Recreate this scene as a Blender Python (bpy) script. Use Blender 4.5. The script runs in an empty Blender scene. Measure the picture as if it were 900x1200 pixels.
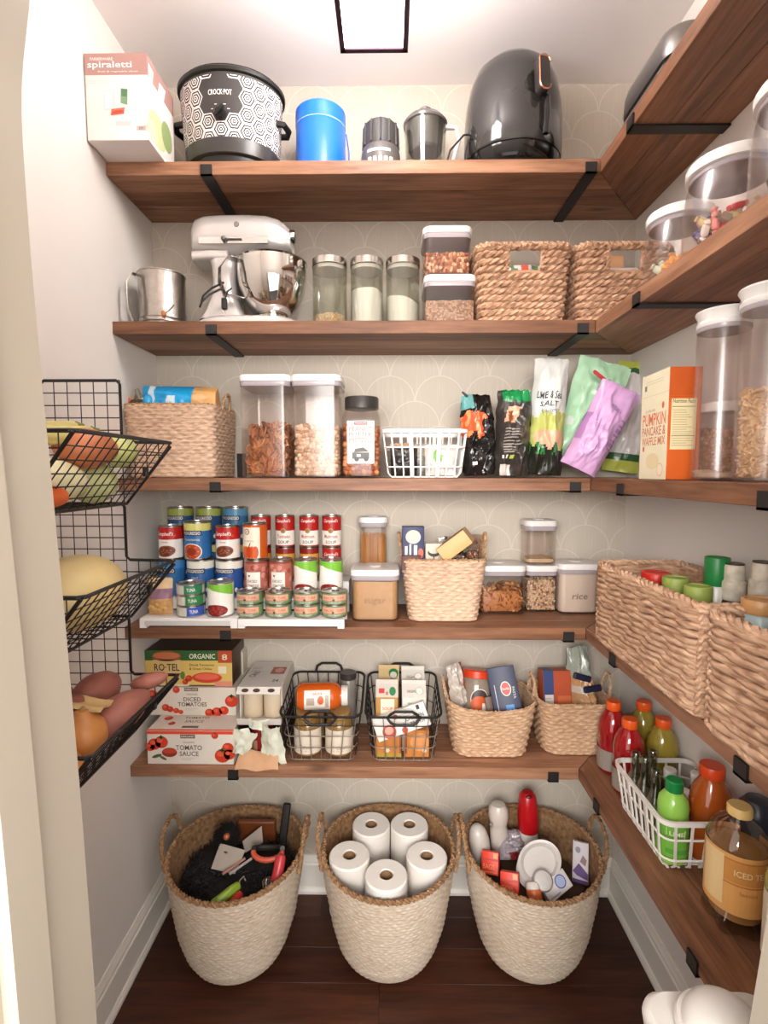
import bpy, math, random
import numpy as np
from math import sin, cos, pi, sqrt, atan, atan2, radians
from mathutils import Vector, Matrix, Euler, noise

sc = bpy.context.scene
COL = sc.collection
random.seed(7)

# ------------------------------------------------------------------ camera
# metres; x right, y away from the camera, z up, floor at z = 0
F_PX = 600.0
EYE = 1.56
PITCH, YAW = atan(47 / F_PX), atan(7 / F_PX)
cam = bpy.data.cameras.new('camera')
cam.sensor_fit = 'HORIZONTAL'
cam.sensor_width = 36.0
cam.lens = 36.0 * F_PX / 900.0
cam.clip_start = 0.02
cam_o = bpy.data.objects.new('camera', cam)
cam_o.location = (0, 0, EYE)
cam_o.rotation_euler = (pi / 2 - PITCH, 0, YAW)
COL.objects.link(cam_o)
sc.camera = cam_o

# ------------------------------------------------------------------ world (even ambient fill, added to come in by the open doorway)
w = bpy.data.worlds.new('ambient_fill')
sc.world = w
w.use_nodes = True
bg = w.node_tree.nodes['Background']
bg.inputs[0].default_value = (1.0, 0.95, 0.91, 1)
bg.inputs[1].default_value = 1.1

sc.view_settings.view_transform = 'Standard'
sc.view_settings.look = 'None'
sc.view_settings.gamma = 1.0
sc.view_settings.use_curve_mapping = False
sc.view_settings.exposure = 1.15
sc.cycles.max_bounces = 8
sc.cycles.diffuse_bounces = 5
sc.cycles.glossy_bounces = 3
sc.cycles.transmission_bounces = 4
sc.cycles.transparent_max_bounces = 24
sc.cycles.caustics_reflective = False
sc.cycles.caustics_refractive = False

# soft fill light added behind the camera to brighten the shelves
hl = bpy.data.lights.new('added_fill_light', 'AREA')
hl.shape = 'RECTANGLE'
hl.size = 2.1
hl.size_y = 0.8
hl.energy = 62.0
hl.color = (1.0, 0.97, 0.94)
hlo = bpy.data.objects.new('added_fill_light', hl)
hlo.location = (-0.15, -1.45, 1.98)
hlo.rotation_euler = (radians(90), 0, 0)
COL.objects.link(hlo)

# ------------------------------------------------------------------ shelf levels
S1, S2, S3, S4, S5 = 2.440, 1.998, 1.542, 1.090, 0.648
TH = 0.037
YB, YF = 1.80, 1.52            # back wall, front of the back shelves
XL, XR, XI = -0.810, 0.826, 0.592   # left wall, right wall, inner edge of the right shelves
CEIL = 2.835
Y_IN, Y_OUT = 0.55, 0.43       # entry wall

_cp, _sp, _cy, _sy = cos(PITCH), sin(PITCH), cos(YAW), sin(YAW)
FWV = (-_sy * _cp, _cy * _cp, -_sp)
RTV = (_cy, _sy, 0)
UPV = (-_sy * _sp, _cy * _sp, _cp)
def _ray(px, py):
    u = (px - 450) / F_PX; v = (600 - py) / F_PX
    return [FWV[i] + u * RTV[i] + v * UPV[i] for i in range(3)]
def at(px, py, Y):
    """the place in the room, at depth Y, seen at that pixel of the photograph"""
    r = _ray(px, py); t = Y / r[1]
    return Vector((r[0] * t, Y, r[2] * t + EYE))
def onz(px, py, Z):
    r = _ray(px, py); t = (Z - EYE) / r[2]
    return Vector((r[0] * t, r[1] * t, Z))
def onx(px, py, X):
    r = _ray(px, py); t = X / r[0]
    return Vector((X, r[1] * t, r[2] * t + EYE))
def span(x0, x1, ytop, Y, ybot=None, z=None):
    """(centre x, base z, width, height) of something facing us at depth Y"""
    a = at(x0, ytop, Y); b = at(x1, ytop, Y)
    if z is None: z = at(x0, ybot, Y).z
    return (a.x + b.x) / 2, z, b.x - a.x, (a.z + b.z) / 2 - z

# ------------------------------------------------------------------ materials
def lin(h):
    h = h.lstrip('#')
    o = []
    for i in (0, 2, 4):
        c = int(h[i:i + 2], 16) / 255
        o.append(c / 12.92 if c <= .04045 else ((c + .055) / 1.055) ** 2.4)
    return (*o, 1)
_mats = {}
def M(hexc, rough=.5, metal=0, var=.06, scale=30, bump=0, bscale=None, coat=0, spec=.5, trans=0, stretch=None, sub=0):
    key = (hexc, rough, metal, var, scale, bump, bscale, coat, spec, trans, stretch, sub)
    if key in _mats: return _mats[key]
    m = bpy.data.materials.new('surface_' + hexc.strip('#'))
    m.use_nodes = True
    nt = m.node_tree; N = nt.nodes; L = nt.links
    b = N['Principled BSDF']
    b.inputs['Roughness'].default_value = rough
    b.inputs['Metallic'].default_value = metal
    b.inputs['Coat Weight'].default_value = coat
    b.inputs['Specular IOR Level'].default_value = spec
    b.inputs['Transmission Weight'].default_value = trans
    if sub:
        b.inputs['Subsurface Weight'].default_value = sub
        b.inputs['Subsurface Radius'].default_value = (.01, .006, .004)
    c = lin(hexc)
    if var or bump:
        tc = N.new('ShaderNodeTexCoord')
        mp = N.new('ShaderNodeMapping')
        if stretch: mp.inputs['Scale'].default_value = stretch
        nz = N.new('ShaderNodeTexNoise')
        nz.inputs['Scale'].default_value = scale
        nz.inputs['Detail'].default_value = 4
        L.new(tc.outputs['Object'], mp.inputs['Vector'])
        L.new(mp.outputs[0], nz.inputs['Vector'])
        if var:
            mx = N.new('ShaderNodeMix'); mx.data_type = 'RGBA'
            mx.inputs[6].default_value = tuple(min(1, x * (1 - var * 2)) for x in c[:3]) + (1,)
            mx.inputs[7].default_value = tuple(min(1, x * (1 + var * 2)) for x in c[:3]) + (1,)
            L.new(nz.outputs['Fac'], mx.inputs[0])
            L.new(mx.outputs[2], b.inputs['Base Color'])
        else:
            b.inputs['Base Color'].default_value = c
        if bump:
            bp = N.new('ShaderNodeBump')
            bp.inputs['Strength'].default_value = min(1, bump)
            bp.inputs['Distance'].default_value = .002
            if bscale:
                n2 = N.new('ShaderNodeTexNoise'); n2.inputs['Scale'].default_value = bscale; n2.inputs['Detail'].default_value = 3
                L.new(mp.outputs[0], n2.inputs['Vector']); L.new(n2.outputs['Fac'], bp.inputs['Height'])
            else:
                L.new(nz.outputs['Fac'], bp.inputs['Height'])
            L.new(bp.outputs[0], b.inputs['Normal'])
    else:
        b.inputs['Base Color'].default_value = c
    _mats[key] = m
    return m

def clear(tint='#fbf9f8', gloss=.10, rough=.24, name='clear_plastic'):
    key = (name, tint, gloss, rough)
    if key in _mats: return _mats[key]
    m = bpy.data.materials.new(name); m.use_nodes = True
    nt = m.node_tree; N = nt.nodes; L = nt.links
    N.remove(N['Principled BSDF'])
    t = N.new('ShaderNodeBsdfTransparent'); t.inputs[0].default_value = lin(tint)
    g = N.new('ShaderNodeBsdfGlossy'); g.inputs['Roughness'].default_value = rough
    g.inputs[0].default_value = (1, 1, 1, 1)
    lw = N.new('ShaderNodeLayerWeight'); lw.inputs[0].default_value = .35
    ma = N.new('ShaderNodeMath'); ma.operation = 'MULTIPLY_ADD'
    ma.inputs[1].default_value = .24; ma.inputs[2].default_value = gloss * .22
    mx = N.new('ShaderNodeMixShader')
    L.new(lw.outputs['Facing'], ma.inputs[0])
    L.new(ma.outputs[0], mx.inputs[0]); L.new(t.outputs[0], mx.inputs[1]); L.new(g.outputs[0], mx.inputs[2])
    L.new(mx.outputs[0], N['Material Output'].inputs[0])
    _mats[key] = m
    return m

def wood(base, dark, axis, seed, rough=.5):
    key = ('wood', base, dark, axis, seed)
    if key in _mats: return _mats[key]
    m = bpy.data.materials.new('stained_pine'); m.use_nodes = True
    nt = m.node_tree; N = nt.nodes; L = nt.links
    b = N['Principled BSDF']; b.inputs['Roughness'].default_value = rough
    b.inputs['Specular IOR Level'].default_value = .35
    tc = N.new('ShaderNodeTexCoord'); mp = N.new('ShaderNodeMapping')
    mp.inputs['Location'].default_value = (seed * 1.7, seed * 2.3, seed)
    mp.inputs['Scale'].default_value = (1.2, 14, 14) if axis == 'x' else (14, 1.2, 14)
    n1 = N.new('ShaderNodeTexNoise'); n1.inputs['Scale'].default_value = 2.2; n1.inputs['Detail'].default_value = 6; n1.inputs['Distortion'].default_value = .6
    n2 = N.new('ShaderNodeTexNoise'); n2.inputs['Scale'].default_value = 9; n2.inputs['Detail'].default_value = 5
    vo = N.new('ShaderNodeTexVoronoi'); vo.inputs['Scale'].default_value = 1.1
    mk = N.new('ShaderNodeMapping'); mk.inputs['Scale'].default_value = (2.2, 7, 7) if axis == 'x' else (7, 2.2, 7)
    mk.inputs['Location'].default_value = (seed, seed * 3.1, 0)
    L.new(tc.outputs['Object'], mp.inputs[0]); L.new(tc.outputs['Object'], mk.inputs[0])
    L.new(mp.outputs[0], n1.inputs['Vector']); L.new(mp.outputs[0], n2.inputs['Vector']); L.new(mk.outputs[0], vo.inputs['Vector'])
    ad = N.new('ShaderNodeMath'); ad.operation = 'MULTIPLY_ADD'; ad.inputs[1].default_value = .45
    L.new(n2.outputs['Fac'], ad.inputs[0])
    sb = N.new('ShaderNodeMath'); sb.operation = 'MULTIPLY'; sb.inputs[1].default_value = .75
    L.new(n1.outputs['Fac'], sb.inputs[0]); L.new(sb.outputs[0], ad.inputs[2])
    cr = N.new('ShaderNodeValToRGB')
    cr.color_ramp.elements[0].position = .38; cr.color_ramp.elements[0].color = lin(dark)
    cr.color_ramp.elements[1].position = .78; cr.color_ramp.elements[1].color = lin(base)
    L.new(ad.outputs[0], cr.inputs[0])
    kn = N.new('ShaderNodeValToRGB')     # knots
    kn.color_ramp.elements[0].position = .035; kn.color_ramp.elements[0].color = (.3, .3, .3, 1)
    kn.color_ramp.elements[1].position = .13; kn.color_ramp.elements[1].color = (1, 1, 1, 1)
    L.new(vo.outputs['Distance'], kn.inputs[0])
    mu = N.new('ShaderNodeMix'); mu.data_type = 'RGBA'; mu.blend_type = 'MULTIPLY'; mu.inputs[0].default_value = .8
    L.new(cr.outputs[0], mu.inputs[6]); L.new(kn.outputs[0], mu.inputs[7])
    L.new(mu.outputs[2], b.inputs['Base Color'])
    bp = N.new('ShaderNodeBump'); bp.inputs['Strength'].default_value = .25; bp.inputs['Distance'].default_value = .002
    L.new(n2.outputs['Fac'], bp.inputs['Height']); L.new(bp.outputs[0], b.inputs['Normal'])
    _mats[key] = m
    return m

def straw(c1, c2, scale=40, stretch=(1, 1, 6), rough=.75):
    key = ('straw', c1, c2, scale, stretch)
    if key in _mats: return _mats[key]
    m = bpy.data.materials.new('woven_fibre'); m.use_nodes = True
    nt = m.node_tree; N = nt.nodes; L = nt.links
    b = N['Principled BSDF']; b.inputs['Roughness'].default_value = rough; b.inputs['Specular IOR Level'].default_value = .25
    tc = N.new('ShaderNodeTexCoord'); mp = N.new('ShaderNodeMapping'); mp.inputs['Scale'].default_value = stretch
    n1 = N.new('ShaderNodeTexNoise'); n1.inputs['Scale'].default_value = scale; n1.inputs['Detail'].default_value = 3
    n2 = N.new('ShaderNodeTexNoise'); n2.inputs['Scale'].default_value = 4; n2.inputs['Detail'].default_value = 2
    L.new(tc.outputs['Object'], mp.inputs[0]); L.new(mp.outputs[0], n1.inputs['Vector']); L.new(tc.outputs['Object'], n2.inputs['Vector'])
    ad = N.new('ShaderNodeMath'); ad.operation = 'MULTIPLY_ADD'; ad.inputs[1].default_value = .7
    ml = N.new('ShaderNodeMath'); ml.operation = 'MULTIPLY'; ml.inputs[1].default_value = .3
    L.new(n2.outputs['Fac'], ml.inputs[0]); L.new(n1.outputs['Fac'], ad.inputs[0]); L.new(ml.outputs[0], ad.inputs[2])
    cr = N.new('ShaderNodeValToRGB')
    cr.color_ramp.elements[0].position = .32; cr.color_ramp.elements[0].color = lin(c2)
    cr.color_ramp.elements[1].position = .66; cr.color_ramp.elements[1].color = lin(c1)
    L.new(ad.outputs[0], cr.inputs[0]); L.new(cr.outputs[0], b.inputs['Base Color'])
    bp = N.new('ShaderNodeBump'); bp.inputs['Strength'].default_value = .5; bp.inputs['Distance'].default_value = .0015
    L.new(n1.outputs['Fac'], bp.inputs['Height']); L.new(bp.outputs[0], b.inputs['Normal'])
    _mats[key] = m
    return m

WHITE = M('#e9e4e0', .35, var=.02)
BLACK = M('#15130f', .45, var=.1)
IRON = M('#1c1917', .55, var=.15, bump=.2, scale=90)
WIRE = M('#171210', .45, var=.1)
STEEL = M('#c9c4bd', .22, metal=1, var=.04)
TIN = M('#b9b5ae', .28, metal=1, var=.05)
GREYPL = M('#b9b0b2', .3, var=.03)

# ------------------------------------------------------------------ mesh building
class MB:
    def __init__(s): s.v = []; s.f = []; s.m = []
    def add(s, vs, fs, mi=0):
        o = len(s.v)
        s.v.extend([tuple(p) for p in vs])
        s.f.extend([tuple(i + o for i in f) for f in fs])
        s.m.extend([mi] * len(fs))
        return s
    def box(s, x0, x1, y0, y1, z0, z1, mi=0, mat=None):
        vs = [(x, y, z) for z in (z0, z1) for y in (y0, y1) for x in (x0, x1)]
        if mat is not None: vs = [mat @ Vector(p) for p in vs]
        return s.add(vs, [(0, 2, 3, 1), (4, 5, 7, 6), (0, 1, 5, 4), (2, 6, 7, 3), (0, 4, 6, 2), (1, 3, 7, 5)], mi)
    def loft(s, loops, mi=0, cap0=True, cap1=True, closed=True):
        n = len(loops[0]); vs = [p for l in loops for p in l]; fs = []
        for j in range(len(loops) - 1):
            for i in range(n if closed else n - 1):
                k = (i + 1) % n
                fs.append((j * n + i, j * n + k, (j + 1) * n + k, (j + 1) * n + i))
        if cap0: fs.append(tuple(range(n))[::-1])
        if cap1: fs.append(tuple(range((len(loops) - 1) * n, len(loops) * n)))
        return s.add(vs, fs, mi)
    def rbox(s, w_, d, h, r=.004, bev=.002, z=0, x=0, y=0, mi=0, n=4, flare=0):
        lp = []
        for zz, ins, fl in ((0, bev, 0), (bev, 0, 0), (h - bev, 0, flare), (h, bev, flare)):
            lp.append([(x + a, y + b, z + zz) for a, b in rr(w_ + 2 * fl - 2 * ins, d + 2 * fl - 2 * ins, max(1e-4, r - ins), n)])
        return s.loft(lp, mi)
    def lathe(s, prof, n=28, x=0, y=0, z=0, sx=1, sy=1, mi=0, cap0=True, cap1=True, mat=None):
        lp = [[(x + r * cos(2 * pi * i / n) * sx, y + r * sin(2 * pi * i / n) * sy, z + h) for i in range(n)] for r, h in prof]
        if mat is not None: lp = [[mat @ Vector(p) for p in l] for l in lp]
        return s.loft(lp, mi, cap0, cap1)
    def tube(s, pts, r, n=6, closed=False, mi=0, caps=True):
        P = [Vector(p) for p in pts]; m = len(P); lp = []
        up = None
        for i in range(m):
            if closed: t = (P[(i + 1) % m] - P[i - 1])
            else: t = P[min(i + 1, m - 1)] - P[max(i - 1, 0)]
            if t.length < 1e-9: t = Vector((0, 0, 1))
            t.normalize()
            if up is None:
                up = Vector((0, 0, 1)) if abs(t.z) < .9 else Vector((1, 0, 0))
            a = up - t * up.dot(t)
            if a.length < 1e-6: a = t.orthogonal()
            a.normalize(); up = a; b = t.cross(a)
            rr_ = r[i] if isinstance(r, (list, tuple)) else r
            lp.append([P[i] + (a * cos(2 * pi * k / n) + b * sin(2 * pi * k / n)) * rr_ for k in range(n)])
        if closed:
            lp.append(lp[0]); return s.loft(lp, mi, False, False)
        return s.loft(lp, mi, caps, caps)
    def ball(s, c, rad, rot=None, nu=12, nv=8, mi=0, fn=None):
        if not isinstance(rad, (tuple, list)): rad = (rad,) * 3
        vs = []; fs = []
        R = rot.to_matrix() if rot is not None else Matrix.Identity(3)
        c = Vector(c)
        for j in range(nv + 1):
            th = pi * j / nv
            for i in range(nu):
                ph = 2 * pi * i / nu
                p = Vector((sin(th) * cos(ph) * rad[0], sin(th) * sin(ph) * rad[1], -cos(th) * rad[2]))
                if fn: p = fn(p)
                vs.append(c + R @ p)
        for j in range(nv):
            for i in range(nu):
                k = (i + 1) % nu
                fs.append((j * nu + i, j * nu + k, (j + 1) * nu + k, (j + 1) * nu + i))
        return s.add(vs, fs, mi)
    def grid(s, fn, nu, nv, mi=0, flip=False, mfn=None):
        vs = [fn(i / nu, j / nv) for j in range(nv + 1) for i in range(nu + 1)]
        o = len(s.v); s.v.extend([tuple(p) for p in vs])
        for j in range(nv):
            for i in range(nu):
                a = o + j * (nu + 1) + i
                q = (a, a + 1, a + nu + 2, a + nu + 1)
                s.f.append(q[::-1] if flip else q)
                s.m.append(mfn((i + .5) / nu, (j + .5) / nv) if mfn else mi)
        return s
    def arrays(s, V, Fa, mi=0):
        o = len(s.v); s.v.extend(map(tuple, V.tolist())); s.f.extend([tuple(i + o for i in f) for f in Fa]); s.m.extend([mi] * len(Fa)); return s
    def build(s, name, mats, parent=None, smooth=True, angle=38, loc=None, rot=None):
        me = bpy.data.meshes.new(name)
        me.from_pydata(s.v, [], s.f)
        if not isinstance(mats, (list, tuple)): mats = [mats]
        for m in mats: me.materials.append(m)
        if len(mats) > 1: me.polygons.foreach_set('material_index', s.m)
        if smooth:
            me.polygons.foreach_set('use_smooth', [True] * len(me.polygons))
            me.set_sharp_from_angle(angle=radians(angle))
        me.update()
        o = bpy.data.objects.new(name, me)
        COL.objects.link(o)
        if parent is not None: o.parent = parent
        if loc is not None: o.location = loc
        if rot is not None: o.rotation_euler = rot
        return o

def rr(w_, d, r, n=4):
    r = min(r, w_ / 2 - 1e-5, d / 2 - 1e-5); out = []
    for cx, cy, a0 in ((w_ / 2 - r, d / 2 - r, 0), (-w_ / 2 + r, d / 2 - r, pi / 2), (-w_ / 2 + r, -d / 2 + r, pi), (w_ / 2 - r, -d / 2 + r, 1.5 * pi)):
        for k in range(n + 1):
            a = a0 + pi / 2 * k / n
            out.append((cx + r * cos(a), cy + r * sin(a)))
    return out
def even_loop(pts, N):
    """resample a closed 2-D loop to N even points with outward normals"""
    P = np.array(pts); Q = np.vstack([P, P[:1]]); seg = np.sqrt(((Q[1:] - Q[:-1]) ** 2).sum(1)); cum = np.concatenate([[0], np.cumsum(seg)])
    t = np.linspace(0, cum[-1], N, endpoint=False)
    X = np.stack([np.interp(t, cum, Q[:, k]) for k in (0, 1)], 1)
    T = np.roll(X, -1, 0) - np.roll(X, 1, 0); T /= np.maximum(1e-9, np.linalg.norm(T, axis=1))[:, None]
    return X, np.stack([T[:, 1], -T[:, 0]], 1), cum[-1]

def thing(name, label, cat, loc=(0, 0, 0), rotz=0, group=None, rot=None):
    o = bpy.data.objects.new(name, None)
    o.empty_display_size = .02
    COL.objects.link(o)
    o.location = loc
    o.rotation_euler = rot if rot is not None else (0, 0, rotz)
    o['label'] = label; o['category'] = cat
    if group: o['group'] = group
    return o
def tag(o, label, cat, group=None, kind=None):
    o['label'] = label; o['category'] = cat
    if group: o['group'] = group
    if kind: o['kind'] = kind
    return o
def struct(o):
    o['kind'] = 'structure'; return o
def stuff(o):
    o['kind'] = 'stuff'; return o
def dup(root, loc, label, rotz=None, group=None):
    r = root.copy(); COL.objects.link(r); r.location = loc
    if rotz is not None: r.rotation_euler = (0, 0, rotz)
    r['label'] = label
    if group: r['group'] = group
    for ch in list(root.children):
        c = ch.copy(); COL.objects.link(c); c.parent = r
        for g in ch.children:
            d = g.copy(); COL.objects.link(d); d.parent = c
    return r

# ------------------------------------------------------------------ flat print (labels, lettering)
_txt = {}
def text_geo(body):
    if body in _txt: return _txt[body]
    cu = bpy.data.curves.new('t', 'FONT'); cu.body = body; cu.resolution_u = 2; cu.size = 1; cu.offset = .012
    ob = bpy.data.objects.new('t', cu)
    me = bpy.data.meshes.new_from_object(ob)
    V = [(v.co.x, v.co.y) for v in me.vertices]; Fs = [tuple(p.vertices) for p in me.polygons]
    bpy.data.objects.remove(ob); bpy.data.curves.remove(cu); bpy.data.meshes.remove(me)
    xs = [p[0] for p in V] or [0, 1]; ys = [p[1] for p in V] or [0, 1]
    _txt[body] = (V, Fs, min(xs), max(xs), min(ys), max(ys))
    return _txt[body]
class Print:
    """coloured shapes laid on a surface; fmap(u, v, lift) -> point"""
    def __init__(s, fmap, step=.0003): s.b = MB(); s.fm = fmap; s.cols = []; s.step = step; s.lv = 1; s.rough = .45
    def ci(s, c):
        if c not in s.cols: s.cols.append(c)
        return s.cols.index(c)
    def put(s, pts, fs, c, lv=None):
        l = (s.lv if lv is None else lv) * s.step
        s.b.add([s.fm(u, v, l) for u, v in pts], fs, s.ci(c))
        return s
    def rect(s, c, u0, v0, u1, v1, lv=None, n=1, m=1):
        pts = [(u0 + (u1 - u0) * i / n, v0 + (v1 - v0) * j / m) for j in range(m + 1) for i in range(n + 1)]
        fs = [(j * (n + 1) + i, j * (n + 1) + i + 1, (j + 1) * (n + 1) + i + 1, (j + 1) * (n + 1) + i) for j in range(m) for i in range(n)]
        return s.put(pts, fs, c, lv)
    def ell(s, c, cu, cv, ru, rv, lv=None, n=20, rings=1, rot=0, ring_from=0):
        pts = []; fs = []
        rads = [ring_from + (1 - ring_from) * k / rings for k in range(rings + 1)]
        for q in rads:
            for i in range(n):
                a = 2 * pi * i / n; x, y = ru * q * cos(a), rv * q * sin(a)
                pts.append((cu + x * cos(rot) - y * sin(rot), cv + x * sin(rot) + y * cos(rot)))
        for k in range(rings):
            for i in range(n):
                j = (i + 1) % n
                fs.append((k * n + i, (k + 1) * n + i, (k + 1) * n + j, k * n + j))
        return s.put(pts, fs, c, lv)
    def poly(s, c, pts, lv=None): return s.put(pts, [tuple(range(len(pts)))], c, lv)
    def text(s, c, body, cu, cv, h, wmax=None, lv=None, width=None, shear=0, rot=0):
        V, Fs, x0, x1, y0, y1 = text_geo(body)
        k = h / max(1e-6, y1 - y0); kx = k
        if width: kx = width / (x1 - x0)
        elif wmax and (x1 - x0) * k > wmax: kx = wmax / (x1 - x0)
        pts = []
        for x, y in V:
            a, b = (x - (x0 + x1) / 2) * kx, (y - (y0 + y1) / 2) * k
            a += shear * b
            pts.append((cu + a * cos(rot) - b * sin(rot), cv + a * sin(rot) + b * cos(rot)))
        return s.put(pts, Fs, c, lv)
    def lines(s, c, cu, cv, w_, n, dv, t=.0012, lv=None):
        r = random.Random(int(abs(cu * 1e4) + n))
        for i in range(n):
            q = w_ * (.6 + .4 * r.random())
            s.rect(c, cu - w_ / 2, cv - i * dv - t / 2, cu - w_ / 2 + q, cv - i * dv + t / 2, lv)
        return s
    def build(s, name, parent, rough=None):
        o = s.b.build(name, [M(c, rough or s.rough, var=.02) for c in s.cols], parent, smooth=False)
        return o
def front(d, x=0, z=0):        # the -y face of something d deep
    return lambda u, v, l: (x + u, -d - l, z + v)
def side_r(xf, z=0):           # +x face; u runs from front to back
    return lambda u, v, l: (xf + l, u, z + v)
def topf(h):
    return lambda u, v, l: (u, v, h + l)
def around(r, z=0, sy=1):      # wrapped on an upright cylinder, u = 0 faces us
    return lambda u, v, l: ((r + l) * sin(u / r), -(r + l) * cos(u / r) * sy, z + v)
# ================================================================== the room
def wallpaper():
    m = bpy.data.materials.new('scalloped_wallpaper'); m.use_nodes = True
    nt = m.node_tree; N = nt.nodes; L = nt.links
    b = N['Principled BSDF']; b.inputs['Roughness'].default_value = .7; b.inputs['Specular IOR Level'].default_value = .2
    tc = N.new('ShaderNodeTexCoord'); sx = N.new('ShaderNodeSeparateXYZ'); L.new(tc.outputs['Object'], sx.inputs[0])
    def mt(op, a, b_=None, c=None):
        n = N.new('ShaderNodeMath'); n.operation = op
        for i, q in enumerate((a, b_, c)):
            if q is None: continue
            if isinstance(q, (int, float)): n.inputs[i].default_value = q
            else: L.new(q, n.inputs[i])
        return n.outputs[0]
    Wd, R = .172, .086
    z = sx.outputs['Z']; x = sx.outputs['X']
    row = mt('FLOOR', mt('DIVIDE', z, R))
    off = mt('MULTIPLY', mt('MODULO', row, 2.0), .5)
    uu = mt('SUBTRACT', mt('FRACT', mt('ADD', mt('DIVIDE', x, Wd), mt('ADD', off, 20.0))), .5)
    ux = mt('MULTIPLY', uu, Wd)
    vv = mt('SUBTRACT', z, mt('MULTIPLY', row, R))
    d = mt('SQRT', mt('ADD', mt('MULTIPLY', ux, ux), mt('MULTIPLY', vv, vv)))
    line = mt('LESS_THAN', mt('ABSOLUTE', mt('SUBTRACT', d, R - .002)), .0016)
    inside = mt('LESS_THAN', d, R)
    # fan of fine upright strokes inside every scallop
    stro = N.new('ShaderNodeTexNoise'); stro.inputs['Scale'].default_value = 1; stro.inputs['Detail'].default_value = 2
    mp = N.new('ShaderNodeMapping'); mp.inputs['Scale'].default_value = (420, 1, 9)
    L.new(tc.outputs['Object'], mp.inputs[0]); L.new(mp.outputs[0], stro.inputs['Vector'])
    st = mt('MULTIPLY', mt('GREATER_THAN', stro.outputs['Fac'], .6), .16)
    fac = mt('MINIMUM', mt('ADD', mt('MULTIPLY', line, .38), st), 1.0)
    mx = N.new('ShaderNodeMix'); mx.data_type = 'RGBA'
    mx.inputs[6].default_value = lin('#c1b7a9'); mx.inputs[7].default_value = lin('#e6ddd0')
    L.new(fac, mx.inputs[0]); L.new(mx.outputs[2], b.inputs['Base Color'])
    return m

PAINT = M('#e6e0d9', .6, var=.015, scale=3, bump=.08, bscale=240, spec=.3)
CEILP = M('#f1e9e6', .7, var=.01, scale=2, spec=.2)
TRIM = M('#e8e2d8', .35, var=.015, scale=5)
JAMB = M('#aa9f8f', .4, var=.02, scale=4)

struct(MB().box(XL - .1, XR + .1, YB, YB + .1, 0, CEIL + .1).build('wall_back', wallpaper(), smooth=False))
struct(MB().box(XL - .1, XL, Y_OUT, YB, 0, CEIL + .1).build('wall_left', PAINT, smooth=False))
struct(MB().box(XR, XR + .1, Y_OUT, YB, 0, CEIL + .1).build('wall_right', PAINT, smooth=False))
struct(MB().box(XL - .1, XR + .1, Y_OUT, YB + .1, CEIL, CEIL + .1).build('ceiling', CEILP, smooth=False))
# entry wall round the doorway
e = MB()
e.box(XL, -.42, Y_OUT, Y_IN - .01, 0, CEIL); e.box(.47, XR, Y_OUT, Y_IN - .01, 0, CEIL); e.box(-.42, .47, Y_OUT, Y_IN - .01, 2.12, CEIL)
struct(e.build('wall_front', PAINT, smooth=False))
def jamb(name, prof, sgn, wall_x):
    """a door jamb board, slightly bowed like the old one in the photo, with its stop"""
    m_ = MB(); lp = []
    for z, x in prof:
        lp.append([(x, Y_IN, z), (x, Y_OUT - .02, z), (wall_x, Y_OUT - .02, z), (wall_x, Y_IN, z)])
    m_.loft(lp)
    o = struct(m_.build(name, JAMB, angle=30))
    s_ = MB(); lp = []
    for z, x in prof:
        a = x - sgn * .014
        lp.append([(a, .465, z), (a, Y_OUT - .01, z), (x + sgn * .002, Y_OUT - .01, z), (x + sgn * .002, .465, z)])
    s_.loft(lp)
    s_.build('door_stop', JAMB, o, angle=30)
    return o
jl = [(0, -.338), (.35, -.338), (.65, -.341), (.95, -.345), (1.2, -.351), (1.4, -.3585), (1.55, -.3655), (1.7, -.3725), (1.85, -.377), (1.95, -.376), (2.05, -.361), (2.12, -.357)]
jl2 = []
for i in range(len(jl) * 4 - 3):       # smooth the bow
    t = i / 4; k = min(int(t), len(jl) - 2); f = t - k
    p0, p1, p2, p3 = jl[max(k - 1, 0)], jl[k], jl[k + 1], jl[min(k + 2, len(jl) - 1)]
    jl2.append((p1[0] + (p2[0] - p1[0]) * f, .5 * (2 * p1[1] + (p2[1] - p0[1]) * f + (2 * p0[1] - 5 * p1[1] + 4 * p2[1] - p3[1]) * f * f + (3 * p1[1] - p0[1] - 3 * p2[1] + p3[1]) * f ** 3)))
jamb('trim_1', jl2, -1, -.46)
jamb('trim_2', [(0, .405), (.6, .405), (.92, .4165), (1.05, .429), (1.3, .442), (2.12, .44)], 1, .52)

# floor of dark boards
fl = struct(MB().box(-1.7, 1.7, -1.6, YB + .1, -.06, -.008).build('floor', M('#1c0f09', .6), smooth=False))
rnd = random.Random(3)
for k in range(12):
    y1 = YB - k * .118; y0 = y1 - .1178
    xs = [XL, XL + .35 + .9 * rnd.random(), XR]
    for i in range(2):
        b_ = MB().rbox(xs[i + 1] - xs[i] - .0003, y1 - y0, .012, r=.0005, bev=.0004, n=1)
        b_.build('floorboard', wood(*rnd.choice([('#4a2819', '#2c150c'), ('#43231a', '#28130b'), ('#502b1b', '#30180e')]), 'x', rnd.randint(1, 9), .42), fl, loc=((xs[i] + xs[i + 1]) / 2, (y0 + y1) / 2, -.010))

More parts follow.
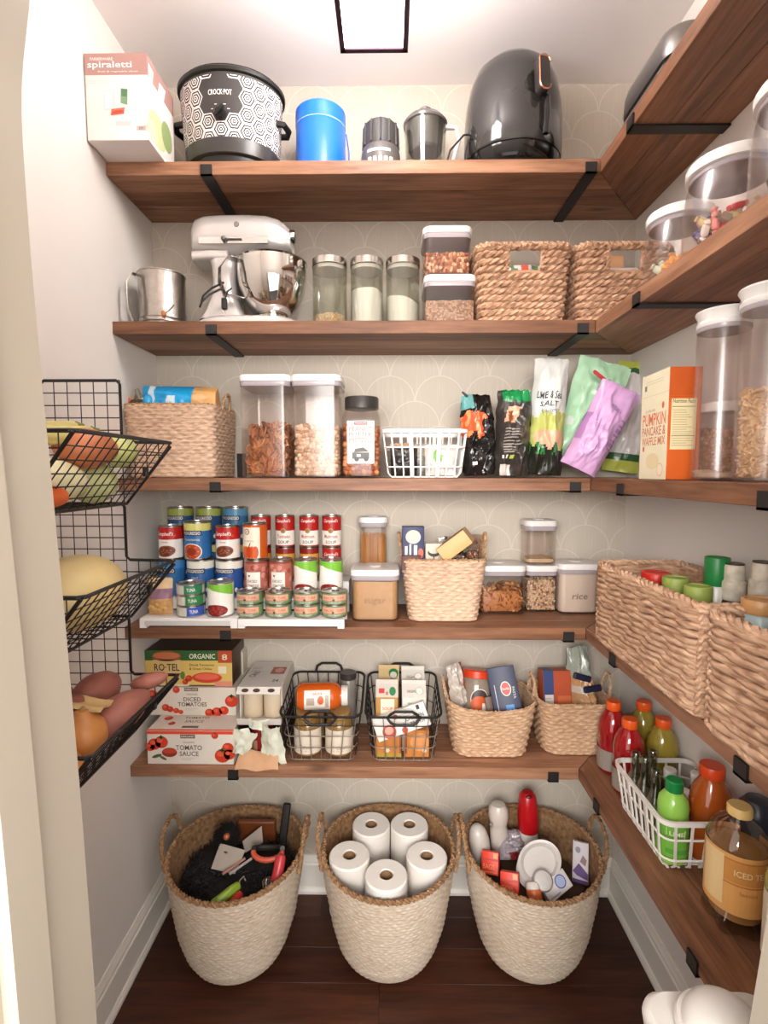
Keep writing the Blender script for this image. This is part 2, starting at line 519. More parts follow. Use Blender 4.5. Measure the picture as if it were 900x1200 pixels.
# baseboards: tall flat board, a moulded top and a shoe
def baseboard(name, p0, p1, nrm):
    prof = [(0, 0), (.026, 0), (.026, .012), (.020, .022), (.016, .024), (.016, .108), (.012, .113), (.012, .121), (.007, .131), (.004, .140), (0, .140)]
    m_ = MB(); lp = []
    for p in (p0, p1):
        lp.append([(p[0] + nrm[0] * a, p[1] + nrm[1] * a, z) for a, z in prof])
    m_.loft(lp)
    struct(m_.build(name, TRIM, angle=25))
baseboard('baseboard_left', (XL, Y_IN, 0), (XL, YB, 0), (1, 0))
baseboard('baseboard_back', (XL, YB, 0), (XR, YB, 0), (0, -1))
baseboard('baseboard_right', (XR, YB, 0), (XR, Y_IN, 0), (-1, 0))

# ------------------------------------------------------------------ shelves
WB, WD = '#8c5f43', '#573320'
TONES = [('#a2755a', '#6a452f'), ('#946649', '#5c3a27'), ('#ad7f62', '#744d36'), ('#8a5e44', '#533422')]
LEV = [('highest', S1), ('second highest', S2), ('middle', S3), ('second lowest', S4), ('lowest', S5)]
def bracket(par, side, c, depth, leg=0):
    """flat black iron bracket: upturned lip at the front, strap below, leg on the wall"""
    b_ = MB(); wd = .016; t = .005
    def bx(a0, a1, z0, z1):       # a = distance from the wall
        if side == 'back': b_.box(c - wd, c + wd, YB - a1, YB - a0, z0, z1)
        else: b_.box(XR - a1, XR - a0, c - wd, c + wd, z0, z1)
    bx(.001, depth + t, -TH - t, -TH - .0003)
    bx(depth + .0004, depth + t, -TH - t, -TH + .026)
    bx(.0005, t, -TH - t, leg - TH if leg else -TH - .0003)
    if leg: pass
    return b_.build('bracket', IRON, par, smooth=False)
for k, (nm, z) in enumerate(LEV):
    t = thing('wooden_shelf', f'{nm} of the long stained wooden shelves across the back wall', 'shelf', (0, 0, z - .0008), 0, 'back wall shelves')
    dep = YB - YF; cuts = [0, .105, .19, dep] if k % 2 == 0 else [0, .09, .2, dep]
    xi = XI - (.008 if k == 4 else 0)
    for i in range(3):
        a0, a1 = cuts[i], cuts[i + 1]
        def xe(a): return XR - (XR - xi) * a / dep - .0012
        g = .0006
        m_ = MB()
        for_l = []
        for zz, ins in ((-TH, .0012), (-TH + .0012, 0), (-.0012, 0), (0, .0012)):
            y_f, y_b = YB - a1 + g + ins, YB - a0 - g - ins
            for_l.append([(XL + .001 + ins, y_f, zz), (xe(a1) - ins, y_f, zz), (xe(a0) - ins, y_b, zz), (XL + .001 + ins, y_b, zz)])
        m_.loft(for_l)
        m_.build('plank', wood(*TONES[(i + k) % 4], 'x', i * 3 + k, .5), t, smooth=False)
    bx = [(-.522, .565), (-.52, .556), (-.52, .547), (-.50, .54), (-.487, .505)][k]
    bracket(t, 'back', bx[0], dep, .12 if k == 2 else 0); bracket(t, 'back', bx[1], dep)
for k, (nm, z) in enumerate(LEV):
    t = thing('wooden_shelf', f'{nm} of the stained wooden shelves running along the right wall', 'shelf', (0, 0, z - .0008), 0, 'right wall shelves')
    xi = XI - (.008 if k == 4 else 0)
    dep = XR - xi; cuts = [0, .085, .15, dep]
    for i in range(3):
        a0, a1 = cuts[i], cuts[i + 1]
        def ye(a): return YB - (YB - YF) * a / dep - .0012
        g = .0006; m_ = MB(); for_l = []
        for zz, ins in ((-TH, .0012), (-TH + .0012, 0), (-.0012, 0), (0, .0012)):
            x_f, x_b = XR - a1 + g + ins, XR - a0 - g - ins
            for_l.append([(x_f, Y_IN + .005 + ins, zz), (x_b, Y_IN + .005 + ins, zz), (x_b, ye(a0) - ins, zz), (x_f, ye(a1) - ins, zz)])
        m_.loft(for_l)
        m_.build('plank', wood(*TONES[(i * 2 + k + 1) % 4], 'y', i * 2 + k + 11, .5), t, smooth=False)
    for c in [(1.335, .80), (1.27, .80), (1.32, .81), (1.33, .83), (1.38, .92)][k]:
        bracket(t, 'right', c, dep)

# ------------------------------------------------------------------ lantern on the ceiling
lx0, lx1, ly0, ly1, lz0 = -.1135, .0395, 1.090, 1.243, 2.510
lt = thing('ceiling_lantern', 'square dark-framed lantern with glowing frosted panes on the ceiling', 'lamp', ((lx0 + lx1) / 2, (ly0 + ly1) / 2, lz0))
hw = (lx1 - lx0) / 2; hd = (ly1 - ly0) / 2; hz = CEIL - lz0
FRM = M('#4a3040', .4, metal=.5, var=.05)
f = MB(); q = .0055
for zz in (0, hz - .03):
    f.box(-hw, hw, -hd, -hd + 2 * q, zz, zz + 2 * q); f.box(-hw, hw, hd - 2 * q, hd, zz, zz + 2 * q)
    f.box(-hw, -hw + 2 * q, -hd, hd, zz, zz + 2 * q); f.box(hw - 2 * q, hw, -hd, hd, zz, zz + 2 * q)
for sx_ in (-1, 1):
    for sy_ in (-1, 1):
        f.box(sx_ * (hw - q) - q, sx_ * (hw - q) + q, sy_ * (hd - q) - q, sy_ * (hd - q) + q, 0, hz - .02)
f.build('frame', FRM, lt, smooth=False)
MB().box(-hw, hw, -hd, hd, hz - .02, hz - .0005).build('ceiling_plate', FRM, lt, smooth=False)
def glow(name, strength, c=(1, .955, .935, 1)):
    m = bpy.data.materials.new(name); m.use_nodes = True
    b = m.node_tree.nodes['Principled BSDF']
    b.inputs['Base Color'].default_value = (.9, .9, .88, 1)
    b.inputs['Emission Color'].default_value = c
    b.inputs['Emission Strength'].default_value = strength
    return m
GS, GB = glow('lit_frosted_pane', 19.0), glow('lit_frosted_base', 7.0)
e_ = .004
for nm, bxs in (('front_pane', (-hw + q, hw - q, -hd + e_, -hd + 2 * e_)), ('back_pane', (-hw + q, hw - q, hd - 2 * e_, hd - e_)),
                ('left_pane', (-hw + e_, -hw + 2 * e_, -hd + q, hd - q)), ('right_pane', (hw - 2 * e_, hw - e_, -hd + q, hd - q))):
    MB().box(*bxs, .008, hz - .024).build('glass_pane', GS, lt, smooth=False)
MB().box(-hw + q, hw - q, -hd + q, hd - q, .004, .007).build('bottom_pane', GB, lt, smooth=False)
# ================================================================== builders shared by many things
CLEAR = clear()
GLASS = clear('#f3f4f0', .16, .02, 'clear_glass')
def band_loops(w_, d, r, zs, n=5):
    return [[(a, b, z) for a, b in rr(w_ + 2 * g, d + 2 * g, r + g, n)] for z, g in zs]
def pop_container(label, x, y, z, w_, d, h, rotz=0, group='lidded clear food containers', print_=None, lid_c=WHITE, r=.022):
    """clear square container with a white push-button lid"""
    t = thing('food_container', label, 'container', (x, y, z), rotz, group)
    hb = h - .020; k = .0018
    m_ = MB()
    zs = [(0, -.005), (.004, 0), (hb - .012, 0)]
    zi = [(hb - .012, -k), (.004, -k), (.002, -.006)]
    m_.loft(band_loops(w_, d, r, zs + zi))
    m_.build('clear_body', CLEAR, t)
    MB().loft(band_loops(w_, d, r, [(hb - .014, .0008), (hb - .012, .0018), (hb - .001, .0018), (hb, .0008)])).build('gasket', M('#a99fa3', .25, var=.02), t)
    MB().loft(band_loops(w_, d, r, [(hb, .001), (hb + .001, .003), (h - .004, .003), (h - .001, .001), (h, -.004)])).build('lid', lid_c, t)
    MB().lathe([(.019, 0), (.019, .0016), (.017, .0026)], 20).build('button', WHITE, t, loc=(0, 0, h + .0003))
    if print_: print_(t)
    return t
def ball_geo(nu=7, nv=4):
    b = MB().ball((0, 0, 0), 1, nu=nu, nv=nv); return np.array(b.v), b.f
def ring_geo(R=.62, r=.38, n=9, m=5):
    V = []; Fa = []
    for i in range(n):
        for j in range(m):
            a, b_ = 2 * pi * i / n, 2 * pi * j / m
            V.append(((R + r * cos(b_)) * cos(a), (R + r * cos(b_)) * sin(a), r * sin(b_)))
            Fa.append((i * m + j, ((i + 1) % n) * m + j, ((i + 1) % n) * m + (j + 1) % m, i * m + (j + 1) % m))
    return np.array(V), Fa
def curl_geo():
    b = MB(); b.grid(lambda u, v: ((u - .5) * 2, (v - .5) * 1.2 + .25 * sin(u * 5), .35 * cos((u - .5) * 3) + .3 * (v - .5) ** 2), 6, 2)
    b.grid(lambda u, v: ((u - .5) * 2, (v - .5) * 1.2 + .25 * sin(u * 5), .35 * cos((u - .5) * 3) + .3 * (v - .5) ** 2 - .12), 6, 2, flip=True)
    return np.array(b.v), b.f
def pretzel_geo():
    b = MB(); pts = []
    for i in range(26):
        a = 2 * pi * i / 26
        pts.append((.75 * sin(a) * (1 + .25 * cos(2 * a)), .6 * cos(a) - .1 + .25 * cos(2 * a), .1 * sin(3 * a)))
    b.tube(pts, .16, 5, closed=True)
    b.tube([(-.7, -.1, .05), (0, .25, .16), (.55, -.45, .06)], .15, 5)
    b.tube([(.7, -.1, .05), (0, .2, .08), (-.55, -.45, .02)], .15, 5)
    return np.array(b.v), b.f
def stick_geo():
    b = MB(); b.tube([(0, 0, -1), (0, 0, 1)], .06, 4); return np.array([p for p in b.v]), [f for f in b.f]
SHAPES = {'nut': ball_geo(8, 5), 'bead': ball_geo(6, 4), 'ring': ring_geo(), 'curl': curl_geo(), 'pretzel': pretzel_geo()}
def rot_np(a):
    cx, cy, cz = np.cos(a); sx, sy, sz = np.sin(a)
    return np.array([[cy * cz, -cy * sz, sy], [cx * sz + sx * sy * cz, cx * cz - sx * sy * sz, -sx * cy], [sx * sz - cx * sy * cz, sx * cz + cx * sy * sz, cx * cy]])
def heap(label, cat, x, y, z, w_, d, h, shape, size, mats, sq=(1, 1, 1), rotz=0, seed=1, name='contents', dens=1.0, roundc=False, tilt=.9, lift=.6, core=None, rng=None):
    """a container's loose filling: a core block and loose pieces over its front, sides and top (nobody could count it)"""
    r = np.random.RandomState(seed); V0, F0 = SHAPES[shape]; V0 = V0 * np.array(sq)
    b = MB(); s_ = size
    def topz(px, py): return h * (1 + .0) + lift * s_ * (noise.noise(Vector((px * 14 + seed, py * 14, seed))) * 1.6)
    ins = s_ * .9
    if roundc: b.lathe([(w_ / 2 - ins, .001), (w_ / 2 - ins, h - s_), (.001, h - s_ * .6)], 20)
    else: b.rbox(w_ - 2 * ins, d - 2 * ins, max(.002, h - s_), r=.01, bev=.003, z=.001)
    step = s_ * 1.25 / dens; P = []
    if roundc:
        R = w_ / 2 - s_ * .95
        for k in range(max(1, int(h / step))):
            nn = max(3, int(2 * pi * R / step))
            for i in range(nn):
                a = 2 * pi * (i + .5 * (k % 2)) / nn
                if sin(a) > .5: continue
                P.append((R * cos(a), R * sin(a), s_ * .8 + k * step))
        for i in range(int((w_ / step) ** 2)):
            a = r.rand() * 2 * pi; q = R * sqrt(r.rand()); P.append((q * cos(a), q * sin(a), None))
    else:
        nx = max(2, int(w_ / step)); ny = max(2, int(d / step))
        for k in range(max(1, int(h / step))):
            zz = s_ * .8 + k * step
            for i in range(nx): P.append((-w_ / 2 + s_ + (w_ - 2 * s_) * (i + .5 * (k % 2)) / nx, -d / 2 + s_, zz))
            for i in range(ny):
                for e_ in (-1, 1): P.append((e_ * (w_ / 2 - s_), -d / 2 + s_ + (d - 2 * s_) * (i + .5 * (k % 2)) / ny, zz))
        for i in range(nx):
            for j in range(ny): P.append((-w_ / 2 + s_ + (w_ - 2 * s_) * i / max(1, nx - 1), -d / 2 + s_ + (d - 2 * s_) * j / max(1, ny - 1), None))
    nm = len(mats)
    for p in P:
        px, py = p[0] + (r.rand() - .5) * s_ * .6, p[1] + (r.rand() - .5) * s_ * .5
        lim = topz(px, py)
        pz = lim - s_ * .5 if p[2] is None else p[2] + (r.rand() - .5) * s_ * .6
        if pz > lim: continue
        pz = max(pz, s_ * .85)
        A = rot_np((r.rand(3) - .5) * 2 * pi * tilt) * (s_ * (.8 + .35 * r.rand()))
        V = V0 @ A.T
        lx, ly = w_ / 2 - np.abs(V[:, 0]).max() - .0008, d / 2 - np.abs(V[:, 1]).max() - .0008
        if roundc:
            q = sqrt(px * px + py * py); mx = w_ / 2 - np.sqrt((V[:, :2] ** 2).sum(1)).max() - .0008
            if q > mx: px, py = px * mx / q, py * mx / q
        else: px, py = max(-lx, min(lx, px)), max(-ly, min(ly, py))
        pz = max(pz, -V[:, 2].min() + .0005)
        b.arrays(V + np.array([px, py, pz]), F0, r.randint(0, nm))
    o = b.build(name, mats, None, angle=179 if shape in ('nut', 'bead', 'ring', 'pretzel') else 60, loc=(x, y, z), rot=(0, 0, rotz))
    return tag(o, label, cat, None, 'stuff')
def powder(label, cat, x, y, z, w_, d, h, mat, roundc=False, seed=1, amp=.006, slope=0, r=.02, name='contents'):
    b = MB(); loop = [(cos(2 * pi * i / 32) * w_ / 2, sin(2 * pi * i / 32) * w_ / 2) for i in range(32)] if roundc else rr(w_, d, r, 6)
    lp = [[(p[0] * .97, p[1] * .97, .0006) for p in loop], [(p[0], p[1], .004) for p in loop]]
    for q in (1, .85, .65, .45, .25, .08):
        lp.append([(p[0] * q, p[1] * q, h + amp * 2 * noise.noise(Vector((p[0] * q * 25 + seed, p[1] * q * 25, seed))) + slope * p[0] * q) for p in loop])
    b.loft(lp)
    o = b.build(name, mat, None, loc=(x, y, z))
    return tag(o, label, cat, None, 'stuff')

def woven(w0, d0, w1, d1, h, rad, rows, stitch, amp, thick=.006, z=0, dip=None, belly=0, oval=False, rseg=3):
    """wall of a basket: every stitch of the weave stands out of the surface"""
    cols = int((2 * (w1 + d1) if not oval else pi * (w1 + d1) / 2) / stitch); cols += cols % 2
    N = cols * 3
    base = [(.5 * cos(2 * pi * i / 90), .5 * sin(2 * pi * i / 90)) for i in range(90)] if oval else None
    def loop(f):
        w_, d = w0 + (w1 - w0) * f, d0 + (d1 - d0) * f
        if oval: return even_loop([(a * w_, b * d) for a, b in base], N)
        return even_loop(rr(w_, d, rad, 6), N)
    b = MB(); out = []; R = rows * rseg
    for j in range(R + 1):
        f = j / R; X, Nn, _ = loop(f + belly * sin(pi * f)); rowf = f * rows; k = int(min(rowf, rows - .001)); sj = abs(sin(pi * rowf))
        l = []
        for i in range(N):
            c = cos(2 * pi * (i / 3) / 2 + pi * k)
            dsp = amp * sj * (.55 + .45 * c)
            zz = h * f + (dip(X[i][0], X[i][1]) * f if dip else 0)
            l.append((X[i][0] + Nn[i][0] * dsp, X[i][1] + Nn[i][1] * dsp, z + zz))
        out.append(l)
    inn = []
    for f in (1, .66, .33, .02):
        X, Nn, _ = loop(f + belly * sin(pi * f))
        inn.append([(X[i][0] - Nn[i][0] * thick, X[i][1] - Nn[i][1] * thick, z + h * f + (dip(X[i][0], X[i][1]) * f if dip else 0)) for i in range(N)])
    b.loft(out + inn)
    X, Nn, per = loop(1.0)
    rim = [(X[i][0] - Nn[i][0] * thick / 2, X[i][1] - Nn[i][1] * thick / 2, z + h + (dip(X[i][0], X[i][1]) if dip else 0)) for i in range(0, N, 2)]
    return b, rim, per
def rope(mb, pts, r, twist=.03, n=6, closed=True, strands=2):
    """twisted cord along a path"""
    P = [Vector(p) for p in pts]; m = len(P); acc = 0
    res = [[] for _ in range(strands)]
    for i in range(m):
        t = (P[(i + 1) % m] - P[i - 1]) if closed else (P[min(i + 1, m - 1)] - P[max(0, i - 1)])
        t.normalize(); a = Vector((0, 0, 1)) if abs(t.z) < .8 else Vector((0, 1, 0)); a = (a - t * a.dot(t)).normalized(); c = t.cross(a)
        if i: acc += (P[i] - P[i - 1]).length
        for s_ in range(strands):
            ph = 2 * pi * acc / twist + 2 * pi * s_ / strands
            res[s_].append(P[i] + (a * cos(ph) + c * sin(ph)) * r * .5)
    for l in res: mb.tube(l, r * .62, n, closed=closed)
    return mb
def dense(pts, step, closed=True):
    P = [Vector(p) for p in pts]; out = []; m = len(P)
    for i in range(m if closed else m - 1):
        a, b = P[i], P[(i + 1) % m]; k = max(1, int((b - a).length / step))
        out += [a + (b - a) * q / k for q in range(k)]
    if not closed: out.append(P[-1])
    return out
def twined(w0, d0, w1, d1, h, rad, rows, period, r, wob, seed=1):
    """wall of thick plaited strands laid round and round"""
    rn = random.Random(seed); b = MB()
    for k in range(rows):
        f = (k + .5) / rows; w_, d = w0 + (w1 - w0) * f, d0 + (d1 - d0) * f
        per = 2 * (w_ + d); n = int(per / period); N = n * 8
        X, Nn, _ = even_loop(rr(w_, d, rad, 6), N)
        ph0 = rn.random() * 6.28; rw = [rn.uniform(-.0016, .0016) for _ in range(n + 1)]
        for s_ in (0, pi):
            pts = []
            for i in range(N):
                th = 2 * pi * i / 8 + s_ + ph0
                j = wob * cos(th); z = h * f + wob * .8 * sin(th) + rw[i // 8]
                pts.append((X[i][0] + Nn[i][0] * j, X[i][1] + Nn[i][1] * j, z))
            rad_ = [r * (1 + .18 * noise.noise(Vector((i * .37, k * 3.1, s_ + seed)))) for i in range(N)]
            b.tube(pts, rad_ + rad_[:1] if False else rad_, 5, closed=True)
    return b
def arc(p0, p1, hgt, n=14, out=(0, 0)):
    """a looped handle from p0 to p1 rising hgt"""
    res = []
    for i in range(n + 1):
        a = pi * i / n; q = (1 - cos(a)) / 2
        res.append((p0[0] + (p1[0] - p0[0]) * q + out[0] * sin(a), p0[1] + (p1[1] - p0[1]) * q + out[1] * sin(a), p0[2] + (p1[2] - p0[2]) * q + hgt * sin(a) ** .75))
    return res
SEA = straw('#e3c3a8', '#a9866c', 55, (1, 1, 4))
SEA_RIM = straw('#c7a27c', '#86613f', 80, (1, 1, 1))
HYA = straw('#d3ab8c', '#8c654a', 38, (1, 1, 3))
HYA2 = straw('#dcb899', '#966d52', 26, (1, 1, 5))

def carton(name, label, cat, x, y, z, w_, d, h, col, rotz=0, rot=None, group=None, r=.0015, bev=.001, rough=.45):
    t = thing(name, label, cat, (x, y, z), rotz, group, rot)
    MB().rbox(w_, d, h, r=r, bev=bev, n=2).build('box_body', M(col, rough, var=.02), t, angle=30)
    return t

# ================================================================== top shelf, back wall
t = carton('slicer_box', 'white slicer box with a mauve top band overhanging the top shelf corner', 'box', -.7235, 1.510, S1, .165, .165, .217, '#ece4e0')
p = Print(front(.0825))
p.rect('#b58c84', -.0825, .163, .0825, .217)
p.text('#f3e9e6', 'FARBERWARE', -.037, .203, .007, lv=2)
p.text('#ffffff', 'spiraletti', -.016, .187, .021, width=.118, lv=2)
p.text('#f0e2de', 'fruit & vegetable slicer', .006, .1715, .005, width=.107, lv=2)
p.rect('#d9d2cf', -.076, .148, .02, .1495); p.rect('#d9d2cf', -.076, .142, -.02, .1435)
p.rect('#dcd6d3', -.035, .075, -.005, .125, lv=1); p.rect('#efe9e6', -.032, .08, -.012, .122, lv=2)
p.poly('#7fa37c', [(.010, .093), (.028, .088), (.030, .128), (.012, .130)], 3)
p.poly('#55815a', [(.013, .110), (.027, .108), (.029, .126), (.013, .128)], 4)
p.poly('#e8694f', [(-.018, .062), (.018, .066), (.020, .082), (-.015, .078)], 3)
p.poly('#c94a36', [(-.013, .066), (.014, .069), (.015, .076), (-.011, .073)], 4)
p.rect('#dbcfcb', -.005, .036, .035, .048); p.rect('#d0bcb8', .05, .024, .074, .036); p.text('#8c6f6c', 'SPI', .062, .030, .007, lv=2)
p.build('printed_front', t)
p = Print(side_r(.0825))
p.rect('#b58c84', -.0825, .163, .0825, .217); p.poly('#f2ebe8', [(-.075, .128), (-.055, .160), (-.045, .195), (-.075, .20)], 2); p.poly('#f2ebe8', [(-.03, .135), (.01, .15), (.03, .20), (-.01, .196)], 2)
p.ell('#c9cf9a', -.03, .055, .055, .045, n=14); p.ell('#8ea36a', .03, .075, .035, .04, n=14, lv=2); p.ell('#e3dfb4', -.06, .035, .03, .028, n=12, lv=3)
p.build('printed_side', t)

# slow cooker
cx = at(272.5, 150, 1.63).x
t = thing('slow_cooker', 'black slow cooker with a white nested hexagon print and side handles', 'slow cooker', (cx, 1.632, S1))
SYK = .80
MB().lathe([(.118, 0), (.122, .004), (.122, .030)], 40, sy=SYK).build('base', BLACK, t)
MB().lathe([(.128, .026), (.134, .029), (.138, .045), (.150, .225), (.150, .236), (.135, .236)], 56, sy=SYK).build('body', M('#3a3735', .35, var=.05), t)
MB().lathe([(.146, .232), (.158, .236), (.159, .245), (.152, .250), (.140, .250)], 56, sy=SYK).build('rim', BLACK, t)
MB().lathe([(.150, .250), (.148, .256), (.12, .272), (.07, .284), (.001, .288)], 48, sy=SYK).build('lid', M('#2e2a2a', .12, var=.03), t)
def cook(u, v, l):
    r_ = .138 + .012 * (v - .045) / .18 + l
    a = u / .146
    return (r_ * sin(a), -r_ * cos(a) * SYK, v)
p = Print(cook, .0006); p.rough = .75
hs = .0255
def hexa(cu, cv, R): return [(cu + R * cos(pi / 3 * k), cv + R * sin(pi / 3 * k)) for k in range(6)]
def cliphex(pts, lo, hi):
    for z_, sg in ((lo, 1), (hi, -1)):
        o_ = []
        for i in range(len(pts)):
            a, b = pts[i], pts[(i + 1) % len(pts)]; da, db = (a[1] - z_) * sg, (b[1] - z_) * sg
            if da >= 0: o_.append(a)
            if (da < 0) != (db < 0): q = da / (da - db); o_.append((a[0] + (b[0] - a[0]) * q, a[1] + (b[1] - a[1]) * q))
        pts = o_
        if len(pts) < 3: return []
    return pts
for i in range(-9, 10):
    for j in range(0, 7):
        cu, cv = i * hs * 1.5, .040 + j * hs * 1.732 + (i % 2) * hs * .866
        if abs(i) <= 1 and 2 <= j + (i % 2) * .5 <= 4.2: continue
        if i == 0 and j == 5: continue
        for q, (k, c) in enumerate(((1.0, '#efe8e6'), (.86, '#37302f'), (.68, '#efe8e6'), (.54, '#37302f'), (.37, '#efe8e6'), (.23, '#37302f'), (.1, '#efe8e6'))):
            pl = cliphex(hexa(cu, cv, hs * .985 * k), .066, .226)
            if pl: p.poly(c, pl, 1 + q * .35)
p.text('#f5f0ee', 'CROCK·POT', 0, .180, .014, width=.066, lv=3)
for a in (150, 118, 62, 30, 5): p.rect('#e8e2e0', .027 * cos(radians(a)) - .0035, .122 + .03 * sin(radians(a)) - .001, .027 * cos(radians(a)) + .0035, .122 + .03 * sin(radians(a)) + .001, lv=3)
p.build('hexagon_print', t)
kb = MB().lathe([(.017, 0), (.017, .006), (.013, .012), (.001, .012)], 20); kb.box(-.004, .004, -.018, .018, .011, .020)
kb.build('control_knob', BLACK, t, loc=(0, -.1445 * SYK, .122), rot=(pi / 2, .7, 0))
for s_ in (-1, 1):
    MB().tube([(s_ * .140, -.03, .150), (s_ * .160, -.028, .148), (s_ * .170, 0, .146), (s_ * .160, .028, .148), (s_ * .140, .03, .150)], .009, 8).build('handle', BLACK, t)

# blue canister
cx, _, w_, hh = span(345, 403, 124, 1.62, z=S1)
t = thing('blue_canister', 'bright blue lidded canister with a wire bail on the top shelf', 'canister', (cx, 1.655, S1))
BLU = M('#1668cf', .3, var=.03); r_ = w_ / 2 * 1.02
MB().lathe([(r_ - .004, 0), (r_, .004), (r_, hh - .052), (r_ - .001, hh - .050)], 40).build('body', BLU, t)
MB().lathe([(r_ - .002, hh - .050), (r_ + .001, hh - .047), (r_ + .001, hh - .008), (r_ - .006, hh - .001), (.001, hh + .002)], 40).build('lid', BLU, t)
p = Print(around(r_)); p.rect('#9cc4f2', -.11, hh - .0515, .11, hh - .049, n=40, lv=4)
p.text('#8fb9f0', 'ICE CREAM', -.002, .022, .008, lv=2); p.build('printed_band', t)
MB().tube([(r_ + .002, 0, hh - .06), (r_ + .010, 0, .10), (r_ + .010, -.01, .03), (r_ + .003, -.012, .024)], .0022, 6).build('wire_bail', M('#2a5a9e', .3, metal=.5), t)

# blender motor base
cx, _, w_, hh = span(421, 471, 142, 1.61, z=S1)
t = thing('blender_base', 'small dark grey blender motor base with a row of buttons on the top shelf', 'blender base', (cx, 1.635, S1)); r_ = w_ / 2
DG = M('#57524f', .35, var=.05)
MB().lathe([(r_ - .006, 0), (r_, .006), (r_, .03), (r_ * .92, .075), (r_ * .86, .088), (.001, .088)], 32).build('body', DG, t)
cg = MB().lathe([(r_ * .80, .088), (r_ * .84, .094), (r_ * .82, hh - .008), (r_ * .7, hh), (.001, hh)], 24)
for k in range(12):
    a = 2 * pi * k / 12; cg.tube([(r_ * .84 * cos(a), r_ * .84 * sin(a), .092), (r_ * .80 * cos(a), r_ * .80 * sin(a), hh - .006)], .004, 5)
cg.build('collar', M('#3d3938', .5, var=.05), t)
p = Print(around(r_ * .94)); p.rect('#d8d2cd', -.040, .058, .030, .066, n=10, lv=6); p.build('silver_band', t)
for k in range(5):
    a = (k - 2) * .26
    MB().rbox(.012, .008, .022, r=.003, bev=.002).build('button', M('#b5aca6', .35), t, loc=((r_ - .001) * sin(a), -(r_ - .001) * cos(a), .020), rot=(0, 0, a))

# clear pitcher
cx, _, w_, hh = span(476, 522, 112, 1.63, z=S1)
t = thing('clear_pitcher', 'clear plastic pitcher with dark strainer lid and looped handle', 'pitcher', (cx, 1.645, S1)); r_ = .062
m_ = MB().lathe([(.052, 0), (.056, .003), (r_, .10), (r_ + .003, .165), (r_ + .001, .165), (r_ - .002, .10), (.053, .006), (.001, .005)], 36)
m_.build('clear_jug', GLASS, t)
MB().lathe([(r_ - .018, .088), (r_ - .012, .094), (r_ - .004, .163), (r_ - .008, .163)], 28).build('strainer', M('#4b4745', .3, var=.05), t)
MB().lathe([(r_ + .004, .163), (r_ + .005, .170), (r_ - .006, .183), (.03, .197), (.020, .199), (.018, .203), (.020, .212), (.012, .219), (.001, .220)], 32).build('lid', M('#5a5553', .25, var=.05), t)
MB().tube([(r_ - .002, -.01, .158), (r_ + .030, -.012, .155), (r_ + .040, -.012, .12), (r_ + .022, -.012, .06), (r_ - .006, -.01, .035)], [.007, .007, .006, .006, .007], 8).build('handle', M('#c9c3bf', .15, var=.02), t)

# air fryer
cx = at(601, 150, 1.64).x
t = thing('air_fryer', 'big glossy black egg-shaped air fryer with a copper-edged handle', 'air fryer', (cx, 1.645, S1))
FRY = M('#2c2927', .13, var=.03, coat=.4)
MB().lathe([(.142, .052), (.1445, .056), (.1455, .10), (.1445, .16), (.140, .21), (.130, .26), (.112, .302), (.086, .326), (.05, .339), (.001, .343)], 64, sy=.93).build('body', FRY, t)
MB().lathe([(.112, 0), (.120, .003), (.134, .022), (.1405, .049), (.138, .052), (.12, .052)], 64, sy=.93).build('base', M('#12100f', .12, var=.03), t)
hd_ = MB(); ang = .30; 
for (a, b, dd, zz0, zz1) in ((.0165, .0165, .0, .0, .0),):
    lp = []
    for dep, ins in ((0, 0), (.022, 0), (.026, .003)):
        lp.append([(u * (1 - ins / .02), -dep, v) for u, v in rr(.036, .098, .017, 6)])
    hd_.loft(lp)
hm = Matrix.Translation((.148 * sin(ang), -.139 * cos(ang), .205)) @ Matrix.Rotation(ang, 4, 'Z') @ Matrix.Rotation(-.10, 4, 'X')
h_ = hd_.build('handle', M('#2a2523', .3, var=.03), t); h_.matrix_local = hm
MB().tube([(u * .93, -.0255, v * .98) for u, v in rr(.036, .098, .017, 6) if v < .0465], .0021, 6, closed=False).build('copper_trim', M('#d98e6c', .25, metal=.7), h_)
MB().lathe([(.02, 0), (.024, .008), (.024, .012)], 20).build('handle_mount', BLACK, h_, loc=(-.015, .018, -.005), rot=(pi / 2, 0, 0))
MB().tube([(.062, -.135, .06), (.066, -.135, .11), (.064, -.132, .16)], .009, 6).build('latch_strip', M('#1a1716', .2), t)
# its flex
c0 = at(560, 148, 1.60)
MB().tube([(c0.x, 1.70, S1 + .10), (c0.x - .015, 1.60, S1 + .115), (c0.x - .045, 1.575, S1 + .098), (c0.x - .085, 1.565, S1 + .05), (c0.x - .098, 1.563, S1 + .0035)], .0028, 6).build('power_cord', BLACK, t, loc=(-cx, -1.645, -S1))
MB().tube([(c0.x - .005, 1.62, S1 + .10), (c0.x - .03, 1.585, S1 + .09), (c0.x - .040, 1.57, S1 + .04), (c0.x - .042, 1.56, S1 + .0035)], .0028, 6).build('power_cord', BLACK, t, loc=(-cx, -1.645, -S1))

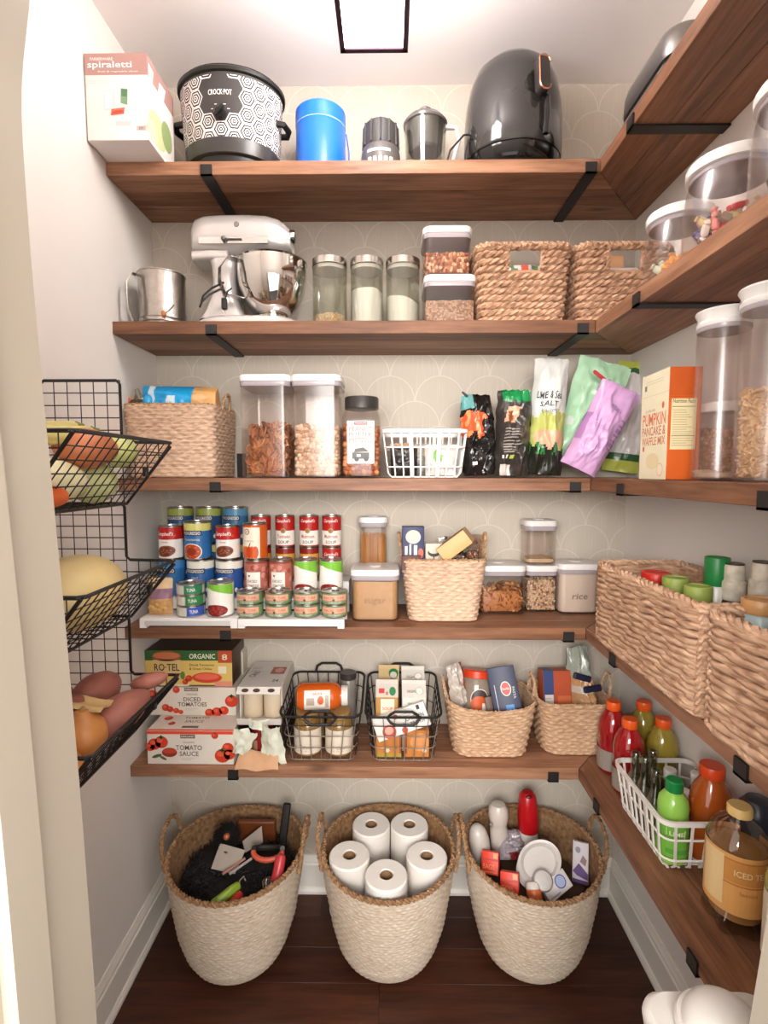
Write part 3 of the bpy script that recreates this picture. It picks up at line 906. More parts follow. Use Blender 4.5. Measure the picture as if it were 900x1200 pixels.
# top shelf, right wall
t = thing('waffle_maker', 'brushed metal waffle maker with a dark seam on the top right shelf', 'waffle maker', (.722, 1.393, S1))
BRU = M('#94908c', .32, metal=.85, var=.06, scale=18, stretch=(1, .1, 8))
def wl(zs): return [[(a, b, z) for a, b in rr(.164 + 2 * g, .272 + 2 * g, .045, 7)] for z, g in zs]
MB().loft(wl([(.012, -.020), (.018, -.008), (.040, 0), (.072, .001), (.076, -.001)])).build('lower_shell', BRU, t)
MB().loft(wl([(.076, -.006), (.088, -.006)])).build('seam', BLACK, t)
MB().loft(wl([(.088, -.001), (.093, .001), (.132, -.001), (.150, -.006), (.160, -.016), (.167, -.032), (.170, -.055)])).build('upper_shell', BRU, t)
for sx_, sy_ in ((-1, -1), (1, -1), (-1, 1), (1, 1)): MB().lathe([(.01, 0), (.012, .013)], 12).build('foot', BLACK, t, loc=(sx_ * .05, sy_ * .09, 0))
t = carton('appliance_box', 'plain white box past the waffle maker on the top right shelf', 'box', .735, 1.06, S1, .15, .22, .165, '#ded6d2')
MB().rbox(.06, .002, .05, r=.004, bev=.0005).build('printed_label', M('#8a6f4a', .5), t, loc=(-.0, -.1118, .03))
MB().tube([(-.062, .08, .05), (-.075, .10, .045), (-.075, .125, .02), (-.062, .13, .004)], .005, 6).build('carry_strap', M('#6b5b3f', .6), t)

# ================================================================== second shelf
# flour sifter
cx, _, w_, hh = span(157, 211, 319, 1.60, z=S2)
t = thing('flour_sifter', 'dented tin flour sifter with a loop handle and wooden crank knob', 'sifter', (cx, 1.632, S2), .62); r_ = w_ / 2
SIF = M('#bdb6ae', .3, metal=1, var=.12, scale=60, bump=.35, bscale=140)
MB().lathe([(r_, 0), (r_, .006), (r_ - .002, .008), (r_ - .002, .014), (r_, .017), (r_ - .002, .020), (r_ - .002, .026), (r_, .029), (r_ - .002, .032), (r_ - .001, hh - .004), (r_ + .001, hh - .002), (r_ + .001, hh), (r_ - .002, hh), (r_ - .004, .03), (r_ - .004, 0)], 44, cap0=False, cap1=False).build('body', SIF, t)
hp = [(-r_ * .96, -.015, hh - .016), (-r_ - .020, -.022, hh - .018), (-r_ - .036, -.025, hh - .045), (-r_ - .036, -.025, .045), (-r_ - .018, -.020, .012), (-r_ * .97, -.012, .010)]
hb = MB()
lp = []
for i, q in enumerate(hp):
    lp.append([(q[0], q[1] - .011, q[2]), (q[0] + .002, q[1] - .011, q[2] + .001), (q[0] + .002, q[1] + .011, q[2] + .001), (q[0], q[1] + .011, q[2])])
hb.loft(lp).build('handle', STEEL, t)
MB().tube([(.018, -r_ + .001, .065), (-.004, -r_ - .012, .040), (-.014, -r_ - .018, .030)], .0022, 6).build('crank', STEEL, t)
MB().ball((0, 0, 0), (.008, .008, .011), nu=10, nv=6).build('wooden_knob', M('#a8663c', .5), t, loc=(-.017, -r_ - .020, .028))

# stand mixer
t = thing('stand_mixer', 'silver stand mixer with polished steel bowl and coiled black cord', 'mixer', (0, 0, S2))
SIL = M('#cfc9c5', .22, metal=.35, var=.02, coat=.5)
mx0 = at(222, 374, 1.64).x; yc = 1.655
def X(px): return at(px, 320, 1.61).x
b = MB()     # foot plate
x0, x1 = X(228), X(352)
lp = []
for z, ins in ((0, .004), (.004, 0), (.018, 0), (.026, .006), (.030, .014)):
    lp.append([((x0 + x1) / 2 + a, yc + b_, z) for a, b_ in rr(x1 - x0 - 2 * ins, .20 - 2 * ins, .085, 8)])
b.loft(lp).build('foot', SIL, t)
b = MB(); lp = []   # column
for z, px0, px1, dd in ((.026, 233, 290, .15), (.06, 240, 282, .13), (.10, 245, 276, .115), (.15, 247, 274, .105), (.19, 246, 276, .105), (.215, 242, 282, .11)):
    a0, a1 = X(px0), X(px1)
    lp.append([((a0 + a1) / 2 + a, yc + b_, z) for a, b_ in rr(a1 - a0, dd, .03, 6)])
b.loft(lp).build('column', SIL, t)
b = MB(); lp = []   # head, lofted along its length
zt = at(280, 245, 1.60).z - S2
for px, cz, hz_, hy in ((222.5, .268, .030, .028), (224, .268, .044, .042), (229, .272, .056, .052), (240, .276, .060, .058), (262, .277, .061, .060), (290, .277, .061, .060), (312, .276, .059, .059), (326, .271, .053, .055), (334, .265, .044, .048), (340, .260, .034, .040), (342, .258, .022, .026)):
    xx = X(px); cz += zt - .338
    lp.append([(xx, yc + hy * 2 * a, cz + hz_ * 2 * b_) for a, b_ in [(q[0] / 1.0, q[1]) for q in rr(1, 1, .42, 6)]])
b.loft(lp).build('head', SIL, t)
dz = zt - .338
b = MB(); lp = []
for px, hy in ((226, .052), (250, .058), (268, .056)):
    lp.append([(X(px), yc + a, .208 + dz + z) for a, z in rr(hy * 2, .03, .012, 3)])
b.loft(lp).build('hinge_block', SIL, t)
bb = MB().box(X(236), X(316), yc - .0625, yc - .0605, .236 + dz, .255 + dz); bb.build('trim_band', M('#dedad6', .15, metal=.8, var=.02), t)
b = MB().tube([(0, 0, 0), (.052, 0, 0)], .0025, 6); b.ball((0, -.003, 0), .0085, nu=12, nv=8); b.build('speed_lever', M('#6d6765', .3, metal=.6), t, loc=(X(266), yc - .0655, .247 + dz))
MB().lathe([(.008, 0), (.007, .003), (.001, .004)], 16).build('badge', M('#7d7471', .4), t, loc=(X(280), yc - .0605, .292 + dz), rot=(pi / 2, 0, 0))
b = MB(); b.lathe([(.019, 0), (.020, .002), (.020, .022), (.018, .026), (.001, .026)], 24); b.build('hub_cap', STEEL, t, loc=(X(335), yc - .02, .271 + dz), rot=(0, pi / 2, 0))
MB().ball((0, 0, 0), .007, nu=10, nv=6).build('hub_screw', BLACK, t, loc=(X(343), yc - .036, .258 + dz))
b = MB().lathe([(.026, 0), (.036, .010), (.038, .05), (.036, .06)], 28); b.build('planetary_hub', STEEL, t, loc=(X(318), yc, .160 + dz))
bx = X(316.5); br = (X(357) - X(276)) / 2; BK = .90
MB().lathe([(.050, .031), (.052, .040), (.048, .046), (.060, .052), (br * .80, .085), (br * .95, .125), (br, .155), (br, .190 + dz), (br + .003, .193 + dz), (br + .001, .195 + dz), (br - .002, .190 + dz), (br - .003, .165), (br * .92, .125), (br * .75, .088), (.001, .06)], 56).build('bowl', M('#d6d2cd', .06, metal=1, var=.01), t, loc=(bx, yc - .015, 0))
b = MB(); lp = []
hx = bx - br
for q in [(hx + .016, yc - .060, .186 + dz), (hx - .012, yc - .085, .188 + dz), (hx - .030, yc - .100, .165), (hx - .032, yc - .100, .125), (hx - .020, yc - .09, .088), (hx + .026, yc - .06, .086)]:
    lp.append([(q[0] + .008, q[1] - .010, q[2] - .002), (q[0] + .008, q[1] - .012, q[2]), (q[0] - .008, q[1] + .008, q[2]), (q[0] - .008, q[1] + .010, q[2] - .002)])
b.loft(lp).build('bowl_handle', STEEL, t)
b = MB()
def Q(px, py, dy=.0): v = at(px, py, 1.555 + dy); return (v.x, v.y, v.z - S2)
b.tube([Q(262, 331, .03), Q(248, 338), Q(238, 347), Q(236, 354, .01)], .0032, 6); b.tube([Q(262, 337, .03), Q(246, 345), Q(237, 353), Q(234, 360, .01)], .0032, 6)
b.tube([Q(271, 338, .02), Q(266, 342, -.005), Q(264, 350, -.005)], .003, 6); b.build('power_cord', BLACK, t)
b = MB(); a = Q(263, 357, -.005); b.rbox(.016, .014, .034, r=.004, bev=.003, x=a[0], y=a[1], z=a[2] - .015); b.build('plug', BLACK, t)
b = MB(); b.box(a[0] - .005, a[0] - .003, a[1] - .001, a[1] + .001, a[2] - .025, a[2] - .014); b.box(a[0] + .003, a[0] + .005, a[1] - .001, a[1] + .001, a[2] - .025, a[2] - .014); b.build('plug_pins', STEEL, t)

# three glass jars
def glass_jar(label, px0, px1, py, Y, fill, fl_label, fcat, ffn):
    cx, _, w_, hh = span(px0, px1, py, Y - .05, z=S2)
    t = thing('glass_jar', label, 'jar', (cx, Y, S2), 0, 'tall glass jars with steel lids'); r_ = w_ / 2
    MB().lathe([(r_ - .004, 0), (r_, .004), (r_, hh - .022), (r_ - .002, hh - .022), (r_ - .0025, .006), (.001, .005)], 40).build('glass_body', GLASS, t)
    MB().lathe([(r_ - .001, hh - .024), (r_ + .001, hh - .022), (r_ + .001, hh - .002), (r_ - .002, hh), (.001, hh)], 40).build('steel_lid', STEEL, t)
    MB().lathe([(r_ - .004, hh - .034), (r_ - .003, hh - .024)], 32, cap0=True).build('seal_ring', M('#d8d2cc', .3), t)
    ffn(cx, Y, S2 + .0052, (r_ - .003) * 2, hh * fill)
    return r_
glass_jar('tall glass jar a quarter full of rolled oats beside the mixer', 363, 405, 298, 1.655, .21, '', '', lambda x, y, z, w_, h: heap('rolled oats in the bottom of a glass jar', 'oats', x, y, z, w_, w_, h, 'bead', .0055, [M('#d9b994', .7), M('#cba67e', .7)], (1, .8, .35), roundc=True, seed=2, name='rolled_oats'))
glass_jar('tall glass jar two thirds full of white flour', 409, 449, 298, 1.655, .53, '', '', lambda x, y, z, w_, h: powder('white flour in the middle glass jar', 'flour', x, y, z, w_, w_, h, M('#f0e9e3', .9, var=.02), True, 3, name='flour'))
glass_jar('tall glass jar a third full of white sugar next to stacked containers', 452, 493, 298, 1.655, .40, '', '', lambda x, y, z, w_, h: powder('white sugar in the third glass jar', 'sugar', x, y, z, w_, w_, h, M('#ece5de', .8, var=.02), True, 5, slope=-.25, name='sugar'))

# two stacked containers
cx, _, w_, hl = span(498, 558, 321, 1.575, z=S2)
pop_container('clear container of brown grains, lower one of the stack beside the wicker baskets', cx, 1.575 + w_ / 2, S2, w_, w_, hl)
heap('brown grains filling half of the lower stacked container', 'grain', cx, 1.575 + w_ / 2, S2 + .0045, w_ - .006, w_ - .006, hl * .46, 'bead', .0045, [M('#a88468', .7), M('#b99a80', .7), M('#8f6c54', .7)], seed=4, name='brown_grains')
cx2, z2, w2, hu = span(497, 553, 264, 1.578, z=S2 + hl + .0034)
pop_container('clear container of granola, upper one of the stack beside the wicker baskets', cx2, 1.578 + w2 / 2, z2, w2, w2, hu)
heap('granola clusters in the upper stacked container', 'granola', cx2, 1.578 + w2 / 2, z2 + .0045, w2 - .006, w2 - .006, hu * .42, 'bead', .0075, [M('#a8653f', .6), M('#c98c60', .6), M('#e0bd97', .6), M('#8a4a30', .6)], (1, .8, .6), seed=6, name='granola')

# coarse wicker storage baskets
def wicker_basket(label, cx, yc, z, w_, d, h, seed, rotz=0):
    t = thing('wicker_basket', label, 'basket', (cx, yc, z), rotz, 'chunky wicker baskets on the second shelf')
    b = MB()
    HY = .050; hw_ = .050
    rows = 11; rowh = h / rows
    rn = random.Random(seed)
    for k in range(rows):
        f = (k + .5) / rows; ww, dd = (w_ - .03) + .03 * f, (d - .03) + .03 * f
        per = 2 * (ww + dd); n = int(per / .046); N = n * 8
        X_, Nn, _ = even_loop(rr(ww - .012, dd - .012, .03, 6), N); ph0 = (k % 2) * pi / 2 + rn.random() * .6
        gap = h - HY - .022 < h * f < h - .030
        for s_ in (0, pi):
            runs = [[]]
            for i in range(N):
                th = 2 * pi * i / 8 / 1 + s_ + ph0
                pt = (X_[i][0] + Nn[i][0] * .0055 * cos(th), X_[i][1] + Nn[i][1] * .0055 * cos(th), h * f + .0048 * sin(th))
                if gap and abs(pt[0]) < hw_ and pt[1] < 0:
                    if runs[-1]: runs.append([])
                else: runs[-1].append(pt)
            if len(runs) == 1: b.tube(runs[0], .0072, 5, closed=True)
            else:
                full = runs[-1] + runs[0] if len(runs) > 1 else runs[0]
                for q in ([full] + runs[1:-1]):
                    if len(q) > 2: b.tube(q, .0072, 5)
    stuff(b.build('plaited_wall', HYA, t))
    b = MB(); lp = [[(x, y, z_) for x, y in rr(w_ - .03 - 2 * i_ + g, d - .03 - 2 * i_ + g, .025, 4)] for z_, i_, g in ((.004, .014, 0), (.008, .010, 0), (h - HY - .024, .010, .024))]
    b.loft(lp, cap1=False); b.build('inner_wall', HYA, t)
    b = MB(); X_, Nn, _ = even_loop(rr(w_ - .012, d - .012, .03, 6), 120); rope(b, [(p[0], p[1], h - .008) for p in X_], .012, .034); b.build('rim', HYA, t)
    for q in (-hw_, hw_): b = MB(); rope(b, dense([(q, -d / 2 + .006, h - .074), (q, -d / 2 + .004, h - .018)], .006, False), .007, .03, closed=False); b.build('handle_opening_edge', HYA, t)
    return t
cx, _, w_, hh = span(560, 673, 284, 1.54, z=S2)
wicker_basket('chunky wicker basket with a handle hole, standing beside the stacked clear containers', cx, 1.54 + .125, S2 + .002, w_, .245, hh, 3)
cxa = cx
t = thing('snack_packet', 'shiny red and white packet seen through the handle hole of the wicker basket', 'packet', (cx - .005, 1.62, S2 + .02))
b = MB().grid(lambda u, v: ((u - .5) * .15, -.012 * sin(pi * u) * sin(pi * v) + .012 * noise.noise(Vector((u * 5, v * 5, 2))), v * .17), 14, 14, mfn=lambda u, v: [0, 1, 0, 2][int(u * 9 + v * 4) % 4])
b.grid(lambda u, v: ((u - .5) * .15, .012 * sin(pi * u) * sin(pi * v) + .012, v * .17), 8, 8, flip=True); b.build('foil_wrap', [M('#e2dcd8', .2, metal=.3), M('#c9503c', .3), M('#5d7b4a', .3)], t)
cx = at(674, 350, 1.54).x + w_ / 2 + .006
wicker_basket('chunky wicker basket half hidden behind the right shelf and its jars', cx, 1.54 + .125, S2 + .002, w_, .245, hh, 8)
MB_ = MB().rbox(.12, .02, .20, r=.004, bev=.002)
t = thing('cardboard_packet', 'plain kraft packet poking out of the half hidden wicker basket', 'packet', (cx - .03, 1.63, S2 + .022), .1)
MB_.build('packet_body', M('#cf9c72', .6), t)
t = thing('white_packet', 'white packet visible in the handle hole of the half hidden wicker basket', 'packet', (cx - .01, 1.59, S2 + .022)); MB().rbox(.13, .02, .145, r=.004, bev=.002).build('packet_body', M('#e0d6cf', .4), t)

# second shelf, right wall: three squat jars
def squat_jar(label, px, X_, r_, h, z, fill):
    Y = X_ * 600 / (px - 457)
    t = thing('squat_jar', label, 'jar', (X_, Y, z), 0, 'round clear jars with white lids on the right shelf')
    hb = h - .022
    MB().lathe([(r_ * .80, 0), (r_ * .92, .006), (r_, .04), (r_, hb * .6), (r_ * .93, hb * .85), (r_ * .86, hb - .004), (r_ * .86 - .002, hb - .004), (r_ * .92, hb * .85), (r_ - .002, hb * .6), (r_ - .002, .04), (r_ * .90, .008), (.001, .004)], 44).build('clear_body', CLEAR, t)
    MB().lathe([(r_ * .87, hb - .012), (r_ * .89, hb - .010), (r_ * .89, hb - .002)], 40).build('gasket', M('#a99fa3', .25), t)
    MB().lathe([(r_ * .90, hb - .002), (r_ * .96, hb), (r_ * .97, h - .006), (r_ * .93, h), (.001, h)], 44).build('lid', WHITE, t)
    fill(t, X_, Y, z + .005, r_)
    return t
def candies(label, X_, Y, z, r_, h, cols, seed, n=46, name='wrapped_candy', grp='wrapped sweets in a jar'):
    rn = random.Random(seed)
    protos = {}
    placed = []
    for k in range(n):
        for _ in range(60):
            a = rn.random() * 2 * pi; q = (r_ * .80 - .017) * sqrt(rn.random()); zz = .014 + rn.random() * h
            pnt = Vector((q * cos(a), q * sin(a), zz))
            if all((pnt - o_).length > .020 for o_ in placed): break
        else: continue
        placed.append(pnt)
        c = cols[k % len(cols)]
        if c not in protos:
            b = MB()
            b.loft([[(x, y * f, z_ * f) for y, z_ in rr(.017, .013, .004, 2)] for x, f in ((-.019, .7), (-.016, .9), (-.011, .25), (-.010, .8), (-.007, 1), (.007, 1), (.010, .8), (.011, .25), (.016, .9), (.019, .7))])
            protos[c] = b.build(name, M(c, .3, var=.05), None)
            o = protos[c]
        else:
            o = protos[c].copy(); COL.objects.link(o)
        o.location = (X_ + pnt.x, Y + pnt.y, z + pnt.z); o.rotation_euler = (rn.random() * 6, rn.random() * 6, rn.random() * 6)
        tag(o, label, 'candy', grp)
squat_jar('squat clear jar of small pastel sweets, farthest of the three white-lidded jars', 781, .715, .078, .195, S2,
    lambda t, x, y, z, r_: candies('small wrapped pastel sweet in the farthest white-lidded jar', x, y, z, r_, .060, ['#d9e0c8', '#e0634a', '#eadfd0', '#9cc7a8', '#e8a35a'], 4, 40, grp='pastel sweets in the farthest jar'))
squat_jar('squat clear jar of mixed bright candy, middle of the three white-lidded jars', 836, .715, .088, .205, S2,
    lambda t, x, y, z, r_: candies('wrapped bright candy in the middle white-lidded jar', x, y, z, r_, .085, ['#c8322c', '#e2857f', '#d8c27a', '#f0e6da', '#5a4a7a', '#c9a97d', '#8c6f56'], 9, 60, grp='bright candies in the middle jar'))
def cookies(t, x, y, z, r_):
    rn = random.Random(5); proto = None
    for k in range(12):
        if proto is None:
            o = proto = MB().lathe([(.001, 0), (.020, 0), (.026, .004), (.027, .010), (.022, .018), (.010, .023), (.001, .024)], 20, mat=Matrix.Identity(4)).build('chocolate_cookie', M('#3a2a25', .6, var=.15, bump=.4, scale=60), None)
        else: o = proto.copy(); COL.objects.link(o)
        a = k * 2 * pi / 5 + (k // 5) * .6; q = .036 if k % 6 else 0
        o.location = (x + q * cos(a), y + q * sin(a), z + .006 + .028 * (k // 5)); o.rotation_euler = (rn.uniform(-.2, .2), rn.uniform(-.2, .2), rn.random() * 6)
        tag(o, 'dark chocolate cookie in the nearest white-lidded jar', 'cookie', 'dark cookies in the nearest jar')
squat_jar('squat clear jar of dark cookies, nearest of the three white-lidded jars', 925, .715, .092, .215, S2, cookies)
# ================================================================== middle shelf
def handle_loop(b, p0, p1, hgt, r=.006, out=(0, 0), strands=True):
    pts = dense(arc(p0, p1, hgt, 16, out), .006, False)
    if strands: rope(b, pts, r, .022, closed=False, n=5)
    else: b.tube(pts, r, 6)
def seagrass_basket(label, cx, cy, z, w0, d0, w1, d1, h, rad=.035, rotz=0, group=None, handles='x', hh=.055, rows=None, dip=None, col=None, hw=.035, name='seagrass_basket'):
    t = thing(name, label, 'basket', (cx, cy, z), rotz, group)
    col = col or SEA
    b, rim, per = woven(w0, d0, w1, d1, h, rad, rows or int(h / .0110), .020, .0062, dip=dip)
    b.build('woven_wall', col, t, angle=80)
    MB().loft([[(x, y, .001) for x, y in rr(w0 - .004, d0 - .004, rad, 5)], [(x, y, .006) for x, y in rr(w0 - .004, d0 - .004, rad, 5)]]).build('woven_base', col, t)
    b = MB(); rope(b, dense(rim, .008), .0062, .02, n=5); b.build('rim', SEA_RIM if col is SEA else col, t)
    dz = (lambda x, y: dip(x, y)) if dip else (lambda x, y: 0)
    for s_ in (-1, 1):
        b = MB()
        if handles == 'x': handle_loop(b, (s_ * (w1 / 2 - .001), -hw, h - .015 + dz(s_ * w1 / 2, 0)), (s_ * (w1 / 2 - .001), hw, h - .015 + dz(s_ * w1 / 2, 0)), hh + .015, out=(s_ * .010, 0))
        else: handle_loop(b, (-hw, s_ * (d1 / 2 - .001), h - .015), (hw, s_ * (d1 / 2 - .001), h - .015), hh + .015, out=(0, s_ * .006))
        b.build('handle', SEA_RIM if col is SEA else col, t)
    return t
h3 = at(200, 474, 1.535).z - S3
xa, xb = at(142, 520, 1.535).x, at(250, 520, 1.535).x
seagrass_basket('rectangular seagrass basket holding a blue bag, at the left wall on the middle shelf', (xa + xb) / 2 + .001, 1.535 + .125, S3 + .001, xb - xa - .018, .225, xb - xa - .004, .245, h3, rad=.03, hh=.045)

def pouch(name, label, cat, loc, rot, w_, h, t_, mats, mfn, seed=1, crumple=.008, nu=36, nv=48, wtop=1.0, wbot=.92, gusset=.35, peak=.35, lean=0, group=None, topmode=0, part='wrap'):
    t = thing(name, label, cat, loc, 0, group, rot)
    def prof(u, v):
        a = max(0, 1 - abs(2 * u - 1) ** 3.2)
        if v < peak: q = gusset + (1 - gusset) * sin(pi / 2 * v / peak)
        else: q = max(0, cos(pi / 2 * (v - peak) / (1 - peak))) ** .7
        return a * q
    def surf(u, v, sg=-1, l=0):
        ww = w_ * (wbot + (wtop - wbot) * v)
        if topmode: ww *= 1 - topmode * max(0, v - .75) * 2
        p = prof(u, v)
        n1 = noise.noise(Vector((u * 3.2 + seed * 3.1, v * 4.6 + seed, sg * .7 + seed)))
        n2 = noise.noise(Vector((u * 8 + seed, v * 10, sg + seed * 2.2)))
        fold = (1 - 3 * abs(n1)) * crumple + (.5 - 1.6 * abs(n2)) * crumple * .7
        e = (1 - abs(2 * u - 1) ** 6)
        y = sg * (p * t_ / 2 + l) + sg * fold * (.25 + .75 * p) * e * (1 if v > .02 else .2)
        return ((u - .5) * ww + .25 * fold, y + lean * v, h * v * (1 - .0) + .35 * fold * e * v)
    b = MB()
    b.grid(lambda u, v: surf(u, v, -1), nu, nv, mfn=mfn)
    b.grid(lambda u, v: surf(u, v, 1), nu, nv, flip=True, mfn=mfn)
    # foot of the bag
    b.grid(lambda u, v: tuple(Vector(surf(u, 0, -1)).lerp(Vector(surf(u, 0, 1)), v)), nu, 2, flip=True, mi=mfn(.5, 0))
    b.build(part, mats, t, angle=50)
    fm = lambda uu, vv, l: surf(uu / w_ + .5, vv / h, -1, l + .0006)
    return t, fm
def shiny(c, rough=.28, metal=0): return M(c, rough, metal=metal, var=.05, coat=.2)

# blue bag and bits in the basket
zc = S3 + h3
t, fm = pouch('bread_bag', 'blue and clear bag of tan rolls lying on top of the rectangular seagrass basket', 'bag', (at(252, 470, 1.60).x, 1.625, zc + .008), (radians(-96), 0, radians(-90)), .12, .235, .075,
    [shiny('#1b9fdc'), shiny('#cfe3ea', .15), shiny('#d7a467', .4)], lambda u, v: 2 if v < .30 else (1 if (abs(v - .86) < .04 or (abs(u - .6) < .12 and .5 < v < .62)) else 0), seed=5, crumple=.006, gusset=.55, peak=.45)
t.rotation_euler = Euler((0, radians(-90), 0)); t.location = (at(252, 470, 1.60).x, 1.625, zc + .008)
t = thing('snack_twist', 'knotted blue and white bag end at the left of the seagrass basket top', 'bag', (at(172, 470, 1.60).x, 1.61, zc - .01))
MB().ball((0, 0, .028), (.016, .016, .024), nu=14, nv=10).build('twisted_top', shiny('#2aa3da'), t)
MB().ball((-.018, .004, .022), (.010, .012, .020), nu=10, nv=8).build('white_end', shiny('#e6e2dd'), t)
t = thing('dark_packet', 'dark brown packet with an orange end tucked in the left of the seagrass basket', 'packet', (at(160, 470, 1.60).x, 1.615, zc - .03))
MB().rbox(.045, .03, .055, r=.006, bev=.004).build('packet_body', M('#4d3b30', .4), t)
MB().tube([(-.02, -.012, .048), (-.036, -.014, .062), (-.050, -.014, .072)], [.008, .006, .002], 6).build('orange_end', M('#d8714e', .4), t)
MB().tube([(.006, .0, .05), (.000, 0, .072), (-.006, 0, .088)], [.008, .008, .006], 8).build('grey_cap', M('#7c7669', .5), t)

# tall clear containers
wd = at(339, 500, 1.53).x - at(280, 500, 1.53).x
ht = at(310, 438, 1.53).z - S3
cA = (at(280, 500, 1.53).x + at(339, 500, 1.53).x) / 2
pop_container('tall clear container of broken pretzel crisps next to the seagrass basket', cA, 1.53 + .085, S3, wd - .002, .165, ht)
heap('brown pretzel crisps in the tall clear container', 'pretzel crisps', cA, 1.53 + .085, S3 + .005, wd - .010, .156, ht * .50, 'pretzel', .026, [M('#b06c3c', .5, var=.15), M('#c58450', .5, var=.15), M('#8d4f2a', .5, var=.15)], (1, 1, .55), seed=11, name='pretzel_crisps', dens=1.5, tilt=1, lift=.7)
wd2 = at(399, 500, 1.53).x - at(341, 500, 1.53).x; cB = (at(341, 500, 1.53).x + at(399, 500, 1.53).x) / 2
pop_container('tall clear container half full of pistachios', cB, 1.53 + .085, S3, wd2 - .003, .165, ht)
heap('pistachios filling half of the tall clear container', 'pistachios', cB, 1.53 + .085, S3 + .005, wd2 - .010, .156, ht * .49, 'nut', .0095, [M('#d3b295', .55, var=.12), M('#c7a283', .55, var=.12), M('#dfc6aa', .55), M('#b88d6c', .5)], (1, .75, .72), seed=12, name='pistachios', dens=1.05)

# peanut butter pretzel jar
cx = at(422.5, 500, 1.54).x; wj = at(446, 500, 1.54).x - at(399, 500, 1.54).x; hj = at(422, 463, 1.55).z - S3
t = thing('snack_jar', 'square-shouldered plastic jar with black lid and white pretzel label', 'jar', (cx, 1.605, S3))
lp = lambda zs: [[(a, b_, z) for a, b_ in rr(wj * q, wj * q, .032 * q, 6)] for z, q in zs]
MB().loft(lp([(0, .94), (.005, 1), (hj * .70, 1), (hj * .76, .96), (hj * .82, .86), (hj * .85, .84), (hj * .85, .82), (hj * .75, .94), (hj * .7, .975), (.006, .975), (.005, .9)])).build('clear_body', CLEAR, t)
MB().lathe([(wj * .42, hj * .85), (wj * .44, hj * .855), (wj * .44, hj * .985), (wj * .42, hj), (.001, hj)], 36).build('lid', M('#35312d', .4, var=.05, bump=.3, bscale=200), t)
p = Print(front(wj / 2 + .0008)); lw, l0, l1 = wj * .34, hj * .175, hj * .69
p.rect('#efe6df', -lw, l0, lw, l1); p.rect('#8e2f28', -lw * .48, l1 - .012, lw * .48, l1 - .002, lv=2); p.text('#efe6df', "TRADER JOE'S", 0, l1 - .007, .006, wmax=lw * .85, lv=3)
for i, s_ in enumerate(('PEANUT', 'BUTTER', 'PRETZELS')): p.text('#c25c45', s_, 0, l1 - .024 - i * .0165, .013, width=lw * 1.7, lv=2)
p.rect('#cfc5bd', -lw * .85, l0 + .006, lw * .85, l0 + .052, lv=2); p.rect('#4c4a48', -lw * .62, l0 + .014, lw * .62, l0 + .033, lv=3); p.ell('#3a3837', -lw * .3, l0 + .013, .007, .007, lv=4); p.ell('#3a3837', lw * .4, l0 + .013, .007, .007, lv=4); p.poly('#4c4a48', [(-lw * .5, l0 + .033), (-lw * .4, l0 + .044), (lw * .2, l0 + .048), (lw * .6, l0 + .036)], 3); p.rect('#d9d0c8', -lw * .3, l0 + .02, 0, l0 + .028, lv=4)
p.build('printed_label', t)
heap('filled pretzel nuggets in the black-lidded jar', 'pretzel nuggets', cx, 1.605, S3 + .006, wj * .955, wj * .955, hj * .60, 'nut', .0115, [M('#a85f38', .5, var=.1), M('#c07a4c', .5, var=.1), M('#8d4b2b', .5)], (1.1, .8, .8), seed=14, name='pretzel_nuggets')

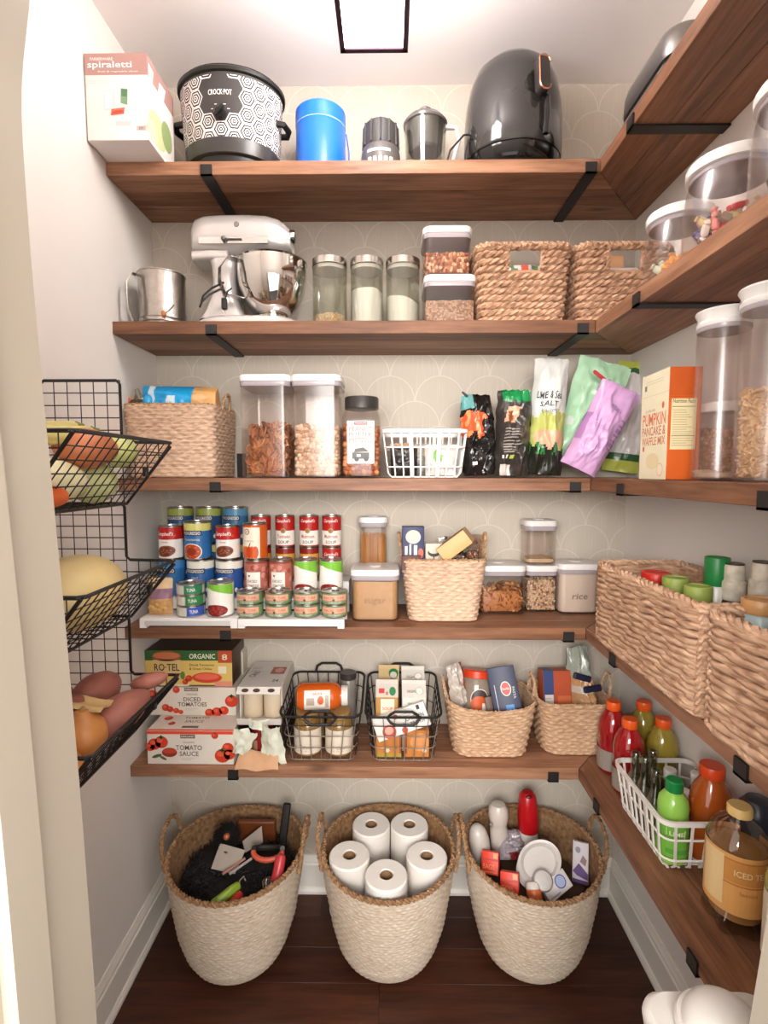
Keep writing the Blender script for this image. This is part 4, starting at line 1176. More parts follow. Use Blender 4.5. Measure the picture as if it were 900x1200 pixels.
# white plastic basket with grid walls
def grid_basket(name, label, cx, cy, z, w0, d0, w1, d1, h, nx, ny, rotz=0, wide_every=3, mat=None, r=.0022, rim_r=.004, rows=2, rad=.02):
    t = thing(name, label, 'basket', (cx, cy, z), rotz)
    mat = mat or M('#ece6e2', .35, var=.02)
    def P(u, f):    # u in 0..4 round the four sides
        w_, d = w0 + (w1 - w0) * f, d0 + (d1 - d0) * f
        X_ = rr(w_, d, rad, 5); return X_
    def loopf(f, N=96):
        w_, d = w0 + (w1 - w0) * f, d0 + (d1 - d0) * f
        return even_loop(rr(w_, d, rad, 5), N)[0]
    b = MB(); L1 = loopf(1); lp = []
    X_, Nn, _ = even_loop(rr(w1, d1, rad, 5), 96)
    for (o_, zz) in ((-.001, h - .012), (.004, h - .010), (.004, h), (-.003, h), (-.003, h - .010)):
        lp.append([(X_[i][0] + Nn[i][0] * o_, X_[i][1] + Nn[i][1] * o_, zz) for i in range(96)])
    lp.append(lp[0]); b.loft(lp, cap0=False, cap1=False); b.build('rim', mat, t)
    for k in range(rows):
        f = (k + .55) / (rows + .45)
        MB().tube([(p_[0], p_[1], h * f) for p_ in loopf(f)], r, 6, closed=True).build('ring', mat, t)
    ups = []
    for k in range(nx):
        q = (k + .5) / nx - .5
        for s_ in (-1, 1): ups.append((q * w0 * .92, s_ * d0 / 2, q * w1 * .92, s_ * d1 / 2, k % wide_every == wide_every - 1, 0))
    for k in range(ny):
        q = (k + .5) / ny - .5
        for s_ in (-1, 1): ups.append((s_ * w0 / 2, q * d0 * .92, s_ * w1 / 2, q * d1 * .92, k % wide_every == wide_every - 1, 1))
    for (xa_, ya_, xb_, yb_, wide, sd) in ups:
        b = MB(); hw_ = .006 if wide else r
        kx, ky = (hw_, r * .8) if sd == 0 else (r * .8, hw_)
        b.loft([[(xx + sx_ * kx, yy + sy_ * ky, zz) for sx_, sy_ in ((-1, -1), (1, -1), (1, 1), (-1, 1))] for xx, yy, zz in ((xa_ * .9 if sd == 1 else xa_, ya_ * .9 if sd == 0 else ya_, .002), (xa_, ya_, .014), (xb_, yb_, h - .008))])
        b.build('slat', mat, t)
    b = MB()
    for k in range(5):
        q = (k / 4 - .5) * d0 * .8; b.box(-w0 / 2 + .01, w0 / 2 - .01, q - r, q + r, .0005, .004)
    for k in range(7):
        q = (k / 6 - .5) * w0 * .85; b.box(q - r, q + r, -d0 / 2 + .01, d0 / 2 - .01, .001, .0045)
    stuff(b.build('floor_grid', mat, t, smooth=False))
    return t
xa, xb = at(449, 505, 1.53).x, at(548, 505, 1.53).x; x0, x1 = at(456, 560, 1.54).x, at(542, 560, 1.54).x
hb_ = at(500, 503, 1.53).z - S3
grid_basket('grid_basket', 'white plastic grid basket of small packets on the middle shelf', (xa + xb) / 2, 1.53 + .095, S3 + .0005, x1 - x0, .16, xb - xa, .19, hb_, 8, 6)
xm = (xa + xb) / 2
for i, (dx, dy, w_, h_, tt, c1, c2, lab, rz, sd) in enumerate([
    (-.062, -.045, .085, .085, .030, '#26211f', '#3a3431', 'small black pouch at the left inside the white grid basket', .1, 21),
    (.050, -.045, .10, .095, .035, '#ddd6cf', '#7bbf3f', 'white pouch with a lime green spot inside the white grid basket', -.12, 22),
    (-.03, .010, .11, .10, .035, '#8f8a80', '#b7ab9c', 'grey pouch at the back of the white grid basket', .1, 23),
    (.06, .02, .10, .09, .03, '#d4cdc6', '#6f7f5a', 'pale pouch with a green corner at the back of the white grid basket', 0, 24)]):
    def mf(u, v, i=i): return 1 if ((i == 1 and (u - .42) ** 2 + ((v - .62) * .7) ** 2 < .022) or (i == 0 and v > .7) or (i == 3 and u > .7)) else (1 if i == 2 and v > .6 else 0)
    pouch('snack_pouch', lab, 'pouch', (xm + dx, 1.625 + dy, S3 + .006), (radians(-6), 0, rz), w_, h_, tt, [shiny(c1), shiny(c2)], mf, seed=sd, crumple=.006, nu=22, nv=20)
pouch('snack_pouch', 'orange-brown pouch edge behind the black pouch in the white grid basket', 'pouch', (xm - .07, 1.625 + .01, S3 + .006), (0, 0, .05), .07, .10, .02, [shiny('#b98b6c')], lambda u, v: 0, seed=26, nu=12, nv=14)

# bags of crisps
def mblack1(u, v):
    n_ = noise.noise(Vector((u * 5, v * 6, 3)))
    if .46 + n_ * .12 < v < .74 + n_ * .15 and u < .58 + n_ * .3: return 1 if noise.noise(Vector((u * 9, v * 9, 7))) < .12 else 2
    if v > .82 and u < .35: return 3
    return 0
w1, h1 = at(585, 510, 1.575).x - at(545, 510, 1.575).x, at(560, 464, 1.575).z - S3
t, fm = pouch('chip_bag', 'black crumpled snack bag with orange-red picture, next to the white grid basket', 'bag', (at(566, 510, 1.575).x - .004, 1.604, S3 + .008), (radians(-4), radians(-3), radians(6)), w1 * 1.06, h1, .085, [shiny('#1b1817', .2), shiny('#e0532b'), shiny('#ef8d5e'), shiny('#5f9a98')], mblack1, seed=31, crumple=.015, topmode=.45)
p = Print(fm); p.rect('#e9e4dd', .012, .02, .020, .055, n=2, m=4, lv=3); p.rect('#e9e4dd', -.035, .030, -.018, .040, n=2, lv=3); p.build('white_print', t)
MB().tube([(-.010, 0, h1 * .93), (-.030, -.004, h1 * 1.01), (-.042, -.006, h1 * 1.05)], [.007, .005, .003], 6).build('bag_tail', shiny('#3f4a48'), t)
def mblack2(u, v):
    n_ = noise.noise(Vector((u * 6, v * 6, 9)))
    if v > .86 + n_ * .1 and u > .15: return 1
    if .60 < v < .80 and abs(u - .42 - (v - .7) * .8) < .17: return 3 if ((u - .36) ** 2 + (v - .66) ** 2 < .006) else 2
    if v < .13 and abs(u - .30) < .17: return 4
    return 0
w2, h2 = at(620, 510, 1.56).x - at(578, 510, 1.56).x, at(600, 458, 1.57).z - S3
t, fm = pouch('chip_bag', 'dark grey snack bag with green crumpled top and pale back panel', 'bag', (at(600, 510, 1.56).x + .004, 1.590, S3 + .006), (radians(-3), radians(2), radians(-5)), w2 * 1.0, h2, .085, [shiny('#3a3430', .3), shiny('#1d8a4a', .25), shiny('#d9a98a'), shiny('#8c4a25'), shiny('#d8d0c8')], mblack2, seed=37, crumple=.013, topmode=.25)
p = Print(fm)
for i in range(9): p.rect('#a89e94', -.030, .135 - i * .0085, .010 + .012 * ((i * 7) % 3) / 2, .138 - i * .0085, n=6, lv=3)
p.rect('#b9c45a', -.012, .050, .0, .060, n=2, lv=3); p.rect('#e9e4dd', -.034, .050, -.029, .060, lv=3); p.rect('#e9e4dd', -.024, .050, -.019, .060, lv=3)
p.build('printed_panel', t)
def mwhite(u, v):
    n_ = noise.noise(Vector((u * 6, v * 7, 2)))
    if v < .17 + n_ * .05: return 3
    if v < .26 + n_ * .08: return 4 if n_ > -.1 else 3
    if v < .38 and abs(u - .55) < .42 - abs(v - .31) * 1.5: return 2
    if v < .52 + n_ * .1: return 1
    return 0
w3, h3_ = at(664, 510, 1.56).x - at(616, 510, 1.56).x, at(640, 420, 1.56).z - S3
t, fm = pouch('chip_bag', 'tall white and green crisp bag with black lettering leaning beside the dark bags', 'bag', (at(640, 510, 1.56).x, 1.595, S3 + .010), (radians(-3), radians(4), radians(-8)), w3 * .98, h3_, .070, [shiny('#d3d4cf', .3), shiny('#b5b963', .35), shiny('#d7a583', .4), shiny('#26261f', .25), shiny('#2e7d3e', .3)], mwhite, seed=42, crumple=.008, wtop=.8, peak=.25)
p = Print(fm)
p.text('#2a2c30', 'LIME & Sea', -.002, h3_ * .675, .022, width=.086, lv=4, shear=.1); p.text('#2a2c30', 'SALT', .0, h3_ * .60, .016, width=.060, lv=4, shear=.1); p.text('#7d8a98', 'CHIPS', 0, h3_ * .535, .012, width=.055, lv=4); p.build('lettering', t)
# mint bag leaning behind
a0, a1 = at(668, 500, 1.66), at(712, 405, 1.66)
t, fm = pouch('tortilla_bag', 'mint green bag leaning right behind the lilac bag under the shelf', 'bag', (at(672, 500, 1.66).x, 1.668, S3 + .045), (radians(0), radians(17), radians(-4)), .165, .335, .055, [shiny('#b2dcb6', .35), shiny('#d8e0d2', .3)], lambda u, v: 1 if noise.noise(Vector((u * 4, v * 5, 12))) > .25 and .3 < v < .75 else 0, seed=47, crumple=.010, wbot=.85)
MB().ball((-.02, -.036, .05), (.02, .004, .02), nu=14, nv=6).build('printed_seal', M('#cdd8c8', .4), t)
# white bag with green ends
t, fm = pouch('flour_bag', 'white bag with green ends standing behind the pumpkin mix box', 'bag', (at(752, 500, 1.72).x - .045, 1.742, S3 + .016), (radians(-2), radians(8), radians(-14)), .155, at(750, 412, 1.66).z - S3 - .03, .05, [shiny('#d9d3d0', .4), shiny('#b9bf52', .4), shiny('#2e5a34', .4)], lambda u, v: 1 if v < .11 else (2 if v < .16 else (1 if v > .93 else (2 if v > .90 else 0))), seed=51, crumple=.007)
for k, (q0, q1, q2) in enumerate((((.028, -.036, .262), (.036, -.040, .245), (.040, -.040, .235)), ((.066, -.030, .262), (.056, -.036, .245), (.046, -.038, .236)))):
    MB().tube([q0, q1, q2], .0022, 5).build('twist_tie', BLACK, t)
# lilac bag
t, fm = pouch('tortilla_bag', 'lilac crumpled bag leaning right at the corner of the middle shelf', 'bag', (at(679, 556, 1.545).x - .002, 1.562, S3 + .026), (radians(-4), radians(27), radians(-10)), .132, .275, .075, [shiny('#cfa3cf', .3), shiny('#a878ad', .35)], lambda u, v: 1 if (u < .14 and .3 < v < .6) or (u > .86 and .3 < v < .66 and int(v * 60) % 2) else 0, seed=55, crumple=.008, wbot=.82, wtop=.9, peak=.3)
p = Print(fm); p.text('#8f6a9c', 'VEGAN', .012, .205, .014, width=.045, lv=4, rot=-.1); p.text('#b58abb', 'TORTILLA', -.006, .135, .011, width=.06, lv=4); p.build('lettering', t)
# red clip
t = thing('bag_clip', 'red plastic bag clip between the mint green and lilac bags', 'clip', tuple(at(712, 448, 1.585)), 0, rot=(0, radians(-52), 0))
MB().rbox(.010, .010, .075, r=.003, bev=.002, z=-.02).build('clip_arm', M('#cc3540', .35), t); b = MB().rbox(.010, .010, .060, r=.003, bev=.002, z=-.05); o = b.build('clip_arm', M('#cc3540', .35), t, loc=(-.016, 0, .01), rot=(0, radians(62), 0))
MB().lathe([(.008, -.008), (.008, .008)], 14).build('clip_hinge', M('#8f8a86', .4), t, rot=(pi / 2, 0, 0))

# pumpkin pancake box on the right shelf
hbx = .256
t = thing('pancake_box', 'cream and orange pumpkin pancake mix box on the right middle shelf', 'box', (.6765, 1.262, S3 + .0005), radians(-3))
wx, wy = .072, .142
b = MB(); b.rbox(wx, wy, hbx, r=.001, bev=.0008, n=1); b.build('box_body', M('#d9641f', .5, var=.02), t, smooth=False)
p = Print(lambda u, v, l: (-wx / 2 - l, -u, v))
p.rect('#efe6c6', -wy / 2, 0, wy / 2, hbx); p.rect('#d9d0ae', -wy / 2, hbx * .79, wy / 2, hbx * .795, lv=2)
p.text('#e0764a', 'PUMPKIN', 0, hbx * .565, .030, width=.120, lv=2); p.text('#c9745a', 'PANCAKE &', 0, hbx * .455, .022, width=.122, lv=2); p.text('#cf7d4e', 'WAFFLE MIX', 0, hbx * .36, .020, width=.122, lv=2)
p.text('#b9a98f', 'GLUTEN FREE', -.02, hbx * .65, .006, lv=2); p.ell('#d9603a', .045, hbx * .68, .006, .008, lv=2); p.ell('#d9603a', -.05, hbx * .29, .005, .007, lv=2); p.ell('#e9c3a4', .04, hbx * .09, .016, .016, lv=2); p.ell('#efe6c6', .04, hbx * .09, .013, .013, lv=3); p.ell('#e9d9a8', .0, hbx * .17, .035, .02, lv=2)
p.rect('#8c8578', -.055, hbx * .85, -.043, hbx * .90, lv=2); p.lines('#cfc6a8', .0, hbx * .93, .09, 2, .006, lv=2)
p.build('printed_front', t)
p = Print(front(wy / 2))
p.rect('#efdfb0', -.030, hbx * .27, .026, hbx * .72); p.rect('#c9560f', -.036, hbx * .735, .036, hbx * .74, lv=2)
p.text('#5a4630', 'Nutrition Facts', -.002, hbx * .70, .009, width=.050, lv=2); p.rect('#5a4630', -.028, hbx * .648, .024, hbx * .653, lv=2); p.rect('#5a4630', -.028, hbx * .388, .024, hbx * .393, lv=2)
p.lines('#b3a27a', -.002, hbx * .62, .048, 11, .0055, lv=2); p.lines('#b3a27a', -.002, hbx * .37, .048, 4, .0055, lv=2)
p.build('nutrition_panel', t)
b = MB().box(-wx / 2 + .0008, wx / 2 - .0008, -wy / 2 - .0009, -wy / 2 - .0004, hbx * .75, hbx * .998); b.build('top_flap', M('#c9591b', .5), t, smooth=False)

# right shelf: tall round containers
def tall_round(label, px, X_, Y, r_, pytop, z, grp='tall round containers with flared white lids'):
    hh_ = onx(px, pytop, X_ - r_ * .7).z - z
    t = thing('tall_container', label, 'container', (X_, Y, z), 0, grp)
    hb = hh_ - .034
    MB().lathe([(r_ - .004, 0), (r_, .004), (r_, hb * .9), (r_ * .97, hb), (r_ * .95, hb), (r_ - .002, hb * .9), (r_ - .002, .006), (.001, .004)], 44).build('clear_body', CLEAR, t)
    MB().lathe([(r_ * .98, hb - .008), (r_ * 1.0, hb - .006), (r_ * 1.0, hb + .002)], 40).build('gasket', M('#a99fa3', .25), t)
    MB().lathe([(r_ * .99, hb), (r_ * 1.03, hb + .003), (r_ * 1.03, hb + .009), (r_ * .96, hb + .013), (r_ * 1.0, hb + .022), (r_ * 1.09, hh_ - .004), (r_ * 1.06, hh_), (.001, hh_ - .002)], 44).build('lid', WHITE, t)
    return hh_
hA = tall_round('tall clear round container nearly empty, in front of a smaller oat container', 836, .700, 1.108, .0495, 362, S3)
hB = tall_round('tall clear round container of ring cereal at the near end of the right middle shelf', 890, .700, .968, .0515, 334, S3)
powder('pale brown flour layer in the bottom of the tall round container', 'flour', .700, 1.108, S3 + .006, .094, .094, .012, M('#b89a80', .9), True, 8, name='flour')
heap('pale ring cereal in the tall round container', 'cereal', .700, .968, S3 + .006, .098, .098, hB * .46, 'ring', .0078, [M('#d3ae84', .6, var=.1), M('#c79c70', .6, var=.1), M('#dfc09b', .6)], (1, 1, .8), roundc=True, seed=61, name='ring_cereal', tilt=1, dens=1.1)
hs_ = onx(835, 472, .745).z - S3
t = thing('small_jar', 'short round container of oat cereal with white lid behind the tall clear container', 'jar', (.7665, 1.218, S3)); r_ = .047
MB().lathe([(r_ - .004, 0), (r_, .004), (r_, hs_ - .022), (r_ - .002, hs_ - .022), (r_ - .002, .006), (.001, .004)], 36).build('clear_body', CLEAR, t)
MB().lathe([(r_, hs_ - .022), (r_ + .002, hs_ - .019), (r_ + .002, hs_ - .003), (r_ - .002, hs_), (.001, hs_)], 36).build('lid', WHITE, t)
heap('oat cereal in the short round container', 'cereal', .7665, 1.218, S3 + .006, .088, .088, hs_ * .62, 'bead', .0065, [M('#b98d6d', .7), M('#cda384', .7)], (1, .8, .5), roundc=True, seed=63, name='oat_cereal')
# ================================================================== wire rack on the left wall
def wire_grid(b, P00, P10, P01, P11, nu, nv, r):
    """straight wires over a four-cornered panel"""
    A, B, C, D = map(Vector, (P00, P10, P01, P11))
    for i in range(nu + 1):
        q = i / nu; b.tube([A.lerp(B, q), C.lerp(D, q)], r, 4)
    for j in range(nv + 1):
        q = j / nv; b.tube([A.lerp(C, q), B.lerp(D, q)], r, 4)
YFAR, YNEAR, XW = 1.19, .83, -.806
rack = thing('wire_rack', 'black three-tier wire fruit rack hung on the left wall', 'rack', (XW, YFAR, 0.95))
def L(p_): return (p_[0] - XW, p_[1] - YFAR, p_[2] - .95)
tiers = [dict(top=at(90, 446, YFAR).z, tip=at(200, 519, YFAR).z, bot=at(148, 590, YFAR).z, near=at(88, 497, YNEAR).z, nb=at(52, 600, YNEAR).z),
         dict(top=at(148, 590, YFAR).z, tip=at(205, 657, YFAR).z, bot=at(150, 722, YFAR).z, near=at(97, 702, YNEAR).z, nb=at(65, 768, YNEAR).z),
         dict(top=at(150, 722, YFAR).z, tip=at(208, 791, YFAR).z, bot=at(156, 855, YFAR).z, near=at(105, 887, YNEAR).z, nb=at(72, 942, YNEAR).z)]
XP, XT = -.622, -.509      # panel edge, basket lip
for T in tiers:
    zt_, zl, zb = T['top'], T['tip'], T['bot']; zb2 = zb + .004
    f = MB(); R_ = .0036
    # far end panel outline: narrow above, stepping out at the lip
    f.tube([L(q) for q in ((XW, YFAR, zb), (XW, YFAR, zt_ - .008), (XW + .008, YFAR, zt_), (XP - .008, YFAR, zt_), (XP, YFAR, zt_ - .008), (XP, YFAR, zl + .010), (XP + .008, YFAR, zl + .002), (XT - .006, YFAR, zl), (XT, YFAR, zl - .008), (XP + .006, YFAR, zb), (XW, YFAR, zb))], R_, 6)
    # lip running towards us, near end lip, near slanting post, bottom rails
    f.tube([L(q) for q in ((XT, YFAR, zl), (XT, YNEAR + .01, zl), (XT - .010, YNEAR, zl), (XW, YNEAR, zl))], R_ * 1.1, 6)
    f.tube([L(q) for q in ((XT - .004, YNEAR, zl - .002), (XP + .006, YNEAR, zb), (XW, YNEAR, zb))], R_ * 1.1, 6)
    f.tube([L(q) for q in ((XP + .006, YFAR, zb), (XP + .006, YNEAR, zb))], R_, 6)
    f.tube([L(q) for q in ((XW + .003, YFAR, zl), (XW + .003, YNEAR, zl))], R_, 6)
    f.build('tier_frame', WIRE, rack)
    g = MB(); r_ = .0013
    wire_grid(g, L((XW, YFAR, zb)), L((XP, YFAR, zb)), L((XW, YFAR, zt_)), L((XP, YFAR, zt_)), 6, 10, r_)
    n_ = 4
    for i in range(1, n_):
        q = i / n_; x_ = XP + (XT - XP) * q; g.tube([L((x_, YFAR, zb + (zl - zb) * q)), L((x_, YFAR, zl))], r_, 4)
    for j in range(1, 5):
        q = j / 5; g.tube([L((XP, YFAR, zb + (zl - zb) * q)), L((XP + (XT - XP) * q, YFAR, zb + (zl - zb) * q))], r_, 4)
    stuff(g.build('end_grid', WIRE, rack))
    g = MB(); wire_grid(g, L((XP + .006, YFAR, zb)), L((XP + .006, YNEAR, zb)), L((XT, YFAR, zl)), L((XT, YNEAR, zl)), 13, 6, r_); stuff(g.build('front_grid', WIRE, rack))
    g = MB(); wire_grid(g, L((XW, YFAR, zb)), L((XW, YNEAR, zb)), L((XP + .006, YFAR, zb)), L((XP + .006, YNEAR, zb)), 13, 6, r_); stuff(g.build('bottom_grid', WIRE, rack))
    g = MB()
    for i in range(1, 6):
        x_ = XW + (XP - XW) * i / 6 ; g.tube([L((x_, YNEAR, zb)), L((x_, YNEAR, zl))], r_, 4)
    for i in range(0, 4):
        q = i / 4; x_ = XP + (XT - XP) * q; g.tube([L((x_, YNEAR, zb + (zl - zb) * q)), L((x_, YNEAR, zl))], r_, 4)
    for j in range(1, 5):
        q = j / 5; g.tube([L((XW, YNEAR, zb + (zl - zb) * q)), L((XP + (XT - XP) * q, YNEAR, zb + (zl - zb) * q))], r_, 4)
    stuff(g.build('near_grid', WIRE, rack))
    MB().rbox(.010, .012, .022, r=.002, bev=.001).build('clip', WIRE, rack, loc=L((XP + (XT - XP) * .55, YFAR - .02, zb + (zl - zb) * .45)))
    hk = MB().tube([L((XW + .001, YFAR - .02, zt_ - .02)), L((XW - .0035, YFAR - .02, zt_ - .02)), L((XW - .0035, YFAR - .02, zt_ - .05))], .0035, 6)
    hk.build('wall_hook', WIRE, rack)

# fruit and vegetables
def spindle(name, label, cat, p, mat, length, rad, direc, bend=0, sag=0, group=None, tipr=.2, n=14, ends=None, end_mat=None, rfn=None):
    """a lying vegetable or fruit along a direction"""
    d = Vector(direc).normalized(); side = d.cross(Vector((0, 0, 1))).normalized(); up = side.cross(d)
    b = MB(); pts = []; rs = []
    for i in range(n + 1):
        q = i / n; s_ = (q - .5) * length; a = sin(pi * q)
        pts.append(d * s_ + side * (bend * (a - .5)) + up * (sag * (a - .5)))
        rs.append(rad * (rfn(q) if rfn else max(.04, a ** .45)))
    b.tube(pts, rs, 12)
    t = thing(name, label, cat, p, 0, group)
    b.build('flesh', mat, t)
    if ends: MB().tube([pts[-1] - d * .002, pts[-1] + d * ends], [rs[-1] * .9 + .003, .004], 8).build('stem', end_mat, t)
    return t
z1 = tiers[0]['bot'] + .004
SQ = M('#e3dcb2', .4, var=.08, scale=20); MAN = M('#b9704a', .4, var=.35, scale=9); BAN = M('#d0c47c', .45, var=.12, scale=12); ONI = M('#c98548', .35, var=.15, scale=20)
def rb(k=.9): return lambda q: max(.05, sin(pi * q) ** k)
# yellow squash and mangoes
spindle('spaghetti_squash', 'pale cream squash lying at the front bottom of the upper wire tier', 'squash', (-.665, .965, z1 + .050), SQ, .20, .050, (.35, .9, 0), rfn=rb(.5))
spindle('green_melon', 'small pale green melon behind the cream squash in the upper wire tier', 'melon', (-.650, 1.115, z1 + .047), M('#c9cf94', .4, var=.1), .115, .047, (.2, 1, 0), rfn=rb(.5))
spindle('mango', 'red and orange mango resting on the squash in the upper wire tier', 'mango', (-.625, 1.055, z1 + .118), MAN, .135, .042, (.5, .8, 0), rfn=rb(.6))
spindle('mango', 'yellowish green mango at the far end of the upper wire tier', 'mango', (-.600, 1.135, z1 + .115), M('#b9bf78', .4, var=.15, scale=10), .10, .036, (.2, 1, .0), rfn=rb(.6))
spindle('mango', 'orange mango half hidden behind the jamb in the upper wire tier', 'mango', (-.705, .93, z1 + .125), M('#cf7d4c', .4, var=.15, scale=10), .105, .030, (.4, .9, 0), rfn=rb(.6))
spindle('carrot', 'orange carrot end low at the near end of the upper wire tier', 'carrot', (-.600, .875, z1 + .026), M('#d9622c', .45, var=.1), .10, .022, (.3, 1, 0), rfn=rb(.4))
for k, (dx, dz, lab) in enumerate(((0, 0, 'front yellow banana on top of the upper wire tier'), (-.045, .012, 'yellow banana behind the front one on top of the upper wire tier'))):
    spindle('banana', lab, 'banana', (-.665 + dx, .99 + .02 * k, z1 + .150 + dz), BAN, .22, .019, (.35, .94, 0), bend=.02, sag=-.02, rfn=lambda q: max(.25, min(1, sin(pi * q) ** .35)), ends=.016, end_mat=M('#7d7a38', .5), group=None)
z2 = tiers[1]['bot'] + .004
t = thing('melon', 'large pale yellow melon filling the middle wire tier', 'melon', (-.652, 1.045, z2 + .088), 0)
MB().ball((0, 0, 0), (.088, .115, .078), nu=32, nv=20).build('rind', M('#dcc48a', .4, var=.1, scale=14, bump=.1, bscale=60), t)
z3 = tiers[2]['bot'] + .004
POT = M('#9c5f50', .6, var=.2, scale=26, bump=.25, bscale=50)
for i, (x_, y_, dz, ln, rd, dr, lab) in enumerate([
    (-.592, 1.055, .098, .165, .040, (.62, .55, .34), 'longest red sweet potato, in front at the lip of the lowest wire tier'),
    (-.672, 1.125, .120, .13, .042, (.3, .9, .1), 'rounded red potato behind the longest one in the lowest wire tier'),
    (-.553, 1.135, .142, .085, .019, (.9, .2, .2), 'small pointed sweet potato tip at the far lip of the lowest wire tier'),
    (-.665, 1.020, .122, .10, .036, (.2, .9, 0), 'red potato at the near left of the lowest wire tier'),
    (-.745, 1.085, .120, .10, .034, (.1, 1, 0), 'red potato against the wall in the lowest wire tier')]):
    spindle('sweet_potato', lab, 'potato', (x_, y_, z3 + dz), POT, ln, rd, dr, bend=.008, rfn=rb(.55))
for i, (x_, y_, dz, rd, lab) in enumerate([(-.618, .985, .092, .047, 'large golden onion near the front of the lowest wire tier'), (-.606, .905, .068, .034, 'smaller golden onion by the near lip of the lowest wire tier'), (-.735, 1.0, .045, .043, 'golden onion under the red potatoes in the lowest wire tier')]):
    t = thing('onion', lab, 'onion', (x_, y_, z3 + dz))
    MB().ball((0, 0, 0), (rd, rd, rd * .95), nu=18, nv=12, fn=lambda q: Vector((q.x, q.y, q.z * (1.18 if q.z > 0 and (q.x ** 2 + q.y ** 2) < (rd * .3) ** 2 else 1)))).build('skin', ONI, t)
    MB().tube([(0, 0, rd * .9), (.004, 0, rd * 1.25)], [.008, .003], 7).build('onion_neck', M('#b08a55', .7), t)
t = thing('paper_scrap', 'torn tan paper bag edge between potatoes and onions in the lowest wire tier', 'paper', (-.640, 1.01, z3 + .145))
MB().grid(lambda u, v: ((u - .5) * .12, (v - .5) * .05, .006 * sin(u * 5) + .004 * sin(v * 7)), 8, 4).grid(lambda u, v: ((u - .5) * .12, (v - .5) * .05, .006 * sin(u * 5) + .004 * sin(v * 7) - .001), 8, 4, flip=True).build('paper_sheet', M('#d3b27a', .7), t)
# ================================================================== second lowest shelf: stepped riser and tins
RW = M('#e9e5e1', .4, var=.02)
t = thing('step_riser', 'white stepped shelf riser carrying the tins on the second lowest shelf', 'riser', (-.445, 1.505, S4))
TI = ((0, .096, .030), (.096, .184, .068), (.184, .285, .107))
for sx0, sx1, lift, fy in ((-.310, -.015, 0, 0), (-.0125, .308, -.0022, -.0015)):
    for a0, a1, hz_ in TI:
        MB().rbox(sx1 - sx0, a1 - a0, .004, r=.002, bev=.001, x=(sx0 + sx1) / 2, y=(a0 + a1) / 2, z=hz_ + lift - .0042, n=1).build('step', RW, t, angle=25)
        b = MB().box(sx0, sx1, a0, a0 + .003, (0.0075 if a0 == 0 else hz_ - .034) + lift * .3, hz_ + lift - .004); b.build('riser_face', RW, t, smooth=False)
    for xx in (sx0, sx1 - .02):
        for a0, a1, hz_ in TI: MB().box(xx, xx + .02, a0 + .0032, a0 + .02, 0, hz_ + lift - .0044).build('leg', RW, t, smooth=False)
        MB().box(xx, xx + .02, 0, .003, 0, .0075).build('foot', RW, t, smooth=False)
MB().rbox(.26, .0012, .014, r=.002, bev=.0004, n=2).build('label_holder', M('#c9c5c1', .3, var=.02), t, loc=(-.165, -.0008, .0085))

def tin(label, px, Y, z, r_, h, design, rot=0, group=None, x=None):
    xx = at(px, 650, Y).x if x is None else x
    t = thing('tin_can', label, 'tin can', (xx, Y, z + .0006), rot, group)
    b = MB().lathe([(r_ - .003, .001), (r_ - .001, 0), (r_, .0015), (r_, .003), (r_ - .0012, .004), (r_ - .0012, h - .004), (r_, h - .003), (r_, h - .0008), (r_ - .001, h), (r_ - .0035, h), (r_ - .004, h - .003), (r_ * .7, h - .003), (r_ * .66, h - .0022), (r_ * .4, h - .0022), (.001, h - .0025)], 30)
    b.build('tin_body', TIN, t)
    if r_ > .036 and h < .05:
        MB().tube([(.004 + .012 * cos(a), .008 * sin(a), h - .0015) for a in [2 * pi * k / 12 for k in range(12)]], .0012, 5, closed=True).build('pull_ring', STEEL, t)
    p = Print(around(r_ - .0010), .00025); p.rough = .35
    c = pi * r_ * .999
    def band(col, v0, v1, lv=1): p.rect(col, -c, v0 * h, c, v1 * h, lv, n=30)
    design(p, band, r_, h)
    p.build('paper_label', t)
    return t
def d_soup(top='Tomato', sub='SOUP'):
    def f(p, band, r, h):
        band('#b5221c', .04, .96); band('#efe7dd', .07, .53, 2)
        p.text('#f2ece6', "Campbell's", 0, .83 * h, .13 * h, width=r * 1.5, lv=2, shear=.25); p.ell('#b08a4e', 0, .53 * h, r * .26, r * .26, lv=4, rings=3); p.ell('#8f6c3a', 0, .53 * h, r * .17, r * .17, lv=5, rings=2)
        p.text('#a8302a', top, 0, .35 * h, .11 * h, width=r * 1.35, lv=3); p.text('#3a2a26', sub, 0, .17 * h, .10 * h, width=r * 1.1, lv=3)
    return f
def d_noodle(p, band, r, h):
    band('#8e1f18', .04, .96); band('#d9a24a', .04, .80, 2); band('#efe0b8', .10, .45, 3)
    p.ell('#e8c87e', 0, .62 * h, r * .9, .13 * h, lv=4, rings=6); p.text('#5a2a1e', 'CHICKEN', 0, .28 * h, .1 * h, width=r * 1.3, lv=4)
def d_redsoup(p, band, r, h):
    band('#b5221c', .04, .96); band('#efe7dd', .07, .50, 2); p.text('#f2ece6', "Campbell's", 0, .78 * h, .14 * h, width=r * 1.5, lv=2, shear=.25)
    p.text('#a8302a', 'Tomato', 0, .3 * h, .11 * h, width=r * 1.3, lv=3)
